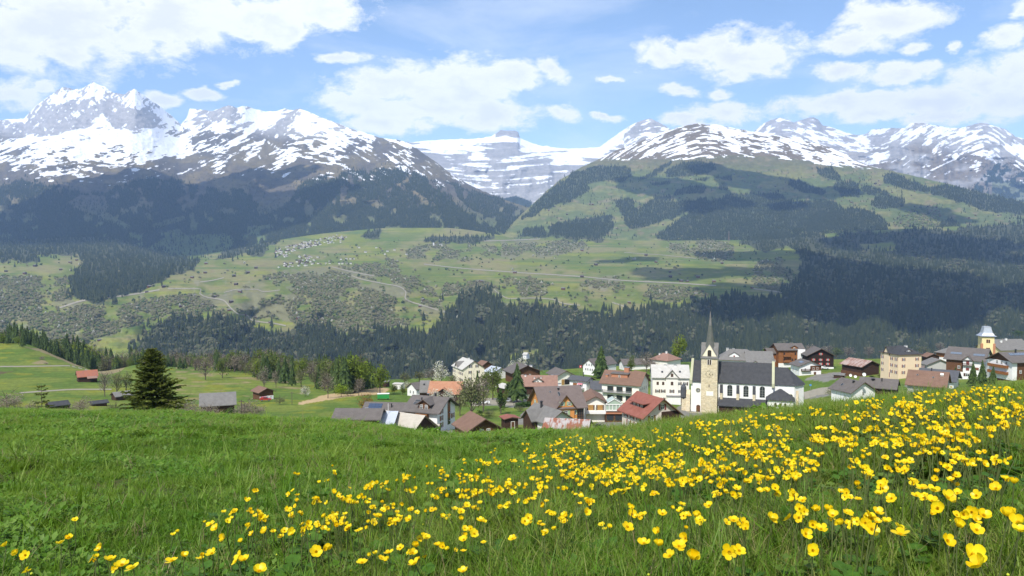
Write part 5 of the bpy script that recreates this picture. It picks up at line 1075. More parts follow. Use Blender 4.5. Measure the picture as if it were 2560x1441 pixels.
def house(name, label, K, d, Lpx, Wpx, Hpx, yaw, pitch, roof, wall, cat='house', wins=(), ov=0.7, og=0.7, hip=None, chim=(), shut=None, arch=False, frame=None, W=None, L=None, wall2=None, group=None, sub=3.0, th=0.22, wsz=(0.9, 1.25)):
    """K = near bottom corner; walls, roof, windows, chimneys are parts of the house"""
    dg = float(S_B.depth(K[0], K[1])[0]); d = dg if abs(dg / d - 1) < .24 else d       # stand on the terrace
    k = d / F; ya = math.radians(yaw); cs, sn = abs(math.cos(ya)), max(abs(math.sin(ya)), 1e-3)
    ph = math.atan((K[0] - CX) / F); kp = k * math.cos(ph); L = L or Lpx * kp / cs; W = W or Wpx * kp / sn; ya -= ph       # yaw is counted from the line of sight
    H = Hpx * k; tp = math.tan(math.radians(pitch))
    kw = Vector(unproj(K[0], K[1], d)); lx = 0 if abs(yaw) < 1.5 else (L / 2 if yaw < 0 else -L / 2)
    c = kw - Vector((math.cos(ya) * lx + math.sin(ya) * W / 2, math.sin(ya) * lx - math.cos(ya) * W / 2, 0))
    o = empty(name, c, ya, label, cat, group); o['dims'] = '%.1f' % L; del o['dims']
    b = MB(); (gable_wall(b, L, W, H, tp, 0, sub) if hip is None else b.box(-L / 2, L / 2, -W / 2, W / 2, -sub, H)); b.make('wall', WM[wall], o)
    if wall2:       # upper storeys or one end in another material, 3 cm proud of the masonry
        wm, x0, x1, z0, z1 = wall2; g = 0.035
        x0, x1, z0, z1 = x0 * L / 2, x1 * L / 2, z0 * H, z1 * H; b2 = MB()
        if z1 > H * 1.05: b2.prism([(-W / 2 - g, z0), (W / 2 + g, z0), (W / 2 + g, H - 0.03), (0, H + W / 2 * tp - 0.03), (-W / 2 - g, H - 0.03)], x0 - g, x1 + g)
        else: b2.box(x0 - g, x1 + g, -W / 2 - g, W / 2 + g, z0, z1)
        b2.make('timber_cladding', WM[wm], o)
    b = MB(); (gable_roof(b, L, W, H, tp, ov, og, th) if hip is None else hip_roof(b, L, W, H, tp, ov, th, hip * L)); rf = b.make('roof', [RM[roof], M_TRIM], o)
    for face, ss, zs in wins:
        span = L if face in 'FB' else W
        for z in zs:
            for s_ in ss:
                st_ = shut; cl = False
                if isinstance(s_, tuple): s_, cl = s_[0], True
                if face in 'LR' and hip is None and z * H + wsz[1] > H + (W / 2 - abs(s_) * span / 2) * tp - 0.35: continue
                window(o, face_m(L, W, face, s_ * span / 2, z * H) @ Matrix.Translation((0, -0.04 if wall2 else 0, 0)), wsz[0], wsz[1], st_, arch, frame, cl)
    for ch in chim:
        x, y, w_, h_, cm = ch; x *= L / 2; y *= W / 2; zt = H + (W / 2 - abs(y)) * tp
        if hip is not None: zt = H + (W / 2 - abs(y)) * tp * 0.9
        b = MB().box(x - w_ / 2, x + w_ / 2, y - w_ / 2, y + w_ / 2, zt - 0.8, zt + h_).box(x - w_ / 2 - 0.08, x + w_ / 2 + 0.08, y - w_ / 2 - 0.08, y + w_ / 2 + 0.08, zt + h_, zt + h_ + 0.12, 1)
        b.make('chimney', [cm, M_STEEL], o)
    HOUSES[label] = (o, L, W, H, tp, hip); return o, L, W, H, tp
def dormer(hs, s, z, w, h, roofm, wallm, side=-1, rise=0.8, nwin=1, shut=None, depth=None, shed=False, closed=False, ov=0.35):
    """small gabled (or shed) dormer standing on the roof slope at height z above the eave line"""
    o, L, W, H, tp = hs[:5]; y0 = -(W / 2 - z / tp); top = z + h; yb = -(W / 2 - (top + (0 if shed else rise)) / tp) if tp > 0 else 0; yb = min(yb + 0.2, 0.4)
    M_ = Matrix.Translation((s, 0, H)) if side < 0 else Matrix.Translation((s, 0, H)) @ Matrix.Rotation(math.pi, 4, 'Z')
    b = MB()
    if shed: b.prism([(-w / 2, z - 0.6), (w / 2, z - 0.6), (w / 2, top), (-w / 2, top)], y0, yb, 0, 'y')
    else: b.prism([(-w / 2, z - 0.6), (w / 2, z - 0.6), (w / 2, top), (0, top + rise), (-w / 2, top)], y0, yb, 0, 'y')
    dm = b.make('dormer', WM[wallm], o, matrix=M_)
    b = MB(); q = rise / (w / 2); e = top - ov * q
    if shed: b.prism([(y0 - ov, top + 0.02), (yb + 0.5, top + 0.02 + (yb - y0) * 0.12), (yb + 0.5, top + 0.2 + (yb - y0) * 0.12), (y0 - ov, top + 0.2)], -w / 2 - ov, w / 2 + ov)
    else: b.prism([(-w / 2 - ov, e), (0, top + rise), (w / 2 + ov, e), (w / 2 + ov, e + .15), (0, top + rise + .17), (-w / 2 - ov, e + .15)], y0 - ov, yb + rise / tp * 0.3, 0, 'y', 1)
    b.make('dormer_roof', [RM[roofm], M_TRIM], dm)
    for i in range(nwin):
        window(dm, Matrix.Translation(((i - (nwin - 1) / 2) * w / (nwin + 0.1), y0, top - h * 0.95)), min(0.8, w / (nwin + 0.6)), min(h * 0.95, 1.15), shut, False, None, closed)
    return dm
def cross_gable(hs, s, w, rise, roofm, wallm, out=0.04, ov=0.5):
    """gabled bay that carries the front wall up into the roof"""
    o, L, W, H, tp = hs[:5]; q = rise / (w / 2); yb = -(W / 2) + rise / tp + 0.3
    b = MB().prism([(-w / 2, -2.0), (w / 2, -2.0), (w / 2, H), (0, H + rise), (-w / 2, H)], -W / 2 - out, yb - 0.4, 0, 'y'); g = b.make('gable_bay', WM[wallm], o, matrix=Matrix.Translation((s, 0, 0)))
    b = MB().prism([(-w / 2 - ov, H - ov * q), (0, H + rise), (w / 2 + ov, H - ov * q), (w / 2 + ov, H - ov * q + .2), (0, H + rise + .23), (-w / 2 - ov, H - ov * q + .2)], -W / 2 - out - ov, yb + 0.6, 0, 'y', 1); b.make('gable_roof', [RM[roofm], M_TRIM], g)
    return g
def balcony(hs, face, s, z, w, dep, mat, bars=True):
    o, L, W, H, tp = hs[:5]; b = MB().box(-w / 2, w / 2, -dep, 0.1, -0.12, 0.03)
    b.box(-w / 2, w / 2, -dep - 0.04, -dep + 0.04, 0.85, 0.97)
    if bars:
        n = int(w / 0.28)
        for i in range(n + 1): x = -w / 2 + w * i / n; b.box(x - 0.06, x + 0.06, -dep - 0.025, -dep + 0.025, 0.03, 0.87)
    else: b.box(-w / 2, w / 2, -dep - 0.03, -dep + 0.03, 0.03, 0.86)
    for q in (-1, 1): b.box(q * w / 2 - 0.03, q * w / 2 + 0.03, -dep + 0.045, 0, 0.10, 0.95)
    return b.make('balcony', mat, o, matrix=face_m(L, W, face, s, z))
def on_roof(hs, s, up, side=-1):
    """frame lying on the roof slope; s along the ridge, up = metres up the slope from the wall head"""
    o, L, W, H, tp = hs[:5]; a = math.atan(tp); y = -(W / 2) + up * math.cos(a); z = H + up * math.sin(a) + 0.24 / math.cos(a)
    M_ = Matrix.Translation((s, y, z)) @ Matrix.Rotation(a, 4, 'X')
    return M_ if side < 0 else Matrix.Rotation(math.pi, 4, 'Z') @ M_
def solar(hs, s, up, nx, ny, pw=1.0, ph=1.6, mat=None, side=-1):
    for i in range(nx):
        for j in range(ny): MB().box(-pw / 2 + .03, pw / 2 - .03, -ph / 2 + .03, ph / 2 - .03, 0.03, 0.09).make('solar_panel', mat or M_SOLAR, hs[0], matrix=on_roof(hs, s, up, side) @ Matrix.Translation(((i - (nx - 1) / 2) * pw, (j - (ny - 1) / 2) * ph, 0)))
def skylight(hs, s, up, w=0.8, h=1.0, side=-1): MB().box(-w / 2, w / 2, -h / 2, h / 2, 0, 0.1).box(-w / 2 + .08, w / 2 - .08, -h / 2 + .08, h / 2 - .08, 0.1, 0.12, 1).make('skylight', [M_STEEL, M_GLASS], hs[0], matrix=on_roof(hs, s, up, side))
def flue(hs, s, up, h=0.9, r=0.16, side=-1):
    M_ = on_roof(hs, s, up, side); p_ = M_.translation; MB().tube([(0, 0, -.4), (0, 0, h)], r, n=8).lathe([(r * 1.7, h), (r * 1.7, h + .05), (0.01, h + .22)], 8).make('chimney_pipe', M_BLACKM, hs[0], matrix=Matrix.Translation(p_))
def door(hs, face, s, w, h, mat, z=0.0, arch=False):
    o, L, W = hs[:3]; b = MB().box(-w / 2, w / 2, -0.07, 0.02, 0, h); b.box(-w / 2 - .1, -w / 2, -0.1, 0.02, 0, h + .1, 1).box(w / 2, w / 2 + .1, -0.1, 0.02, 0, h + .1, 1).box(-w / 2, w / 2, -0.1, 0.02, h, h + .1, 1)
    d_ = b.make('door', [mat, M_WHITEF], o, matrix=face_m(L, W, face, s, z)); MB().box(w * .3, w * .3 + .05, -0.13, -0.07, h * .45, h * .45 + .15).make('handle', M_STEEL, d_); return d_
def opening(hs, face, s, z, w, h, mat=None, name='bay_shade_panel'):
    return MB().box(-w / 2, w / 2, -0.045, 0.02, 0, h).make(name, mat or M_DARK, hs[0], matrix=face_m(hs[1], hs[2], face, s, z))  # solid slab on the wall; its default near-black paints a shaded interior
ev = lambda n, m=0.78: [(-m + 2 * m * i / (n - 1)) for i in range(n)] if n > 1 else [0.0]

# ---- lower row, just beyond the meadow rim
h = house('white_house', 'white three storey house with brown grey roof and a tall dark glass strip', (1093, 1078), 210, 78, 47, 49, -27, 27, 'grey', 'white', wins=[('F', [-.1, .25, .78], [.12]), ('R', [-.55], [.10, .45, .80]), ('R', [.72], [.35])], shut='rust', arch=False, ov=1.0, og=1.1, chim=[(-.25, .1, .45, .9, M_BLACKM), (.2, .15, .4, 1.3, M_BLACKM)], wall2=('wood', -1, -.42, .25, 1.0))
dormer(h, .4, 0.2, 3.0, 1.5, 'grey', 'wood', rise=1.0, nwin=2, ov=.6); balcony(h, 'F', .4, 3.3, 3.2, 1.1, WM['amber'], False); flue(h, -1.2, 2.6, 1.3); skylight(h, -2.6, 2.2, 1.6, .9); skylight(h, -2.6, 3.3, 1.6, .9)
opening(h, 'R', .3 * h[2] / 2, .4, 1.6, 6.4, M_GLASS, 'glass_strip')
for z in (1.2, 3.4): MB().box(-1.2, -.1, -.5, 0, 0, .12).make('balcony_slab', M_CHIM, h[0], matrix=face_m(h[1], h[2], 'R', .55 * h[2] / 2, z))
h = house('low_long_house', 'long low brown grey roof at the meadow rim left of the white metal roofs', (944, 1072), 205, 106, 14, 26, -11, 24, 'grey', 'dark', ov=.8, og=.9, chim=[(.3, .3, .7, .5, M_BLACKM)])
h = house('solar_roof_house', 'brown grey roof with blue solar panels behind the long low roof', (1000, 1064), 225, 92, 22, 26, -14, 26, 'grey', 'wood', ov=.9, og=1.0); solar(h, -2.6, 3.2, 4, 2, .95, 1.3, M_SOLARD); flue(h, 2, 3)
h = house('metal_roof_barn', 'low barn with blue white metal roofs at the meadow rim', (982, 1104), 185, 128, 20, 46, -12, 22, 'tin', 'dark', 'barn', ov=.6, og=.5)
MB().tube([(0, 0, 0), (0, 0, 2.6)], .06).make('vent_pipe', M_CHIM, h[0], matrix=Matrix.Translation((4.2, -1, h[3] + 1.4)))
h = house('beige_roof_barn', 'barn with worn beige fibre cement roof in front of the white house', (1028, 1108), 183, 95, 62, 26, -38, 34, 'beige', 'dark', 'barn', ov=.8, og=.7)
h = house('beige_roof_shed', 'small beige roofed shed at the foot of the white house', (1092, 1104), 190, 42, 10, 26, -12, 24, 'beige', 'dark', 'shed', ov=.5, og=.3)
h = house('brown_roof_shed', 'brown tiled shed with dark timber gable at the meadow rim', (1167, 1096), 195, 31, 88, 18, -70, 30, 'brown', 'wood', 'shed', wins=[('R', [-.15, .25], [.5])], ov=.5, og=1.0, wsz=(.8, .9))
h = house('timber_hut', 'tiny dark timber hut with a flat red roof on the lawn', (1263, 1074), 215, 10, 33, 26, -72, 10, 'red', 'dark', 'hut', ov=.5, og=.6); door(h, 'R', .3, .9, 1.9, WM['wood'])
h = house('grey_tile_house', 'low white house with grey tiled cross roofs before the orange house', (1369, 1084), 200, 62, 66, 27, -58, 33, 'light', 'white', wins=[('R', [-.3, .3], [.25])], shut='brown', ov=.7, og=.9); flue(h, -2.2, 3.6, 1.4, .3)
cross_gable(h, -1.2, 4.2, 2.0, 'light', 'dark', 1.6); h = house('grey_tile_annex', 'grey tiled side wing leaning on the orange house', (1398, 1075), 212, 34, 14, 25, -20, 28, 'light', 'ivory', 'annex', ov=.5, og=.5)
h = house('rusty_roof_shed', 'shed with patchy rusty white sheet roof at the meadow rim', (1468, 1090), 190, 110, 8, 16, -6, 20, 'rust', 'dark', 'shed', W=7, ov=.4, og=.4)
# orange house
h = house('orange_house', 'bright orange house with taupe roof and pale green shutters', (1358, 1068), 225, 103, 32, 50, 17, 37, 'taupe', 'orange', wins=[('L', [-.45, .4], [.42]), ('L', [-.3, .3], [.90]), ('F', [-.52, -.2], [.55]), ('F', [.55], [.12, .55])], shut='green', ov=.9, og=1.0, chim=[(.15, .05, .7, 1.0, M_CHIM), (0, -.2, .4, .8, M_BLACKM)])
g = cross_gable(h, .5, 5.0, 3.1, 'taupe', 'orange', .5, .7)
for s_ in (-1, 1): window(g, Matrix.Translation((s_ * 1.05, -h[2] / 2 - .5, h[3] + .25)), .8, 1.1, 'green')
window(g, Matrix.Translation((0, -h[2] / 2 - .5, h[3] * .55)), 1.2, 1.3, 'green')
b = MB().box(-.9, .9, -.10, .02, .2, h[3] - .3, 1)
for z in (.25, 2.0, 2.6, 4.4): b.box(-.95, .95, -.16, .02, z, z + .16)
for x in (-.9, -.3, .3, .9): b.box(x - .07, x + .07, -.15, .02, .2, h[3] - .3)
b.make('half_timber_bay', [M_BROWNF, M_GLASS], h[0], matrix=face_m(h[1], h[2], 'F', h[1] / 2 - .95, 0)); skylight(h, -2.6, 5.2, .5, .5); skylight(h, -.2, 4.2, .7, 1.6)
# restaurant terrace house and conservatory
h = house('terrace_restaurant', 'cream restaurant with brown gable roof, white terrace and yellow doors', (1465, 1056), 230, 2, 47, 53, -84, 27, 'brown', 'ivory', 'restaurant', L=12, ov=.7, og=.8)
for s_ in (-1, 1): opening(h, 'R', s_ * 1.35, 3.35, 1.5, 1.7, WM['ochre'], 'door'); opening(h, 'R', s_ * 1.35 - .95, 3.35, .35, 1.7, SHU['brown'], 'shutter'); opening(h, 'R', s_ * 1.35 + .95, 3.35, .35, 1.7, SHU['brown'], 'shutter')
MB().box(-2.9, 2.9, -1.6, .1, 2.7, 3.5).make('terrace_parapet', WM['white'], h[0], matrix=face_m(h[1], h[2], 'R', 0, 0)); MB().tube([(0, -.7, 3.5), (0, -.7, 5.0)], .12, .02).make('folded_parasol', SHU['green'], h[0], matrix=face_m(h[1], h[2], 'R', 0, 0))
h = house('conservatory', 'white framed glass conservatory above a dark wooden shop front', (1514, 1056), 230, 2, 44, 26, -84, 2, 'light', 'wood', 'conservatory', L=6, ov=.1, og=.1)
b = MB(); w_ = h[2] / 2; H_ = h[3] + .3
for x in np.linspace(-w_, w_, 6): b.box(x - .09, x + .09, -.12, .06, H_, H_ + 1.9)
b.box(-w_, w_, -.13, .05, H_, H_ + .3).box(-w_, w_, -.13, .05, H_ + 1.75, H_ + 1.95)
for s_ in (-1, 1): b.prism([(s_ * w_, H_ + 1.9), (0, H_ + 3.4), (0, H_ + 3.6), (s_ * w_, H_ + 2.1)], -.14, .06, 0, 'y')
b.make('white_frame', M_WHITEF, h[0], matrix=face_m(h[1], h[2], 'R', 0, 0)); MG_, nt_, b_ = new_mat('green_roof_glass'); b_.inputs['Base Color'].default_value = (.34, .42, .34, 1); b_.inputs['Roughness'].default_value = .15
MB().prism([(-w_ + .05, H_), (w_ - .05, H_), (w_ - .05, H_ + 1.95), (0, H_ + 3.42), (-w_ + .05, H_ + 1.95)], .07, 5.4, 0, 'y').make('glass_hall', MG_, h[0], matrix=face_m(h[1], h[2], 'R', 0, 0))
for s_ in (-.5, .5): opening(h, 'R', s_ * w_, .5, w_ * .8, 1.6, M_GLASS, 'shop_window')
MB().box(-w_, w_, -.5, 0, 2.5, 2.8).make('flower_trough', WM['terra'], h[0], matrix=face_m(h[1], h[2], 'R', 0, 0))
# red roofed pink house
h = house('red_roof_house', 'pale pink house with big red tiled roof and wide shed dormer', (1609, 1086), 200, 57, 90, 46, -58, 37, 'red', 'pink', wins=[('F', [-.62, -.05, .55], [.62]), ('F', [-.35, .3], [.18]), ('R', [-.55], [.68]), ('R', [0.05], [1.25])], shut='wine', ov=.8, og=1.0, arch=True)
dormer(h, 0, 1.0, 4.6, 1.0, 'red', 'dark', nwin=3, shed=True, ov=.6); MB().box(0, h[2] / 2 + .02, -.06, 0, 0.2, h[3] * 1.15).make('timber_cladding', WM['dark'], h[0], matrix=face_m(h[1], h[2], 'R', 0, 0)); balcony(h, 'R', h[2] * .27, 2.9, h[2] * .42, .9, WM['dark'], False)
door(h, 'R', -.12 * h[2], 1.0, 2.0, SHU['rust'])
# brown roofed hotel
h = house('brown_roof_hotel', 'hotel with broad brown roof, flat dormer and long flower balcony', (1597, 1012), 290, 95, 24, 50, -17, 32, 'brown', 'ivory', 'hotel', wins=[('R', [-.6, -.2, .2, .6], [.62]), ('R', [-.4, .4], [.2])], ov=.8, og=1.0, chim=[(.1, 0, 1.8, 1.6, WM['terra']), (-.85, -.55, .9, .9, WM['terra'])])
dormer(h, -1.2, 1.6, 6.4, 1.5, 'grey', 'terra', nwin=1, shed=True)
for zf in (.08, .52):
    for s_ in (-.55, -.05, .45): opening(h, 'F', s_ * h[1] / 2, zf * h[3] + .2, 2.2, 2.1, M_GLASS, 'glass_door'); opening(h, 'F', s_ * h[1] / 2 + 1.2, zf * h[3] + .2, .25, 2.1, WM['wood'], 'door_post')
balcony(h, 'F', -1.2, .52 * h[3], 11.5, 1.3, M_STEEL); h = house('slate_wing', 'dark slate side wing left of the brown roofed hotel', (1478, 990), 292, 30, 2, 18, 4, 36, 'bluegrey', 'white', 'wing', W=7, ov=.7, og=.4)
# cream hotel by the church
h = house('shuttered_hotel', 'ivory four storey hotel with pale roof and brown shutters left of the church', (1631, 1006), 312, 92, 6, 65, 4, 36, 'pale', 'ivory', 'hotel', wins=[('F', [(-.72,), (-.42,), ], [.68]), ('F', [.45, .80], [.68]), ('F', [-.72, -.42, .45, .80], [.38]), ('F', [-.5, -.42, .9], [.06])], W=10.5, shut='brown', arch=True, ov=.7, og=.4, chim=[(-.25, -.1, .9, .5, M_CHIM), (.3, -.1, .9, .5, M_CHIM)])
g = cross_gable(h, 0.4, 4.6, 2.6, 'pale', 'ivory', .3, .6); window(g, Matrix.Translation((0, -h[2] / 2 - .3, h[3] * 1.0)), 1.0, 1.4, 'brown', closed=True); window(g, Matrix.Translation((0, -h[2] / 2 - .3, h[3] * .68)), 1.0, 1.4, 'brown', closed=True); window(g, Matrix.Translation((0, -h[2] / 2 - .3, h[3] * .38)), .9, 1.3, 'brown')
MB().box(-2.6, 2.6, -2.4, 0, -2, 2.6).box(-2.8, 2.8, -2.6, 0, 2.6, 2.9, 1).make('porch', [WM['white'], M_STEEL], h[0], matrix=face_m(h[1], h[2], 'F', 1.0, 0)); opening(h, 'F', 4.8, .2, 2.2, 2.2, M_GLASS, 'shop_window'); MB().box(-1.2, 1.2, -.2, 0, 0, .5).make('red_sign_board', SHU['red'], h[0], matrix=face_m(h[1], h[2], 'F', 4.8, 0)); skylight(h, -3.2, 2.2); skylight(h, 3.6, 2.4)
house('red_hip_house', 'red hipped roof with white chimneys peeping above the ivory hotel', (1668, 925), 385, 42, 34, 22, -35, 28, 'pink', 'ivory', hip=.3, chim=[(.1, 0, .8, 1.4, M_CHIM), (-.5, -.3, .7, 1.0, M_CHIM)])
house('brown_gable_house', 'dark timber gable wedged between the two hotels', (1596, 968), 345, 20, 26, 26, -50, 30, 'brown', 'wood', wins=[('R', [0.0], [.4])], ov=.8, og=.8)
# middle row
h = house('pink_roof_house', 'house with pinkish tiled roof and small triangular dormer above the orange house', (1348, 992), 285, 88, 9, 29, 0, 33, 'pink', 'white', W=9.5, ov=.9, og=.5, chim=[(-.8, -.1, .7, .6, M_CHIM), (-.28, -.3, .6, .5, M_CHIM), (.1, -.3, .6, .5, M_CHIM), (.75, .2, 1.0, .7, M_CHIM)], wins=[('F', [.3, .8], [.45])], wall2=('dark', -.95, .1, .3, .95))
dormer(h, -.5, .8, 3.4, .9, 'pink', 'white', rise=1.1, nwin=1, ov=.7); balcony(h, 'F', -3.2, 1.2, 5, 1.0, WM['dark'], False)
h = house('garage_barn', 'grey gabled barn with a dark open bay and ochre door', (1393, 965), 320, 24, 42, 25, -66, 27, 'grey', 'ivory', 'barn', ov=.8, og=1.2); opening(h, 'R', 1.0, .3, 3.0, 2.6); opening(h, 'R', -1.3, .2, 1.4, 2.6, WM['ochre'], 'door')
h = house('slate_roof_villa', 'house with slate blue roof, white terrace and pink awning', (1466, 988), 305, 43, 17, 36, -35, 24, 'bluegrey', 'white', ov=.9, og=.9, wins=[('F', [.3], [.55]), ('R', [0], [.2])]); flue(h, 1.2, 2.4, 1.6, .18); MB().box(-1.9, 1.9, -2.4, 0, 0, .9).make('terrace_parapet', WM['grey'], h[0], matrix=face_m(h[1], h[2], 'F', 1.4, 1.9))
MB().poly([(-1.2, 0, .55), (1.2, 0, .55), (1.2, -1.1, .1), (-1.2, -1.1, .1)]).poly([(-1.2, 0, .52), (1.2, 0, .52), (1.2, -1.1, .07), (-1.2, -1.1, .07)]).make('awning', plain('pink_awning', (.62, .24, .28), .8), h[0], matrix=face_m(h[1], h[2], 'F', 1.4, 4.1)); opening(h, 'F', -1.5, 3.0, 2.0, 1.4, WM['amber'], 'timber_panel')
h = house('brown_chalet', 'brown timber chalet with wide grey roof, ochre balcony and white chimneys', (1283, 958), 340, 20, 68, 27, -70, 23, 'grey', 'wood', 'chalet', wins=[('R', [-.3, .25], [.5])], ov=1.3, og=1.4, chim=[(.2, -.45, .9, .9, M_CHIM), (.4, .5, 1.1, 1.0, M_CHIM)]); balcony(h, 'R', -1.0, 1.9, 5.0, 1.1, WM['ochre'], False)
MB().tube([(0, 0, 0), (0, 0, 2.2)], .04).lathe([(1.3, 1.7), (.05, 2.3)], 8, 1).make('parasol', [M_STEEL, plain('turquoise_cloth', (.25, .55, .50), .8)], h[0], matrix=face_m(h[1], h[2], 'R', 2.2, .2) @ Matrix.Translation((0, -2.6, 0)))
h = house('curved_metal_house', 'small house with grey metal and pink roof below the big cream hotel', (1233, 950), 345, 22, 38, 18, -55, 24, 'tin', 'white', ov=.7, og=.7); house('rusty_barn', 'brown shed roof behind the big cream hotel', (1206, 936), 400, 14, 24, 22, -60, 32, 'brown', 'wood', 'shed', ov=.6)
h = house('cream_hotel', 'tall cream hotel with pale roof and many small windows left in the village', (1158, 974), 400, 27, 54, 51, -70, 33, 'pale', 'cream', 'hotel', wins=[('F', ev(6, .84), [.06, .37, .68]), ('R', [-.35, .4], [.12, .44, .76]), ('R', [-.3, .3], [1.05])], shut='brown', ov=.6, og=.5, wsz=(.75, 1.25), chim=[(-.3, .2, .8, 1.0, M_CHIM), (0, .3, .7, .9, M_CHIM)]); g = cross_gable(h, -1.0, 4.0, 2.4, 'light', 'cream', .1)
window(g, Matrix.Translation((0, -h[2] / 2 - .1, h[3] * 1.0)), .8, 1.2, 'brown')
h = house('pink_side_house', 'small pink walled house right of the cream hotel', (1206, 966), 380, 10, 22, 22, -60, 25, 'brown', 'pink', ov=.5); h = house('white_low_barn', 'low shed with whitish roof between the garden trees', (1262, 985), 300, 20, 30, 14, -55, 18, 'pale', 'dark', 'shed', ov=.6, og=.6)
h = house('orange_roof_house', 'long house with bright orange tiled roof and dark gable', (1146, 1004), 300, 70, 10, 21, -9, 36, 'orange', 'dark', W=9.5, ov=.8, og=1.2); g = cross_gable(h, -.4, 5.0, 1.7, 'orange', 'dark', 1.0, .6); h = house('grey_roof_link', 'grey roof joined to the left of the orange tiled house', (1074, 1000), 304, 25, 2, 22, -4, 36, 'light', 'wood', W=9, ov=.8, og=.15, chim=[(-.2, -.45, .45, .8, M_BLACKM)])
h = house('small_white_house', 'small white gabled house at the left end of the village', (1041, 992), 305, 34, 23, 19, 38, 34, 'grey', 'white', wins=[('L', [-.3, .35], [.3])], ov=.5, og=.5)
h = house('flat_white_cottage', 'tiny white flat roofed building behind the green container', (1002, 974), 360, 18, 10, 12, -25, 6, 'pale', 'white', 'cottage', ov=.2); h = house('field_shelter', 'open grey field shelter left of the small white house', (968, 968), 380, 20, 6, 12, -15, 8, 'light', 'dark', 'shelter', ov=.4)
h = house('white_villa', 'white villa with steep grey roof behind the big spruce', (1488, 940), 420, 54, 31, 24, 50, 38, 'grey', 'white', 'villa', wins=[('L', [-.55, -.2, .2, .55], [.45]), ('L', [-.4, 0, .4], [.95])], ov=.5, og=.6); h = house('grey_long_house', 'long grey roofed house with white left gable in the back row', (1560, 926), 430, 78, 12, 15, 22, 33, 'grey', 'white', wins=[('L', [0.0], [.3])], ov=.8, og=.8, chim=[(.4, -.3, .8, .8, M_CHIM)])
h = house('hip_roof_mansion', 'large grey hipped roof with white dormer behind the church', (1846, 925), 400, 104, 10, 24, 0, 34, 'light', 'white', 'mansion', W=15, hip=.42, chim=[(-.55, .1, 1.4, 1.2, WM['grey']), (-.25, .05, 1.2, .9, WM['grey'])]); dormer(h, -2.2, 1.2, 5.0, 1.1, 'light', 'white', rise=1.5, nwin=1, shut='wine', closed=True)
h = house('grey_gable_house', 'lower grey cross roofed house just behind the church ridge', (1868, 930), 380, 66, 10, 20, 6, 30, 'light', 'white', ov=.6, og=.6); cross_gable(h, -2.6, 4.0, 1.6, 'light', 'white', .6)
# right hand row behind the choir
h = house('timber_apartment', 'tall brown timber apartment house with grey roof right of the church', (1946, 920), 400, 63, 18, 46, 20, 26, 'grey', 'amber', 'apartment house', wins=[('F', [-.55, .35], [.38, .70]), ('F', [.1], [.38])], ov=.9, og=1.0, frame=M_BROWNF, chim=[(.3, .1, .5, .8, M_BLACKM)]); dormer(h, 1.8, .2, 3.4, .9, 'grey', 'amber', rise=.9, nwin=1)
MB().box(-1.9, 1.9, -1.0, .2, -2, h[3] + .1).make('stair_tower', WM['white'], h[0], matrix=face_m(h[1], h[2], 'F', h[1] / 2 - 1.5, 0)); window(h[0], face_m(h[1], h[2], 'F', h[1] / 2 - 1.5, 6.2) @ Matrix.Translation((0, -1.0, 0)), .9, 1.1); window(h[0], face_m(h[1], h[2], 'F', h[1] / 2 - 1.5, 3.2) @ Matrix.Translation((0, -1.0, 0)), .9, 1.1)
MB().box(-h[1] / 2 - .05, h[1] / 2 - 3.5, -.08, .05, -2, 2.4).make('white_ground_floor', WM['white'], h[0], matrix=face_m(h[1], h[2], 'F', 0, 0)); balcony(h, 'F', -2.4, 3.0, 3.6, 1.3, WM['amber'], False); balcony(h, 'F', -2.4, 6.0, 3.6, 1.3, WM['amber'], False)
h = house('timber_wing', 'lower brown timber wing left of the tall apartment house', (1922, 918), 405, 26, 12, 36, 20, 28, 'grey', 'amber', 'wing', wins=[('F', [0.1], [.35])], ov=.8, og=.9)
h = house('half_timber_chalet', 'white and brown chalet with blue skylight panel beside the choir', (1998, 940), 335, 22, 55, 25, -65, 21, 'grey', 'white', 'chalet', wins=[('F', [-.4, .3], [.3]), ('R', [-.45], [.5]), ('R', [.3, .65], [.58])], ov=1.0, og=.9); MB().box(0, h[2] / 2 + .03, -.06, 0, h[3] * .5, h[3] * 1.0).make('timber_cladding', WM['wood'], h[0], matrix=face_m(h[1], h[2], 'R', 0, 0)); balcony(h, 'R', -h[2] * .22, h[3] * .5, h[2] * .4, 1.1, WM['dark']); solar(h, .6, 3.0, 2, 1, 1.6, 1.8, M_SOLAR); opening(h, 'R', h[2] * .22, .1, 1.2, 1.7, WM['wood'], 'gate')
h = house('black_chalet', 'black brown log chalet with bright red shutters', (2019, 924), 380, 10, 65, 36, -74, 27, 'grey', 'black', 'chalet', wins=[('R', [-.55, 0.0, .55], [.33, .62]), ('R', [0.0], [1.02])], shut='red', ov=1.0, og=1.2, wsz=(.95, .95), L=10)
MB().box(-h[2] / 2 - .05, h[2] / 2 + .05, -.06, .1, -1, 1.3).make('white_plinth', WM['white'], h[0], matrix=face_m(h[1], h[2], 'R', 0, 0)); MB().tube([(0, 0, 0), (0, 0, 4.2)], .05).tube([(-.9, 0, 3.9), (.9, 0, 3.9)], .03).tube([(-.6, 0, 3.5), (.6, 0, 3.5)], .03).make('antenna_mast', M_STEEL, h[0], matrix=Matrix.Translation((2, 0, h[3] + 2.6)))
h = house('old_barn', 'old dark timber barn with brown rusty sheet roof', (2155, 941), 360, 52, 43, 25, -42, 22, 'oldrust', 'dark', 'barn', ov=1.0, og=.9); MB().box(-h[1] / 2, h[1] / 2, -.7, .0, -1, 1.4).make('plank_lean_to', WM['wood'], h[0], matrix=face_m(h[1], h[2], 'F', 0, 0)); h = house('lean_to_roof', 'small grey lean to roof before the old barn', (2108, 945), 330, 24, 4, 6, -8, 16, 'light', 'dark', 'shed', W=4, ov=.3)
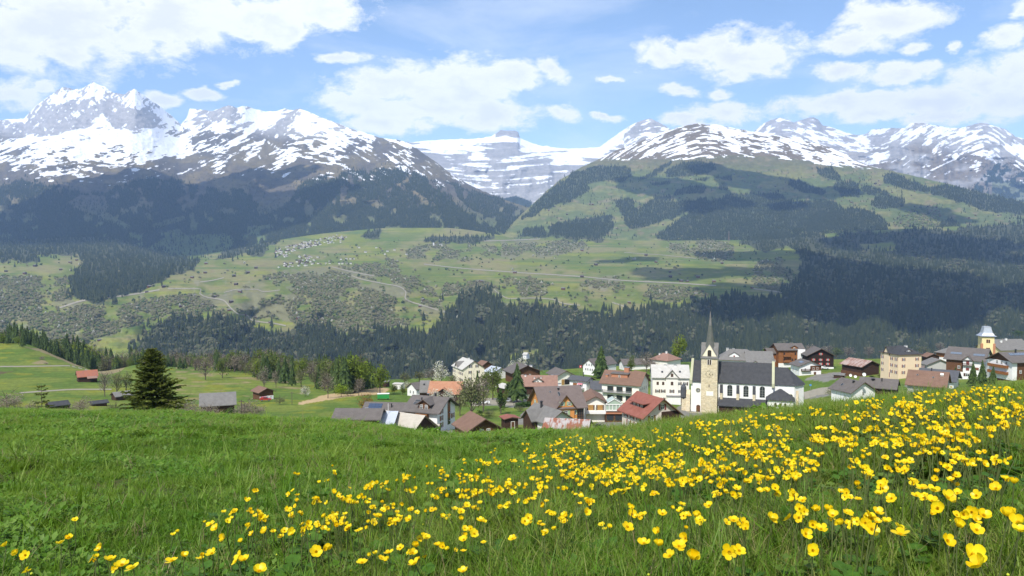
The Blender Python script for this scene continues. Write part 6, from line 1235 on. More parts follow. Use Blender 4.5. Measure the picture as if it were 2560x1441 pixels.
h = house('yellow_block', 'pale yellow four storey house with dark hipped roof and wine red shutters', (2245, 948), 360, 46, 58, 61, -52, 30, 'slate', 'yellow', 'apartment house', wins=[('F', ev(4, .76), [.20, .47, .74]), ('R', [-.55, .62], [.20, .47, .74])], shut='wine', arch=True, hip=.25, ov=.6, chim=[(.15, .3, 1.0, 1.2, M_CHIM)], wsz=(.8, 1.25)); cross_gable(h, -1.6, 3.4, 2.6, 'slate', 'yellow', .25, .4); dormer((h[0], h[2], h[1], h[3], h[4]), 0, .6, 2.6, .8, 'slate', 'white', rise=.7, nwin=2).matrix_local = Matrix.Rotation(math.pi / 2, 4, 'Z') @ Matrix.Translation((0, 0, h[3])); door(h, 'F', .15, .9, 2.1, SHU['wine'])
h = house('grey_roof_bungalow', 'white gabled bungalow with wide grey roof at the flowery rim', (2128, 1004), 225, 52, 60, 24, -48, 31, 'grey', 'white', 'bungalow', wins=[('R', [0.0], [.55])], ov=.8, og=.8); skylight(h, -1.5, 2.0); flue(h, 1.5, 4, .5, .3)
h = house('dark_long_house', 'dark low house with long grey roof right of the white bungalow', (2238, 990), 245, 92, 10, 18, -6, 27, 'grey', 'dark', W=8.5, ov=.7, og=.6); flue(h, 1.0, 3.0, .9); flue(h, -1.6, 3.2, .5, .4)
h = house('brown_tile_house', 'long brown tiled roof with small skylights at the flowery rim', (2362, 990), 235, 97, 9, 24, -6, 32, 'brown', 'grey', W=10, ov=.8, og=.6); skylight(h, -2.6, 3.6, .5, .5); skylight(h, 1.5, 3.0, .5, .5); MB().box(-.4, .4, -.4, .4, -.5, .5).make('chimney', M_CHIM, h[0], matrix=on_roof(h, 3.6, 4.2))
h = house('slate_back_house', 'slate roof rising behind the long brown tiled roof', (2384, 972), 262, 88, 14, 20, -9, 30, 'bluegrey', 'white', W=9, ov=.9, og=1.0); flue(h, -2.0, 3.2, 1.2)
h = house('grey_metal_shed', 'grey sheet roofed shed between yellow block and white chalet', (2318, 928), 330, 18, 62, 16, -62, 22, 'light', 'grey', 'shed', ov=.7, og=.8); h = house('brown_flat_shed', 'small brown roof right beside the yellow block', (2306, 936), 318, 46, 4, 13, -5, 18, 'taupe', 'dark', 'shed', W=6, ov=.4); h = house('orange_roof_barn', 'orange brown roof corner right behind the yellow block', (2318, 912), 400, 14, 30, 20, -60, 24, 'brown', 'dark', 'barn', ov=.7)
h = house('brown_white_chalet', 'chalet half brown boards half white plaster with two solar fields', (2457, 948), 300, 95, 20, 46, -10, 26, 'grey', 'white', 'chalet', wins=[('F', [-.3], [.46]), ('R', [-.5, .1, .6], [.25, .62])], ov=.9, og=1.0, wall2=('wood', -1, -.05, .3, 1.0)); solar(h, -3.6, 3.6, 4, 1, 1.0, 1.5); solar(h, 4.4, 3.4, 4, 1, 1.0, 1.5)
g = cross_gable(h, 1.2, 3.2, 1.3, 'grey', 'white', .5, .5); window(g, Matrix.Translation((0, -h[2] / 2 - .5, h[3] * .72)), 1.1, 1.7, 'wine', closed=True); window(g, Matrix.Translation((0, -h[2] / 2 - .5, h[3] * .40)), 1.2, 1.2, 'wine', closed=True); window(g, Matrix.Translation((0, -h[2] / 2 - .5, h[3] * .08)), 1.3, 1.2, 'brown'); balcony(h, 'F', 1.2, h[3] * .68, 3.4, 1.3, WM['dark']); window(h[0], face_m(h[1], h[2], 'F', h[1] * .33, h[3] * .45), 1.6, 1.1, 'rust', closed=True)
h = house('balcony_chalet', 'brown chalet with stacked balconies and solar panels at the right edge', (2530, 952), 282, 92, 60, 48, 45, 27, 'grey', 'wood', 'chalet', wins=[('L', [-.3, .1, .5], [.78]), ('F', [-.55], [.35])], ov=1.0, og=1.2, wall2=('white', -1, -.75, 0, .98)); solar(h, -1.5, 4.0, 9, 1, 1.0, 1.5)
for z in (.28, .62): balcony(h, 'L', -.6, z * h[3], h[2] * .8, 1.3, WM['amber'], False)
flue(h, -2.2, 5.0, 1.2, .3)
h = house('grey_hip_house', 'small grey hipped roof house with white round chimney', (2370, 906), 400, 30, 34, 22, -35, 24, 'light', 'white', hip=.2, ov=1.0, chim=[(.3, -.2, .8, 1.4, M_CHIM)], wall2=('amber', -1, 1, .5, .95))
h = house('tower_hall', 'lemon yellow hall with wide pale grey roof behind the right hand chalets', (2500, 905), 400, 82, 60, 30, 40, 28, 'light', 'lemon', 'hall', ov=.8, og=.6, wins=[('L', [.5], [.35])], chim=[(-.45, -.3, .8, 1.3, M_CHIM), (.0, -.1, .8, 1.2, M_CHIM)])
k_ = 395 / F; tw = empty('yellow_tower', unproj(2464, 905, 395), math.radians(-12), 'lemon and terracotta tower with flared white metal roof', 'tower'); w_ = 2.75; TH = 66 * k_
MB().box(-w_, w_, -w_, w_, -3, TH).make('wall', WM['lemon'], tw); b = MB()
for sx_ in (-1, 1): b.box(sx_ * w_ - .55, sx_ * w_ + .55, -w_ - .06, -w_ + .5, 0, TH * .72)
b.make('corner_strip', WM['terra'], tw); b = MB().lathe([(w_ * 1.85, TH - .1), (w_ * 1.45, TH + .5), (w_ * 1.1, TH + 1.5), (w_ * .82, TH + 4.2), (w_ * .84, TH + 4.5), (w_ * .5, TH + 4.7), (.01, TH + 4.7)], 4, ph=math.pi / 4).lathe([(w_ * 1.85, TH - .1), (.01, TH - .2)], 4, 1, ph=math.pi / 4); b.make('roof', [RM['metal'], M_TRIM], tw); MB().tube([(0, 0, TH + 4.6), (0, 0, TH + 7)], .06).make('finial', M_BLACKM, tw)
b = MB().box(-w_ - .08, w_ + .08, -w_ - .08, w_ + .08, TH - .5, TH - .1).make('frieze', WM['dark'], tw)
for z, hh_ in ((TH * .74, 1.7), (TH * .36, 2.6)):
    for sx_ in (-.45, .45): window(tw, Matrix.Translation((sx_, -w_, z)), .75, hh_, frame=SHU['wine'])
    window(tw, Matrix.Rotation(math.pi / 2, 4, 'Z') @ Matrix.Translation((0, -w_, z)), .9, hh_, frame=SHU['wine'])
# farms left of the village
h = house('red_roof_barn', 'long barn with red orange roof alone on the left pasture', (196, 956), 470, 48, 4, 13, 5, 30, 'barnred', 'dark', 'barn', W=8, ov=.5, og=.6); MB().prism([(-3.4, 1.7), (0, 2.4), (0, 2.6), (-3.4, 1.9)], -.5, h[1] / 2).make('lean_to_roof', RM['pink'], h[0], matrix=Matrix.Translation((0, -h[2] / 2, 0)))
h = house('pasture_barn', 'brown timber barn on white plinth by the wood edge', (650, 1000), 330, 18, 34, 19, -66, 24, 'brown', 'wood', 'barn', ov=.8, og=.7, wins=[]); MB().box(-h[2] / 2 - .04, h[2] / 2 + .04, -.05, .1, -1, h[3] * .40).make('white_plinth', WM['white'], h[0], matrix=face_m(h[1], h[2], 'R', 0, 0))
for s_ in (-1.6, .2, 1.6): window(h[0], face_m(h[1], h[2], 'R', s_, .5) @ Matrix.Translation((0, -.05, 0)), .6, .5)
h = house('tin_roof_barn', 'barn with wide corrugated grey metal roof behind bare bushes', (545, 1032), 250, 84, 8, 20, 0, 30, 'light', 'dark', 'barn', W=9, ov=.6, og=.6)
h = house('blue_roof_shed', 'small shed with blue grey sheet roof left of the big spruce', (290, 1002), 300, 40, 12, 10, 18, 24, 'light', 'dark', 'shed', ov=.5, og=.5); h = house('low_dark_shed', 'low open dark shed between bare bushes on the left', (232, 1016), 280, 36, 8, 5, 12, 14, 'slate', 'dark', 'shed', ov=.4)
h = house('dark_cover_shed', 'long dark sheeted clamp left of the open shed', (125, 1022), 270, 52, 6, 4, 14, 20, 'slate', 'black', 'shed', W=5, ov=.2, og=.1)
h = house('wood_edge_hut', 'tiny pale hut in the clearing of the far spruce wood', (1316, 892), 900, 9, 8, 5, -30, 26, 'pale', 'white', 'hut')

# ---- church
CH = empty('church', unproj(1772, 1036, 282), math.radians(-18), 'white church with dark slate roofs and rubble stone tower', 'church')
kz = .1415; M_LIME = plain('pale_green_stone', (.40, .40, .27), .9, .15, 1.0); M_CLK = plain('clock_black', (.03, .03, .03), .6)
NL, NR, NY, NW, NH = -6.5, 21.6, 2.4, 12.0, 11.5; tp = math.tan(math.radians(46)); cxn = (NL + NR) / 2; ln = NR - NL
MN = Matrix.Translation((cxn, NY + NW / 2, 0)); b = gable_wall(MB(), ln, NW, NH, tp); b.make('nave_wall', WM['white'], CH, matrix=MN); b = gable_roof(MB(), ln - .6, NW, NH, tp, .45, 0, .25); b.make('nave_roof', [RM['slate'], RM['slate']], CH, matrix=MN)
for x, s_ in ((NL, -1), (NR, 1)):
    b = MB().prism([(-NW / 2 - .7, NH - 1.2), (NW / 2 + .7, NH - 1.2), (NW / 2 + .7, NH + .2), (0, NH + NW / 2 * tp + 1.0), (-NW / 2 - .7, NH + .2)], x - .45, x + .45); b.make('gable_parapet', M_LIME, CH, matrix=Matrix.Translation((0, NY + NW / 2, 0)))
    MB().tube([(0, 0, 0), (0, 0, 1.6)], .09).box(-.4, .4, -.07, .07, .9, 1.1).make('gable_cross', M_STEEL, CH, matrix=Matrix.Translation((x, NY + NW / 2, NH + NW / 2 * tp + .9)))
CR, CW, CHh = 31.8, 10.4, 11.3; tpc = math.tan(math.radians(46)); cy = NY + .8 + CW / 2; a_ = CW / 2; k_ = 3.2
plan = [(NR, -a_), (CR - k_, -a_), (CR, -a_ + k_), (CR, a_ - k_), (CR - k_, a_), (NR, a_)]
b = MB()
for i in range(6): p_, q = plan[i], plan[(i + 1) % 6]; b.poly([(*p_, -3), (*q, -3), (*q, CHh), (*p_, CHh)])
b.make('choir_wall', WM['white'], CH, matrix=Matrix.Translation((0, cy, 0))); b = MB(); zr = CHh + a_ * tpc; xr = CR - a_ * 1.05; pl2 = [(x + (.45 if x > NR + 1 else 0), y * 1.08) for x, y in plan]
b.poly([(*pl2[0], CHh - .2), (*pl2[1], CHh - .2), (xr, 0, zr), (NR, 0, zr)]).poly([(*pl2[4], CHh - .2), (*pl2[5], CHh - .2), (NR, 0, zr), (xr, 0, zr)])
for i in (1, 2, 3): b.poly([(*pl2[i], CHh - .2), (*pl2[i + 1], CHh - .2), (xr, 0, zr)])
b.poly([(*q, CHh - .2) for q in pl2]); b.make('choir_roof', RM['slate'], CH, matrix=Matrix.Translation((0, cy, 0)))
TW_, TZ = 2.8, 20.3; MT = Matrix.Translation((0, TW_, 0)); MB().box(-TW_, TW_, -TW_, TW_, -3, TZ).make('tower_wall', WM['stone'], CH, matrix=MT); gz = 4.7
gab = MB().prism([(-TW_ + .02, TZ), (TW_ - .02, TZ), (0, TZ + gz)], -TW_ + .03, TW_ - .03, 0, 'y').prism([(-TW_ + .02, TZ), (TW_ - .02, TZ), (0, TZ + gz - .02)], -TW_ + .03, TW_ - .03, 0, 'x'); gab.make('tower_gable', WM['cream'], CH, matrix=MT)
b = MB()
for ax in ('x', 'y'):
    for s_ in (-1, 1): b.prism([(s_ * (TW_ + .3), TZ - .5), (0, TZ + gz), (0, TZ + gz + .3), (s_ * (TW_ + .3), TZ - .2)], -TW_ - .18, TW_ + .18, 0, ax)
b.make('tower_roof', RM['light'], CH, matrix=MT); zb = TZ + 1.2
MB().lathe([(2.3, zb), (1.42, TZ + gz + 0.4), (.68, TZ + gz + 6.4)], 8, ph=.39).make('spire', roof_mat('mossy_shingles', (.085, .10, .085), (.13, .125, .11)), CH, matrix=MT); MB().lathe([(.56, TZ + gz + 6.35), (.10, TZ + gz + 11.4)], 8, ph=.39).make('spire_tip', RM['light'], CH, matrix=MT)
MB().tube([(0, 0, TZ + gz + 11.3), (0, 0, TZ + gz + 14.6)], .07).lathe([(.02, TZ + gz + 13.4), (.28, TZ + gz + 13.65), (.02, TZ + gz + 13.9)], 8).box(-.45, .45, -.04, .04, TZ + gz + 14.2, TZ + gz + 14.32).make('spire_cross', M_BLACKM, CH, matrix=MT)
def arch_win(par, M_, w, h, name='window', fr=M_WHITEF, rows=3):
    fm, pm = window_meshes(w, h, True, fr); o = put(fm, name, par, M_); put(pm, 'pane', o)
    b = MB()
    for k in range(rows): b.box(-w / 2 + .09, w / 2 - .09, -.06, -.025, h * (.2 + .2 * k), h * (.2 + .2 * k) + .06)
    b.make('glazing_bar', fr, o); return o
M_GREYF = plain('grey_frame', (.34, .34, .33), .7); arch_win(CH, Matrix.Translation((0, 0, 20.7)), 1.3, 2.2, fr=M_BROWNF); b0 = MB().box(-.75, .75, -.05, .02, 0, 2.1).make('belfry_recess', M_CHIM, CH, matrix=Matrix.Translation((0, 0, 17.6)))
for s_ in (-.36, .36): arch_win(CH, Matrix.Translation((s_, -.06, 17.7)), .55, 1.8, fr=M_BROWNF, rows=1)
MB().box(-.12, .12, -.05, .02, 0, 1.0).make('slit_window', M_DARK, CH, matrix=Matrix.Translation((0, 0, 9.6)))
ck = MB()
for i in range(12):
    a = math.radians(30 * i); x, z = 1.15 * math.sin(a), 1.15 * math.cos(a); r1 = .34 if i % 3 == 0 else .22
    for off in ((-.09, .09) if i % 3 else (-.14, 0, .14)):
        px, pz = math.cos(a) * off, -math.sin(a) * off; dx, dz = math.sin(a) * r1 / 2, math.cos(a) * r1 / 2; wx, wz = math.cos(a) * .035, -math.sin(a) * .035
        ck.poly([(x + px - dx - wx, -.05, z + pz - dz - wz), (x + px - dx + wx, -.05, z + pz - dz + wz), (x + px + dx + wx, -.05, z + pz + dz + wz), (x + px + dx - wx, -.05, z + pz + dz - wz)])
CF = ck.make('clock_face', M_CLK, CH, matrix=Matrix.Translation((0, 0, 14.3)))
for a, ln_, w_ in ((math.radians(128), .7, .07), (math.radians(40), 1.0, .05)): MB().box(-w_, w_, -.1, -.06, -.15, ln_).make('clock_hand', M_CLK, CF, matrix=Matrix.Rotation(a, 4, 'Y'))
MB().box(-1.25, 1.25, -.06, .02, 0, 1.6).make('sundial_panel', WM['ivory'], CH, matrix=Matrix.Translation((.25, 0, 6.6))); MB().box(-.015, .015, -.5, 0, 0, .02).make('sundial_rod', M_CLK, CH, matrix=Matrix.Translation((.25, 0, 7.8)))
for x in (7.0, 12.5, 18.0): arch_win(CH, Matrix.Translation((x, NY, 6.5)), 1.8, 4.0, fr=M_GREYF)
for x in (4.1, 9.75, 15.25): MB().box(x - .45, x + .45, NY - .9, NY + .1, 2, 7.6).make('buttress', WM['stone'], CH); MB().prism([(NY - 1.0, 7.6), (NY + .05, 7.6), (NY + .05, 10.6)], x - .5, x + .5).make('buttress_cap', RM['slate'], CH)
for x, r, y, z in ((-4.0, .85, NY, 8.0), (27.4, .8, cy - a_, 7.4)):
    o = MB().lathe([(r * .8, 0), (r * .8, .1), (r, .1), (r, -.05)], 16).make('round_window', M_LIME, CH, matrix=Matrix.Translation((x, y, z)) @ Matrix.Rotation(math.pi / 2, 4, 'X')); MB().lathe([(0.001, .02), (r * .8, .02)], 16).make('pane', M_GLASS, o); MB().box(-.05, .05, -r * .8, r * .8, .03, .07).box(-r * .8, r * .8, -.05, .05, .03, .072).make('glazing_bar', M_WHITEF, o)
o = arch_win(CH, Matrix.Translation((-3.9, NY, 0)), 1.4, 2.7, 'door', SHU['rust'], 0); MB().box(-.62, .62, -.035, -.01, 0, 2.3).make('door_leaf', WM['wood'], o)
MB().prism([(-1.6, 3.4), (NY, 5.6), (NY, 5.85), (-1.6, 3.65)], 3.2, 20.8).make('aisle_roof', RM['slate'], CH); MB().box(3.4, 20.6, -1.0, NY, -3, 3.5).make('aisle_wall', WM['dark'], CH)
sc_ = Matrix.Translation((24.0, -.4, 0)); MB().box(-4.2, 4.2, -2.6, 3.2, -3, 7.0).make('sacristy_wall', WM['white'], CH, matrix=sc_); hip_roof(MB(), 8.4, 5.8, 7.0, 1.15, .6, .15, .6).make('sacristy_roof', RM['slate'], CH, matrix=sc_ @ Matrix.Translation((0, .3, 0)))
for x in (-1.6, 0, 1.6): arch_win(CH, sc_ @ Matrix.Translation((x, -2.6, 4.6)), .8, 1.3, fr=M_BROWNF, rows=0)
MB().prism([(NY - 2.6, -3), (NY + .1, -3), (NY + .1, 8.0), (NY - 1.0, 6.5)], NL - 1.6, NL - .2).make('corner_buttress', WM['stone'], CH); MB().lathe([(.1, 4.2), (1.0, 5.4), (1.0, 9.0), (.05, 10.6)], 8, c=(NL - 2.6, NY - .6)).make('oriel_turret', RM['bluegrey'], CH); MB().box(NL - 3.2, NL - .5, NY - 1, NY + 3, -3, 5.0).make('porch_wall', WM['stone'], CH)
MB().prism([(cy - a_ - 1.2, -3), (cy - a_ + .2, -3), (cy - a_ + .2, 9.4)], 29.2, 30.0).make('choir_buttress', WM['stone'], CH)
MB().box(NL - 9, 6, -3.6, -3.2, -4, 1.0).make('stone_wall', WM['stone'], None, matrix=CH.matrix_basis.copy()); sw = bpy.context.scene.objects[-1] if False else [o for o in COL.objects if o.name.startswith('stone_wall')][-1]; sw['label'] = 'low rubble churchyard wall before the church tower'; sw['category'] = 'wall'
# ================================================================ TREES OF THE NEAR TERRACE
def limbs_mesh(name, seed, hgt=0.9, zc=0.55, rx=0.3, n=14, w0=0.03, sub=3):
    g = random.Random(seed); b = MB(); b.tube([(0, 0, -.06), (g.uniform(-.01, .01), 0, zc * .5), (g.uniform(-.02, .02), g.uniform(-.02, .02), hgt * .8)], w0, w0 * .25, 6)
    for i in range(n):
        z0 = zc * g.uniform(.25, 1.1); a = 2.4 * i + g.random(); r = rx * g.uniform(.6, 1.1); z1 = min(z0 + g.uniform(.12, .42), hgt); e = Vector((r * math.cos(a), r * math.sin(a), z1)); s_ = Vector((0, 0, z0))
        b.tube([s_, s_.lerp(e, .5) + Vector((0, 0, .03)), e], w0 * .35, w0 * .1, 4)
        for j in range(sub):
            q = s_.lerp(e, g.uniform(.4, .95)); b.tube([q, q + Vector((g.gauss(0, .09), g.gauss(0, .09), g.uniform(.04, .16)))], w0 * .12, w0 * .05, 3)
    return mesh_from(name, b.V, b.F, [M_BARK])
M_SPRN = leaf_mat('near_spruce_needles', (0.022, 0.042, 0.012), (0.042, 0.066, 0.018), (0.055, 0.085, 0.02), trans=0, sc=9)
M_YELL = leaf_mat('yellow_green_leaves', (0.13, 0.18, 0.02), (0.17, 0.22, 0.03), trans=0.3, sc=8); M_LIME_L = leaf_mat('lime_leaves', (0.20, 0.29, 0.018), (0.24, 0.32, 0.025), trans=0.3, sc=8); M_RUSTL = leaf_mat('rust_buds', (0.24, 0.13, 0.03), (0.28, 0.17, 0.04), trans=0.2, sc=8)
M_TWIG = leaf_mat('bare_twigs', (0.24, 0.20, 0.155), (0.29, 0.245, 0.185), trans=0.3, sc=8); M_BUDG = leaf_mat('greening_twigs', (0.15, 0.155, 0.07), (0.18, 0.18, 0.09), (0.10, 0.13, 0.035), trans=0.1, sc=7); M_OLIVE = leaf_mat('olive_leaves', (0.085, 0.12, 0.02), (0.12, 0.15, 0.03), trans=0.2, sc=8); M_DKGRN = leaf_mat('dark_green_leaves', (0.03, 0.07, 0.012), (0.05, 0.09, 0.018), trans=0.1, sc=8)
M_BLOSN = leaf_mat('near_blossom', (0.62, 0.60, 0.54), (0.70, 0.68, 0.63), (0.36, 0.38, 0.20), trans=0.2, sc=8)
def dense_spruce(name, seed, tiers=15, sides=14, r=.19):
    me = spruce_tpl(name, M_SPRN, tiers, sides, r, seed); return me
KIND = {}
KIND['spruce'] = [(dense_spruce('crown', 300 + i, 15, 13, .17 + .02 * i), limbs_mesh('trunk', 300 + i, .5, .3, .05, 2, .018, 0)) for i in range(3)]
for kd, mt, rx, rz, nl, lf, seed in (('yellow', M_YELL, .34, .40, 900, .030, 1), ('lime', M_LIME_L, .42, .42, 900, .034, 2), ('rust', M_RUSTL, .38, .44, 900, .026, 3), ('bare', M_TWIG, .34, .42, 520, .020, 4), ('bare', M_TWIG, .40, .40, 520, .020, 5), ('budding', M_BUDG, .34, .42, 620, .024, 6), ('budding', M_BUDG, .30, .44, 620, .024, 7), ('olive', M_OLIVE, .36, .42, 900, .030, 8), ('olive', M_OLIVE, .32, .42, 900, .030, 9), ('blossom', M_BLOSN, .42, .40, 760, .028, 10), ('column', M_DKGRN, .17, .46, 900, .026, 11), ('bush', M_BUDG, .5, .38, 1000, .026, 12), ('greybush', M_TWIG, .5, .40, 1300, .022, 13), ('darkbush', M_DKGRN, .5, .40, 800, .036, 14)):
    KIND.setdefault(kd, []).append((crown_tpl('crown', mt, nl, lf, 400 + seed, rx, rz, .52 if kd not in ('bush', 'greybush', 'darkbush') else .42, 11), limbs_mesh('trunk', 400 + seed, .88, .55, rx * .9, 26 if kd in ('bare', 'budding', 'blossom') else 10, .022)))
def tree(kind, u, y, hpx, d=None, wf=1.0, label='', group=None, S=None, idx=None):
    S = S or S_B; dd = float(S.depth(u, y)[0]) if d is None else d; p_ = unproj(u, y, dd); h_ = hpx * dd / F; g = random.Random(int(u * 7 + y * 13))
    cr, tr = KIND[kind][(g.randrange(len(KIND[kind])) if idx is None else idx)]
    nm = {'spruce': 'spruce_tree', 'blossom': 'blossom_tree', 'bare': 'bare_tree', 'column': 'column_tree', 'bush': 'bush', 'greybush': 'bush', 'darkbush': 'bush'}.get(kind, 'leafy_tree')
    o = empty(nm, p_, g.random() * 6.28, label, 'bush' if 'bush' in kind else 'tree', group); o.scale = (h_ * wf, h_ * wf, h_); put(cr, 'crown', o); put(tr, 'trunk', o); return o
# explicit trees of the village and the pastures
TREES = [('blossom', 1102, 962, 46, 1.0, 'white blossoming tree left of the big cream hotel'), ('budding', 1178, 1050, 98, .95, 'tall thin greening tree right of the white house'), ('bare', 1208, 1030, 80, .9, 'bare brown tree between the garden conifers'), ('spruce', 1194, 1012, 66, .9, 'slim dark conifer in front of the cream hotel'), ('olive', 1232, 1000, 72, .8, 'fresh green birch in the middle of the gardens'), ('spruce', 1293, 1006, 76, 1.3, 'broad spruce beside the pink tiled roof'),
         ('column', 1252, 1036, 52, 1.1, 'round topped dark column tree above the parking place'), ('column', 1272, 1004, 40, 1.2, 'dark green bush tree left of the broad spruce'), ('blossom', 1302, 948, 44, 1.0, 'blossom tree before the brown chalet'), ('spruce', 1503, 946, 74, 1.6, 'big spruce standing before the white villa'), ('olive', 1578, 934, 42, .9, 'pale fresh larch behind the brown roofed hotel'), ('bare', 1616, 930, 50, 1.1, 'brown budding tree behind the brown roofed hotel'), ('yellow', 1694, 915, 78, .75, 'tall fresh green tree left of the church spire'),
         ('spruce', 1908, 918, 42, 1.2, 'small dark conifer before the timber apartment house'), ('bare', 2030, 893, 34, 1.6, 'brown bare tree between apartment house and black chalet'), ('bare', 2070, 893, 30, 1.6, 'brown bare tree behind the black chalet roof'), ('olive', 2090, 898, 30, 1.4, 'green bush tree right of the black chalet'), ('bare', 2122, 896, 30, 1.5, 'round brown tree behind the old rusty barn'), ('bare', 2172, 896, 32, 1.3, 'taller brown tree behind the old rusty barn'), ('spruce', 2432, 966, 56, 1.1, 'front dark conifer before the white chalet wall'), ('spruce', 2455, 968, 62, 1.0, 'tallest dark conifer between the two right chalets'), ('spruce', 2482, 968, 48, 1.2, 'right dark conifer below the stacked balconies'), ('spruce', 2388, 966, 44, 1.1, 'dark conifer at the end of the slate roof'),
         ('darkbush', 2402, 892, 26, 1.2, 'dark round tree behind the chalet with two solar fields'), ('bush', 2118, 988, 34, 1.2, 'loose green shrub before the grey bungalow roof'), ('bush', 2080, 992, 22, 1.6, 'grey green shrub at the foot of the bungalow'), ('spruce', 2206, 938, 14, 1.3, 'tiny conifer at the corner of the yellow block'), ('blossom', 1085, 1006, 26, 1.3, 'low white blossoming tree behind the white house'), ('blossom', 1120, 1010, 30, 1.2, 'white blossoming tree beside the orange tiled roof'), ('blossom', 1020, 975, 20, 1.3, 'small blossom tree behind the green container'), ('olive', 985, 985, 24, 1.3, 'first green apple tree left of the small white house'), ('olive', 1006, 988, 22, 1.3, 'green apple tree right beside the small white house'), ('blossom', 1352, 1090, 20, 1.9, 'white blossoming bush before the low grey tiled house'), ('blossom', 1402, 948, 16, 1.4, 'small white blossom bush before the garage barn'),
         ('yellow', 950, 988, 78, .85, 'bright yellow green tree at the right end of the wood'), ('lime', 853, 992, 32, 1.25, 'round lime green tree below the wood'), ('bare', 820, 996, 62, .75, 'grey bare tree before the dark spruces'), ('bare', 897, 990, 48, 1.0, 'brown bare tree between lime tree and yellow green tree'), ('blossom', 763, 992, 26, 1.2, 'small white blossoming tree alone on the pasture'), ('rust', 912, 1042, 58, .95, 'rust orange budding tree before the solar roof'), ('bare', 514, 950, 56, 1.1, 'gnarled bare tree on the pasture right of the big spruce'), ('olive', 556, 946, 52, .9, 'greening tree with a dark shadow on the pasture'), ('blossom', 582, 922, 30, .9, 'pale blossom tree in the tree line'), ('bare', 660, 975, 60, .7, 'thin leafless tree on the bank above the barn'), ('bare', 690, 970, 46, .7, 'smaller leafless tree on the bank above the barn'),
         ('greybush', 18, 1045, 78, 1.1, 'big grey leafless thicket at the left edge'), ('greybush', 75, 1040, 40, 1.2, 'low grey thicket beside the thin young spruce'), ('greybush', 200, 1036, 46, 1.3, 'brown leafless bush over the dark sheeted clamp'), ('bush', 290, 1046, 46, 1.2, 'greening bush left of the big spruce'), ('bare', 262, 992, 66, .8, 'first thin bare tree by the farm lane'), ('budding', 292, 990, 62, .8, 'second greening tree by the farm lane'), ('budding', 316, 988, 56, .8, 'third greening tree by the farm lane'), ('greybush', 462, 1050, 62, 1.2, 'brown leafless bush right of the big spruce'), ('greybush', 520, 1052, 46, 1.4, 'brown leafless bush hiding the tin roof barn'), ('greybush', 610, 1046, 52, 1.3, 'brown leafless bush right of the tin roof barn'), ('greybush', 640, 1046, 40, 1.4, 'last brown bush before the open meadow'), ('darkbush', 575, 1046, 30, 1.0, 'dark green conifer bush before the tin roof barn'), ('bush', 700, 1012, 24, 1.4, 'pale bush right of the pasture barn'), ('bush', 870, 990, 20, 1.6, 'low green bush right of the lime tree'),
         ('bush', 1300, 1030, 14, 1.6, 'dark garden bush before the orange house'), ('bush', 1222, 1040, 14, 2.2, 'brown clipped bush on the lawn'), ('darkbush', 1200, 1040, 14, 1.2, 'small dark bush on the lawn'), ('darkbush', 1495, 1082, 26, 1.4, 'green shrub in the gap before the restaurant'), ('column', 1698, 1062, 24, .9, 'small dark cypress at the corner of the red roofed house'), ('darkbush', 1478, 990, 14, 1.3, 'dark shrub under the slate wing'), ('darkbush', 2180, 948, 10, 1.8, 'low shrubs at the foot of the yellow block'), ('budding', 2220, 896, 30, 1.2, 'pale bare tree rising left of the yellow block'), ('budding', 2310, 890, 26, 1.6, 'brown leafless trees behind the orange barn roof'), ('bare', 1640, 922, 30, 1.2, 'leafless crown behind the red hipped roof'), ('budding', 1012, 962, 30, 1.6, 'bare orchard tree behind the flat white cottage'), ('budding', 1048, 955, 28, 1.7, 'second bare orchard tree left of the cream hotel')]
TREES += [('budding', 1150, 1040, 50, 1.0, 'greening shrub tree at the right wall of the white house'), ('bare', 1165, 1005, 44, 1.1, 'bare brown bush tree under the cream hotel'), ('olive', 1215, 975, 40, 1.0, 'fresh green crown before the curved metal roof'), ('yellow', 1245, 965, 30, 1.1, 'yellow green crown beside the curved metal roof'), ('olive', 1262, 1020, 36, .9, 'green garden tree behind the silver car'), ('blossom', 1285, 940, 30, 1.3, 'white blossom cloud at the left eave of the brown chalet'), ('budding', 1130, 975, 34, 1.2, 'budding crown between orange tiled roof and cream hotel'), ('olive', 1640, 900, 16, 1.5, 'low green crown behind the ivory hotel roof'), ('bare', 1080, 960, 34, 1.4, 'bare crowns behind the orange tiled house'), ('budding', 1950, 892, 24, 1.4, 'brown thicket behind the mansion roof'), ('bare', 2350, 880, 24, 1.5, 'grey thicket behind the grey sheet roof'), ('darkbush', 2546, 842, 18, 1.4, 'green crown at the right edge above the hall roof'), ('bush', 2200, 945, 12, 1.4, 'green climbing bush at the yellow block door')]
for kd, u, y, hp, wf, lab in TREES: tree(kd, u, y, hp * (1.35 if 1060 < u < 1330 else 1.15), None, wf, lab)
# hedge rows
for u0, y0, u1, y1, hp, lab in ((1288, 1022, 1338, 1014, 13, 'dark clipped hedge beside the orange house'), (1940, 908, 1968, 908, 7, 'short clipped hedge below the timber apartment house')):
    P0, P1 = S_B.at([u0, u1], [y0, y1]); g = np.random.default_rng(int(u0)); V, Fc = [], []; h_ = hp * P0[1] / F
    for i in range(1100):
        t = g.random(); c_ = P0 + (P1 - P0) * t + np.array([g.uniform(-.6, .6), g.uniform(-.6, .6), h_ * g.random()]) - P0; a = g.normal(size=3) * .16; b2 = np.cross(a, g.normal(size=3)) * 4; b2 *= .16 / np.linalg.norm(b2); k = len(V); V += [c_ - a, c_ + b2, c_ + a, c_ - b2]; Fc.append((k, k + 1, k + 2, k + 3))
    o = put(mesh_from('hedge', V, Fc, [M_DKGRN]), 'hedge'); o.location = P0; o['label'] = lab; o['category'] = 'hedge'
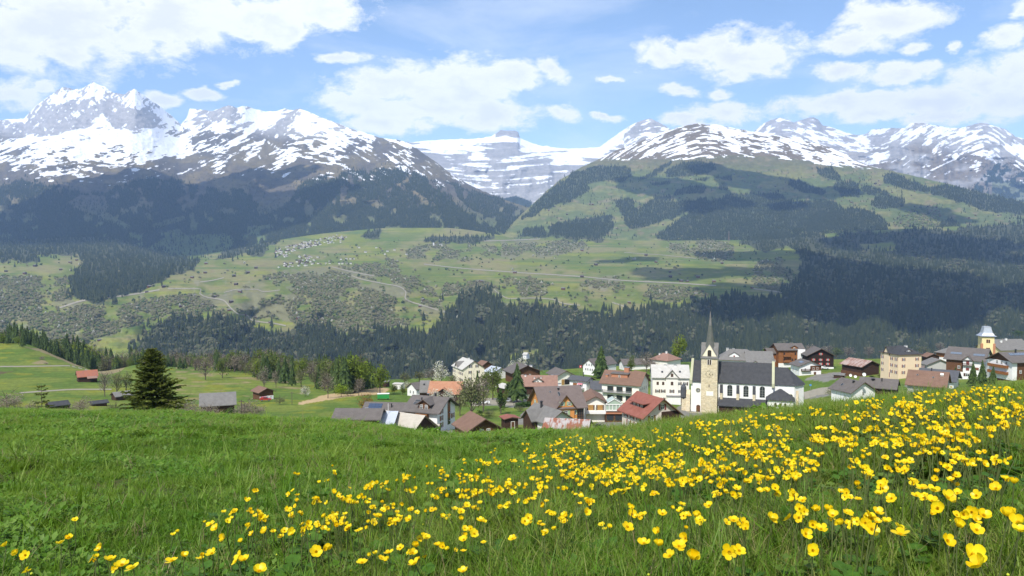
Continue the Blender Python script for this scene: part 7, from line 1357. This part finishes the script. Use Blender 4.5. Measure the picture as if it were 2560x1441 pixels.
# tree line along the left hand crest, wood below it
g_ = random.Random(21)
line = np.array([(-40, 866), (0, 862), (45, 862), (100, 880), (150, 904), (200, 922), (255, 934), (300, 926), (345, 916), (420, 921), (480, 923), (540, 918), (600, 918)], float)
hl_ = np.array([50, 52, 62, 60, 70, 80, 70, 54, 54, 52, 48, 46, 46], float)
WL = {'spruce': 'dark spruce in the tree line along the left pasture crest', 'bare': 'leafless grey tree in the tree line along the left pasture crest', 'budding': 'greening slender tree in the tree line along the left pasture crest', 'olive': 'green leafy tree in the tree line along the left pasture crest', 'yellow': 'green leafy tree in the tree line along the left pasture crest'}
for i in range(190):
    u = -30 + 620 * (i + g_.random()) / 190; yb = float(np.interp(u, line[:, 0], line[:, 1])); hp = float(np.interp(u, line[:, 0], hl_)) * g_.uniform(.65, 1.1); back = g_.random() < .55
    dk = float(np.interp(u, [-30, 20, 60, 230, 300, 600], [.3, .6, .9, .8, .5, .35])); kd = 'spruce' if g_.random() < dk else g_.choice(['bare', 'budding', 'bare', 'budding', 'olive', 'yellow'])
    dd = float(np.interp(u, DCB[0], DCB[1])) + (g_.uniform(12, 50) if back else -g_.uniform(0, 25)); tree(kd, u, yb + g_.uniform(-3, 5) + (4 if back else 2), hp * (1.08 if back else .82), dd, g_.uniform(.8, 1.15), WL[kd].replace('the left pasture crest', 'the left pasture crest above the road' if u < 190 else 'the dip beyond the red roofed barn' if u < 345 else 'the level crest right of the big spruce'), 'trees along the left pasture crest')
WW = {'spruce': 'dark spruce in the dense wood left of the village', 'bare': 'leafless brown tree in the mixed wood left of the village', 'budding': 'budding tree in the mixed wood left of the village', 'olive': 'green leafy tree in the mixed wood left of the village', 'yellow': 'green leafy tree in the mixed wood left of the village'}
for i in range(62):
    u = g_.uniform(832, 948); f = g_.random(); yb = float(np.interp(u, [832, 900, 950], [988, 984, 978])) - 46 * f; top = float(np.interp(u, [825, 845, 880, 905, 930, 950], [900, 880, 868, 876, 900, 925])) + 16 * (1 - f) * g_.random() + g_.uniform(0, 14)
    kd = 'spruce' if g_.random() < .9 else 'yellow'
    tree(kd, u, yb, max(30, yb - top), None, g_.uniform(.95, 1.3), WW[kd].replace('wood left of the village', 'wood behind the lime green tree' if u < 892 else 'wood beside the bright yellow green tree'), 'trees of the wood left of the village')
for i in range(74):
    u = g_.uniform(575, 835); f = g_.random(); yb = float(np.interp(u, [575, 640, 720, 835], [922, 950, 966, 982])) - float(np.interp(u, [575, 700, 835], [4, 30, 40])) * f; top = float(np.interp(u, [575, 620, 665, 720, 770, 800, 835], [888, 880, 852, 872, 884, 880, 875])) + 22 * (1 - f) + g_.uniform(0, 16)
    kd = g_.choice(['budding', 'bare', 'olive', 'budding', 'bare', 'yellow', 'olive'] + (['spruce'] * 3 if 640 < u < 740 or u > 790 else []))
    tree(kd, u, yb, max(26, yb - top), None, g_.uniform(.85, 1.2), WW[kd], 'trees of the wood left of the village')
for i in range(64):
    u = g_.uniform(440, 700); yb = float(np.interp(u, [440, 500, 600, 700], [921, 921, 926, 936])) + g_.uniform(-4, 6); hp = float(np.interp(u, [440, 520, 600, 700], [34, 38, 48, 62])) * g_.uniform(.7, 1.15)
    kd = g_.choice(['budding', 'bare', 'olive', 'spruce', 'budding', 'yellow', 'spruce']); tree(kd, u, yb, hp, None, g_.uniform(.9, 1.25), WL[kd].replace('the left pasture crest', 'the far edge of the middle pasture'), 'trees at the far edge of the middle pasture')
for u, y, hp in ((536, 915, 36), (20, 862, 40), (57, 868, 42)): tree('spruce', u, y, hp, None, 1.0, {536: 'lone pointed spruce over the middle of the tree line', 20: 'spruce at the very left end of the tree line', 57: 'spruce above the yellow green bush on the left crest'}[u])
tree('yellow', 47, 862, 24, None, 1.5, 'yellow green bush tree on top of the left pasture crest'); tree('greybush', 104, 900, 12, None, 1.5, 'small bare bush on the mound in the left pasture'); tree('greybush', 116, 912, 8, None, 1.8, 'low dark bush below the mound in the left pasture')
# the big spruce and the thin young one, just beyond the rim
def hero_spruce(name, u, y, d, hgt, rad, whorls, per, twigs, seed, label, trunk_r, gap=0.10):
    g = random.Random(seed); V, Fc = [], []; tb = MB().tube([(0, 0, -1), (.02, .01, hgt * .5), (0, 0, hgt)], trunk_r, .012, 7)
    def quad(c, a, b2):
        k = len(V); V.extend([c - a * .15 - b2 * .3, c + a * .5 - b2, c + a * 1.1, c + a * .5 + b2]); Fc.append((k, k + 1, k + 2, k + 3))
    for w_ in range(whorls):
        f = (w_ + .3) / whorls; z = hgt * (.03 + .95 * f ** .92); L0 = rad * (1 - f) ** .8 * g.uniform(.8, 1.1) + .10
        for j in range(per):
            a = 6.2832 * j / per + w_ * 1.1 + g.uniform(-.3, .3); L = L0 * g.uniform(.6, 1.18)
            if g.random() < gap: continue
            lift = .45 * f - .05 + g.uniform(-.1, .1); dr = Vector((math.cos(a), math.sin(a), 0)); pts = [Vector((0, 0, z)) + dr * L * t + Vector((0, 0, L * (lift * t - .32 * (1 - f) * t * t + .18 * t ** 3))) for t in (0, .33, .66, 1.0)]
            tb.tube(pts, .035 * (1 - f) + .012, .006, 4)
            for q in range(twigs):
                t = .12 + .88 * (q + g.random()) / twigs; i = min(2, int(t * 3)); c = pts[i].lerp(pts[i + 1], t * 3 - i); s_ = 1 if q % 2 else -1
                tl = (.20 + .28 * L * (1 - t * .75)) * g.uniform(.6, 1.2); td = (dr * g.uniform(.5, 1.0) + s_ * Vector((-dr.y, dr.x, 0)) * g.uniform(.5, 1.0) + Vector((0, 0, g.uniform(-.35, .15)))).normalized()
                n2 = td.cross(Vector((g.gauss(0, .5), g.gauss(0, .5), 1))).normalized(); quad(c, td * tl, n2 * tl * .20); n3 = td.cross(n2); quad(c + td * tl * .1, td * tl * .85, n3 * tl * .16)
                if g.random() < .7: quad(c + td * tl * .4, (td * .6 + n2 * .7 - Vector((0, 0, .2))).normalized() * tl * .6, n3 * tl * .12)
    o = empty(name, unproj(u, y, d), 0, label, 'tree'); put(mesh_from('crown', V, Fc, [M_HERO]), 'crown', o); tb.make('trunk', M_BARK, o); return o
M_HERO = leaf_mat('big_spruce_needles', (0.070, 0.095, 0.016), (0.070, 0.095, 0.016), (0.135, 0.155, 0.028), trans=0.15, sc=1.4)
hero_spruce('spruce_tree', 384, 1068, 80, 8.15, 3.75, 27, 10, 20, 5, 'big spruce rising alone behind the meadow rim on the left', .16)
hero_spruce('young_spruce_tree', 105, 1056, 74, 3.62, 1.35, 9, 5, 8, 8, 'thin young spruce with a bare leader at the left rim', .05, .35)
# ================================================================ VEHICLES AND SMALL THINGS
def paint(name, c, rough=0.35): m, nt, b = new_mat(name); b.inputs['Base Color'].default_value = (*c, 1); b.inputs['Roughness'].default_value = rough; b.inputs['Coat Weight'].default_value = 0.3; return m
M_TYRE = plain('tyre_rubber', (0.02, 0.02, 0.02), 0.9); M_LAMP = paint('lamp_lens', (.7, .7, .65), .2)
def car(name, label, u, y, yaw, col, L=4.3, pickup=False):
    d = float(S_B.depth(u, y)[0]); o = empty(name, Vector(unproj(u, y, d)) + Vector((0, 0, .25)), math.radians(yaw), label, 'pickup' if pickup else 'car'); h = L / 2
    sec = [(-h, .35), (h, .35), (h, .75), (h * .88, .88), (h * .45, .95), (h * .18, 1.42), (-h * .35, 1.45)] + ([(-h * .4, .95), (-h, .93)] if pickup else [(-h * .78, 1.38), (-h * .97, .95)])
    MB().prism(sec, -.85, .85, 0, 'y').make('body', paint(name + '_paint', col), o)
    gl = MB().prism([(h * .40, .97), (h * .17, 1.36), (-h * .33, 1.38), (-h * .36, .97)], -.862, .862, 0, 'y').prism([(h * .46, .97), (h * .19, 1.43), (h * .17, 1.42), (h * .43, .97)], -.72, .72, 0, 'y')
    gl.make('window_glass', M_GLASS, o); wm = MB().lathe([(.01, -.11), (.33, -.11), (.33, .11), (.01, .11)], 14); wme = mesh_from('wheel', wm.V, wm.F, [M_TYRE]); rm = MB().lathe([(.01, .115), (.2, .115)], 10); rme = mesh_from('rim', rm.V, rm.F, [M_STEEL])
    for x in (-.6, .62):
        for s_ in (-1, 1): w_ = put(wme, 'wheel', o, Matrix.Translation((x * h, s_ * .8, .33)) @ Matrix.Rotation(-s_ * math.pi / 2, 4, 'X')); put(rme, 'rim', w_)
    for s_ in (-1, 1): MB().box(h - .02, h + .015, s_ * .62 - .18, s_ * .62 + .18, .62, .76).make('headlight', M_LAMP, o)
car('white_pickup', 'white pickup parked on the village lane beside the column tree', 1207, 1012, 188, (.75, .75, .75), 5.0, True); car('silver_car', 'silver car parked before the broad spruce', 1267, 1007, 200, (.38, .40, .43), 4.2)
car('red_car', 'red car parked before the pasture barn', 664, 1004, 12, (.35, .03, .03), 4.0); car('white_car', 'white car parked under the black chalet', 2062, 924, -10, (.72, .72, .72), 4.1)
p_ = S_B.at([946], [999])[0]; o = empty('construction_trailer', p_, math.radians(8), 'bright green construction trailer with white roof on the field edge', 'trailer'); o.scale = (.85, .85, .85); MB().box(-2.6, 2.6, -1.1, 1.1, .5, 2.5).make('body', paint('trailer_green', (.03, .26, .06)), o, matrix=Matrix.Translation((2.2, 0, 0))); MB().box(-2.7, 2.7, -1.2, 1.2, 2.5, 2.65).make('roof', M_WHITEF, o, matrix=Matrix.Translation((2.2, 0, 0))); MB().box(.2, 1.1, -1.15, -1.1, .6, 2.3).make('door', paint('trailer_door', (.03, .25, .06)), o)
for s_ in (-.6, 4.8):
    wm = MB().lathe([(.01, -1.0), (.35, -1.0), (.35, 1.0), (.01, 1.0)], 12); wm.make('wheel', M_TYRE, o, matrix=Matrix.Translation((s_ * .8 + .4, 0, .35)) @ Matrix.Rotation(math.pi / 2, 4, 'X'))
def pole(u, y, hpx, r, label, name='utility_pole', cat='pole', mat=M_BARK, arm=True):
    d = float(S_B.depth(u, y)[0]); h_ = hpx * d / F; o = empty(name, unproj(u, y, d), 0, label, cat); MB().tube([(0, 0, -.5), (0, 0, h_)], r, r * .8).make('post', mat, o)
    if arm: MB().box(-.7, .7, -.06, .06, h_ - .4, h_ - .25).make('cross_arm', mat, o)
    return o, h_
pole(730, 1012, 32, .12, 'wooden power pole on the pasture right of the barn'); pole(604, 1046, 46, .14, 'dark wooden pole before the brown bushes'); o, h_ = pole(1232, 930, 44, .08, 'street lamp with curved white arm behind the cream hotel', 'street_lamp', 'street lamp', M_STEEL, False)
MB().tube([(0, 0, h_ - .1), (.8, 0, h_ + .45), (2.0, 0, h_ + .3)], .09).make('lamp_arm', M_WHITEF, o); MB().box(1.8, 2.7, -.15, .15, h_ + .15, h_ + .3).make('lamp_head', M_WHITEF, o)
o, h_ = pole(1448, 945, 32, .05, 'flagpole with red and white flag before the white villa', 'flagpole', 'flagpole', M_STEEL, False); MB().box(.05, 1.3, -.02, .02, h_ - 1.4, h_ - .1).box(.45, .85, -.03, .03, h_ - 1.1, h_ - .4, 1).make('flag', [SHU['red'], M_WHITEF], o)
o, h_ = pole(2026, 978, 18, .05, 'blue road sign on a thin post beside the choir lawn', 'road_sign', 'road sign', M_STEEL, False); MB().box(-.4, .4, -.05, -.01, h_ - .9, h_ - .1).make('sign_plate', paint('sign_blue', (.06, .25, .55)), o)
def dish(u, y, d, label, r=.42):
    p_ = unproj(u, y, d); o = empty('satellite_dish', p_, math.radians(-10), label, 'satellite dish'); MB().lathe([(.01, 0), (r * .6, .08), (r, .22)], 14).make('bowl', M_WHITEF, o, matrix=Matrix.Rotation(math.radians(70), 4, 'X')); MB().tube([(0, .1, 0), (0, .1, -1.2)], .05).make('mast', M_STEEL, o)
dish(2126, 939, 232, 'first white satellite dish on the ridge of the grey bungalow'); dish(2138, 942, 232, 'second satellite dish right beside the first on the bungalow ridge'); dish(2160, 937, 245, 'round white satellite dish standing right of the bungalow ridge', .55)
# power pylon on the terrace
p_ = S_C.at([1822], [604])[0]; o = empty('power_pylon', p_, .3, 'lattice power pylon before the wood on the alp', 'pylon'); b = MB(); hh = 66.0
for sx_ in (-1, 1):
    for sy_ in (-1, 1): b.tube([(sx_ * 4.5, sy_ * 4.5, -2), (sx_ * 1.2, sy_ * 1.2, hh * .7), (sx_ * .4, sy_ * .4, hh)], .45, .3, 4)
for k in range(9):
    z0, z1 = hh * .1 * k, hh * .1 * (k + 1); r0, r1 = 4.5 - .42 * k, 4.5 - .42 * (k + 1)
    for sy_ in (-1, 1): b.tube([(-r0, sy_ * r0, z0), (r1, sy_ * r1, z1)], .25, n=3).tube([(r0, sy_ * r0, z0), (-r1, sy_ * r1, z1)], .25, n=3)
b.make('tower', plain('reddish_steel', (.28, .19, .16), .6), o); b = MB()
for z in (.72, .84, .96): b.box(-8 + 3 * abs(z - .84) * 10, 8 - 3 * abs(z - .84) * 10, -.3, .3, hh * z, hh * z + .8)
b.make('cross_arm', M_STEEL, o)
# ================================================================ FAR VILLAGE AND HAY BARNS
def hut_mesh(name, L, W, H, wallm, roofm, pitch=.55):
    b = MB(); gable_wall(b, L, W, H, pitch, 0, 3.0); gable_roof(b, L, W, H, pitch, .6, .6, .3, 1, 1); me = mesh_from(name, b.V, b.F, [wallm, roofm], b.M); bm = bmesh.new(); bm.from_mesh(me); bmesh.ops.recalc_face_normals(bm, faces=bm.faces); bm.to_mesh(me); bm.free(); return me
WM['far'] = wall_mat('weathered_plaster', (.50, .48, .44)); WM['farw'] = wall_mat('off_white_plaster', (.62, .60, .56))
HM = {k: hut_mesh('far_house', 13, 10, 6, WM[a], RM[b_]) for k, (a, b_) in enumerate((('farw', 'grey'), ('far', 'brown'), ('far', 'taupe'), ('wood', 'grey'), ('farw', 'pink'), ('dark', 'grey')))}
def far(name, me, S, u, y, yaw, sc, label, cat, group=None, zs=1.0):
    o = put(me, name); o.location = S.at([u], [y])[0]; o.rotation_euler = (0, 0, yaw); o.scale = (sc, sc, sc * zs); o['label'] = label; o['category'] = cat
    if group: o['group'] = group
    return o
g_ = random.Random(5)
for poly, n, lab in (([(684, 642), (690, 626), (760, 606), (845, 588), (872, 592), (860, 606), (800, 614), (740, 626), (716, 644)], 125, 'tiny house packed into the far village along the forest edge'), ([(735, 658), (750, 640), (800, 640), (796, 662), (750, 668)], 34, 'tiny house in the lower cluster of the far village'), ([(690, 672), (700, 658), (740, 656), (745, 668)], 12, 'tiny house at the lower left end of the far village'), ([(884, 634), (900, 618), (1000, 622), (1030, 640), (930, 640)], 12, 'tiny house strewn on the green right of the far village')):
    k = 0; a = np.array(poly, float); pts = []
    while k < n:
        u, y = g_.uniform(a[:, 0].min(), a[:, 0].max()), g_.uniform(a[:, 1].min(), a[:, 1].max())
        if not inpoly(np.array([u]), np.array([y]), poly)[0] or any(abs(u - q[0]) < 2.8 and abs(y - q[1]) < 1.3 for q in pts): continue
        pts.append((u, y)); hk = g_.choice([0, 0, 1, 2, 0, 3, 4, 5]); far('far_house', HM[hk], S_C, u, y, g_.choice([0.3, 1.8, -.4, 1.2]) + g_.uniform(-.3, .3), g_.uniform(.6, .95), lab.replace('tiny house', ('tiny pale house with grey roof', 'tiny house with brown roof', 'tiny house with dull taupe roof', 'tiny timber house', 'tiny pale house with pink roof', 'tiny dark barn')[hk]), 'house', 'houses of the far village'); k += 1
for i, (u, y) in enumerate([(848, 661), (856, 661), (866, 661), (877, 661), (852, 650), (866, 649), (876, 649), (884, 649), (815, 659), (824, 660)]): far('apartment_block', HM[0], S_C, u, y, .3, .68, 'white apartment block standing at the right end of the far village', 'apartment block', 'white blocks of the far village', 1.5 if i < 8 else .9)
o = empty('far_church', S_C.at([1086], [615])[0], .2, 'small white far church with pointed tower at the forest edge', 'church'); put(HM[0], 'nave', o).matrix_local = Matrix.Translation((6, 0, 0)); MB().box(-3, 3, -3, 3, -3, 18).lathe([(4.6, 18), (.05, 30)], 4, 1, ph=.785).make('tower', [WM['white'], RM['slate']], o, matrix=Matrix.Translation((-5, 0, 0)))
far('white_hall', HM[0], S_C, 1102, 615, .1, 1.4, 'white hall right of the small far church', 'hall')
HB = [hut_mesh('hay_barn', 9, 7, 4.4, WM['dark'], RM['grey']), hut_mesh('hay_barn', 9, 7, 4.4, WM['wood'], RM['light'])]
BAR = [('dark hay barn on the left terrace meadows', [(15, 680), (87, 667), (62, 686), (175, 658), (192, 652), (152, 676)]), ('hay barn along the lanes below the far village', [(515, 661), (513, 684), (480, 696), (585, 692), (590, 713), (373, 719), (410, 719), (367, 732), (600, 732), (620, 684), (640, 672)]), ('hay barn beside the white winding track', [(488, 742), (538, 744), (507, 764), (530, 768), (452, 768), (573, 778), (578, 757), (612, 789), (638, 796), (675, 808), (745, 798), (792, 820), (248, 853)]),
       ('dark hay barn near the long straight road on the terrace', [(1287, 684), (1455, 694), (1545, 694), (1676, 694), (1703, 705), (1718, 705), (1745, 695), (1785, 706)]), ('hay barn in the sunny upper terrace meadow', [(1615, 640), (1640, 657), (1675, 682), (1455, 628), (1805, 660), (1893, 684), (1490, 664)]), ('hay barn on the slope above the spruce wood', [(1408, 725), (1573, 759), (1193, 706), (1203, 706), (1057, 752), (1050, 768), (1740, 738), (1880, 722)])]
for lab, pts in BAR:
    for u, y in pts: far('hay_barn', g_.choice(HB), S_C, u, y, g_.uniform(-.5, .9), g_.uniform(.95, 1.35) * np.interp(y, [650, 800], [1.25, .85]), lab, 'barn', 'hay barns on the far terraces')
k = 0
while k < 62:
    u, y = g_.uniform(1340, 2560), g_.uniform(425, 585)
    if y < np.interp(u, [1340, 1480, 1700, 2200, 2560], [520, 480, 430, 432, 520]) + 6 or y > 592 or inpoly(np.array([u]), np.array([y]), FOREST_E[4])[0] or any(inpoly(np.array([u]), np.array([y]), q)[0] for q in FOREST_E): continue
    far('alp_hut', g_.choice(HB), S_E, u, y, g_.uniform(-.6, .6), g_.uniform(1.0, 1.5), 'tiny hut scattered on the meadows of the rounded alp', 'hut', 'huts on the alp meadows'); k += 1
# ================================================================ CLOUDS OVERHEAD that throw the shade on the slopes
cm, nt, b = new_mat('cloud_vapour'); b.inputs['Base Color'].default_value = (.92, .93, .95, 1); b.inputs['Roughness'].default_value = 1; tr = N(nt, 'ShaderNodeBsdfTranslucent', inp={0: (.9, .92, .95, 1)}); ms_ = N(nt, 'ShaderNodeMixShader', inp={0: .6, 1: b.outputs[0], 2: tr.outputs[0]}); nt.links.new(ms_.outputs[0], nt.nodes['Material Output'].inputs[0])
def cloud(targets, z, seed, label):
    """targets: ((u, y, sheet, radius), ...) ground spots the cloud passes over, along the sun's rays"""
    g = np.random.default_rng(seed); V, Fc = [], []
    for u, y, S, r in targets:
        p_ = S.at([u], [y])[0]; c0 = p_ + np.array(SUN_V) * (z - p_[2]) / SUN_V.z
        for k in range(7):
            off = g.normal(size=2) * r * .42; rk = r * g.uniform(.35, .62); bm = bmesh.new(); bmesh.ops.create_icosphere(bm, subdivisions=3, radius=1.0); co = np.array([v.co for v in bm.verts]); fc = [tuple(v.index for v in f.verts) for f in bm.faces]; bm.free()
            nz = 1 + .9 * (fbm(co[:, 0] * 1.8 + 9 * k, co[:, 1] * 1.8 + co[:, 2] * 2.1, 4, seed + k) - .5); co = co * nz[:, None] * rk; co[:, 2] = np.where(co[:, 2] < 0, co[:, 2] * .22, co[:, 2] * .5); co += [c0[0] + off[0], c0[1] + off[1], z + g.uniform(0, 60)]
            n0 = len(V); V += [tuple(q) for q in co]; Fc += [tuple(n0 + i for i in f) for f in fc]
    link(put_only(mesh_from('cloud', V, Fc, [cm], smooth=True)), 'structure', label)
def put_only(me): return bpy.data.objects.new(me.name, me)
cloud([(40, 570, S_D, 1000), (330, 550, S_D, 1050), (560, 520, S_D, 900), (250, 610, S_D, 900), (150, 520, S_D, 800), (460, 500, S_D, 700)], 3300, 1, 'white cloud over the snowy massif')
cloud([(700, 540, S_D, 550), (640, 440, S_D, 500)], 3300, 2, 'small cloud right of the massif cloud')
cloud([(2150, 690, S_C, 620), (2400, 760, S_C, 560), (2480, 640, S_C, 520), (2050, 790, S_C, 380), (2250, 600, S_C, 480), (1960, 640, S_C, 330)], 3300, 3, 'white cloud over the shaded spruce wood')
cloud([(1690, 470, S_E, 380), (1880, 455, S_E, 480), (2010, 490, S_E, 360), (1780, 505, S_E, 360), (2330, 535, S_E, 260)], 3300, 4, 'white cloud over the rounded alp')
cloud([(1690, 690, S_C, 190), (1800, 680, S_C, 240), (1560, 650, S_C, 150), (1860, 730, S_C, 180)], 3300, 5, 'small cloud over the terrace meadow')
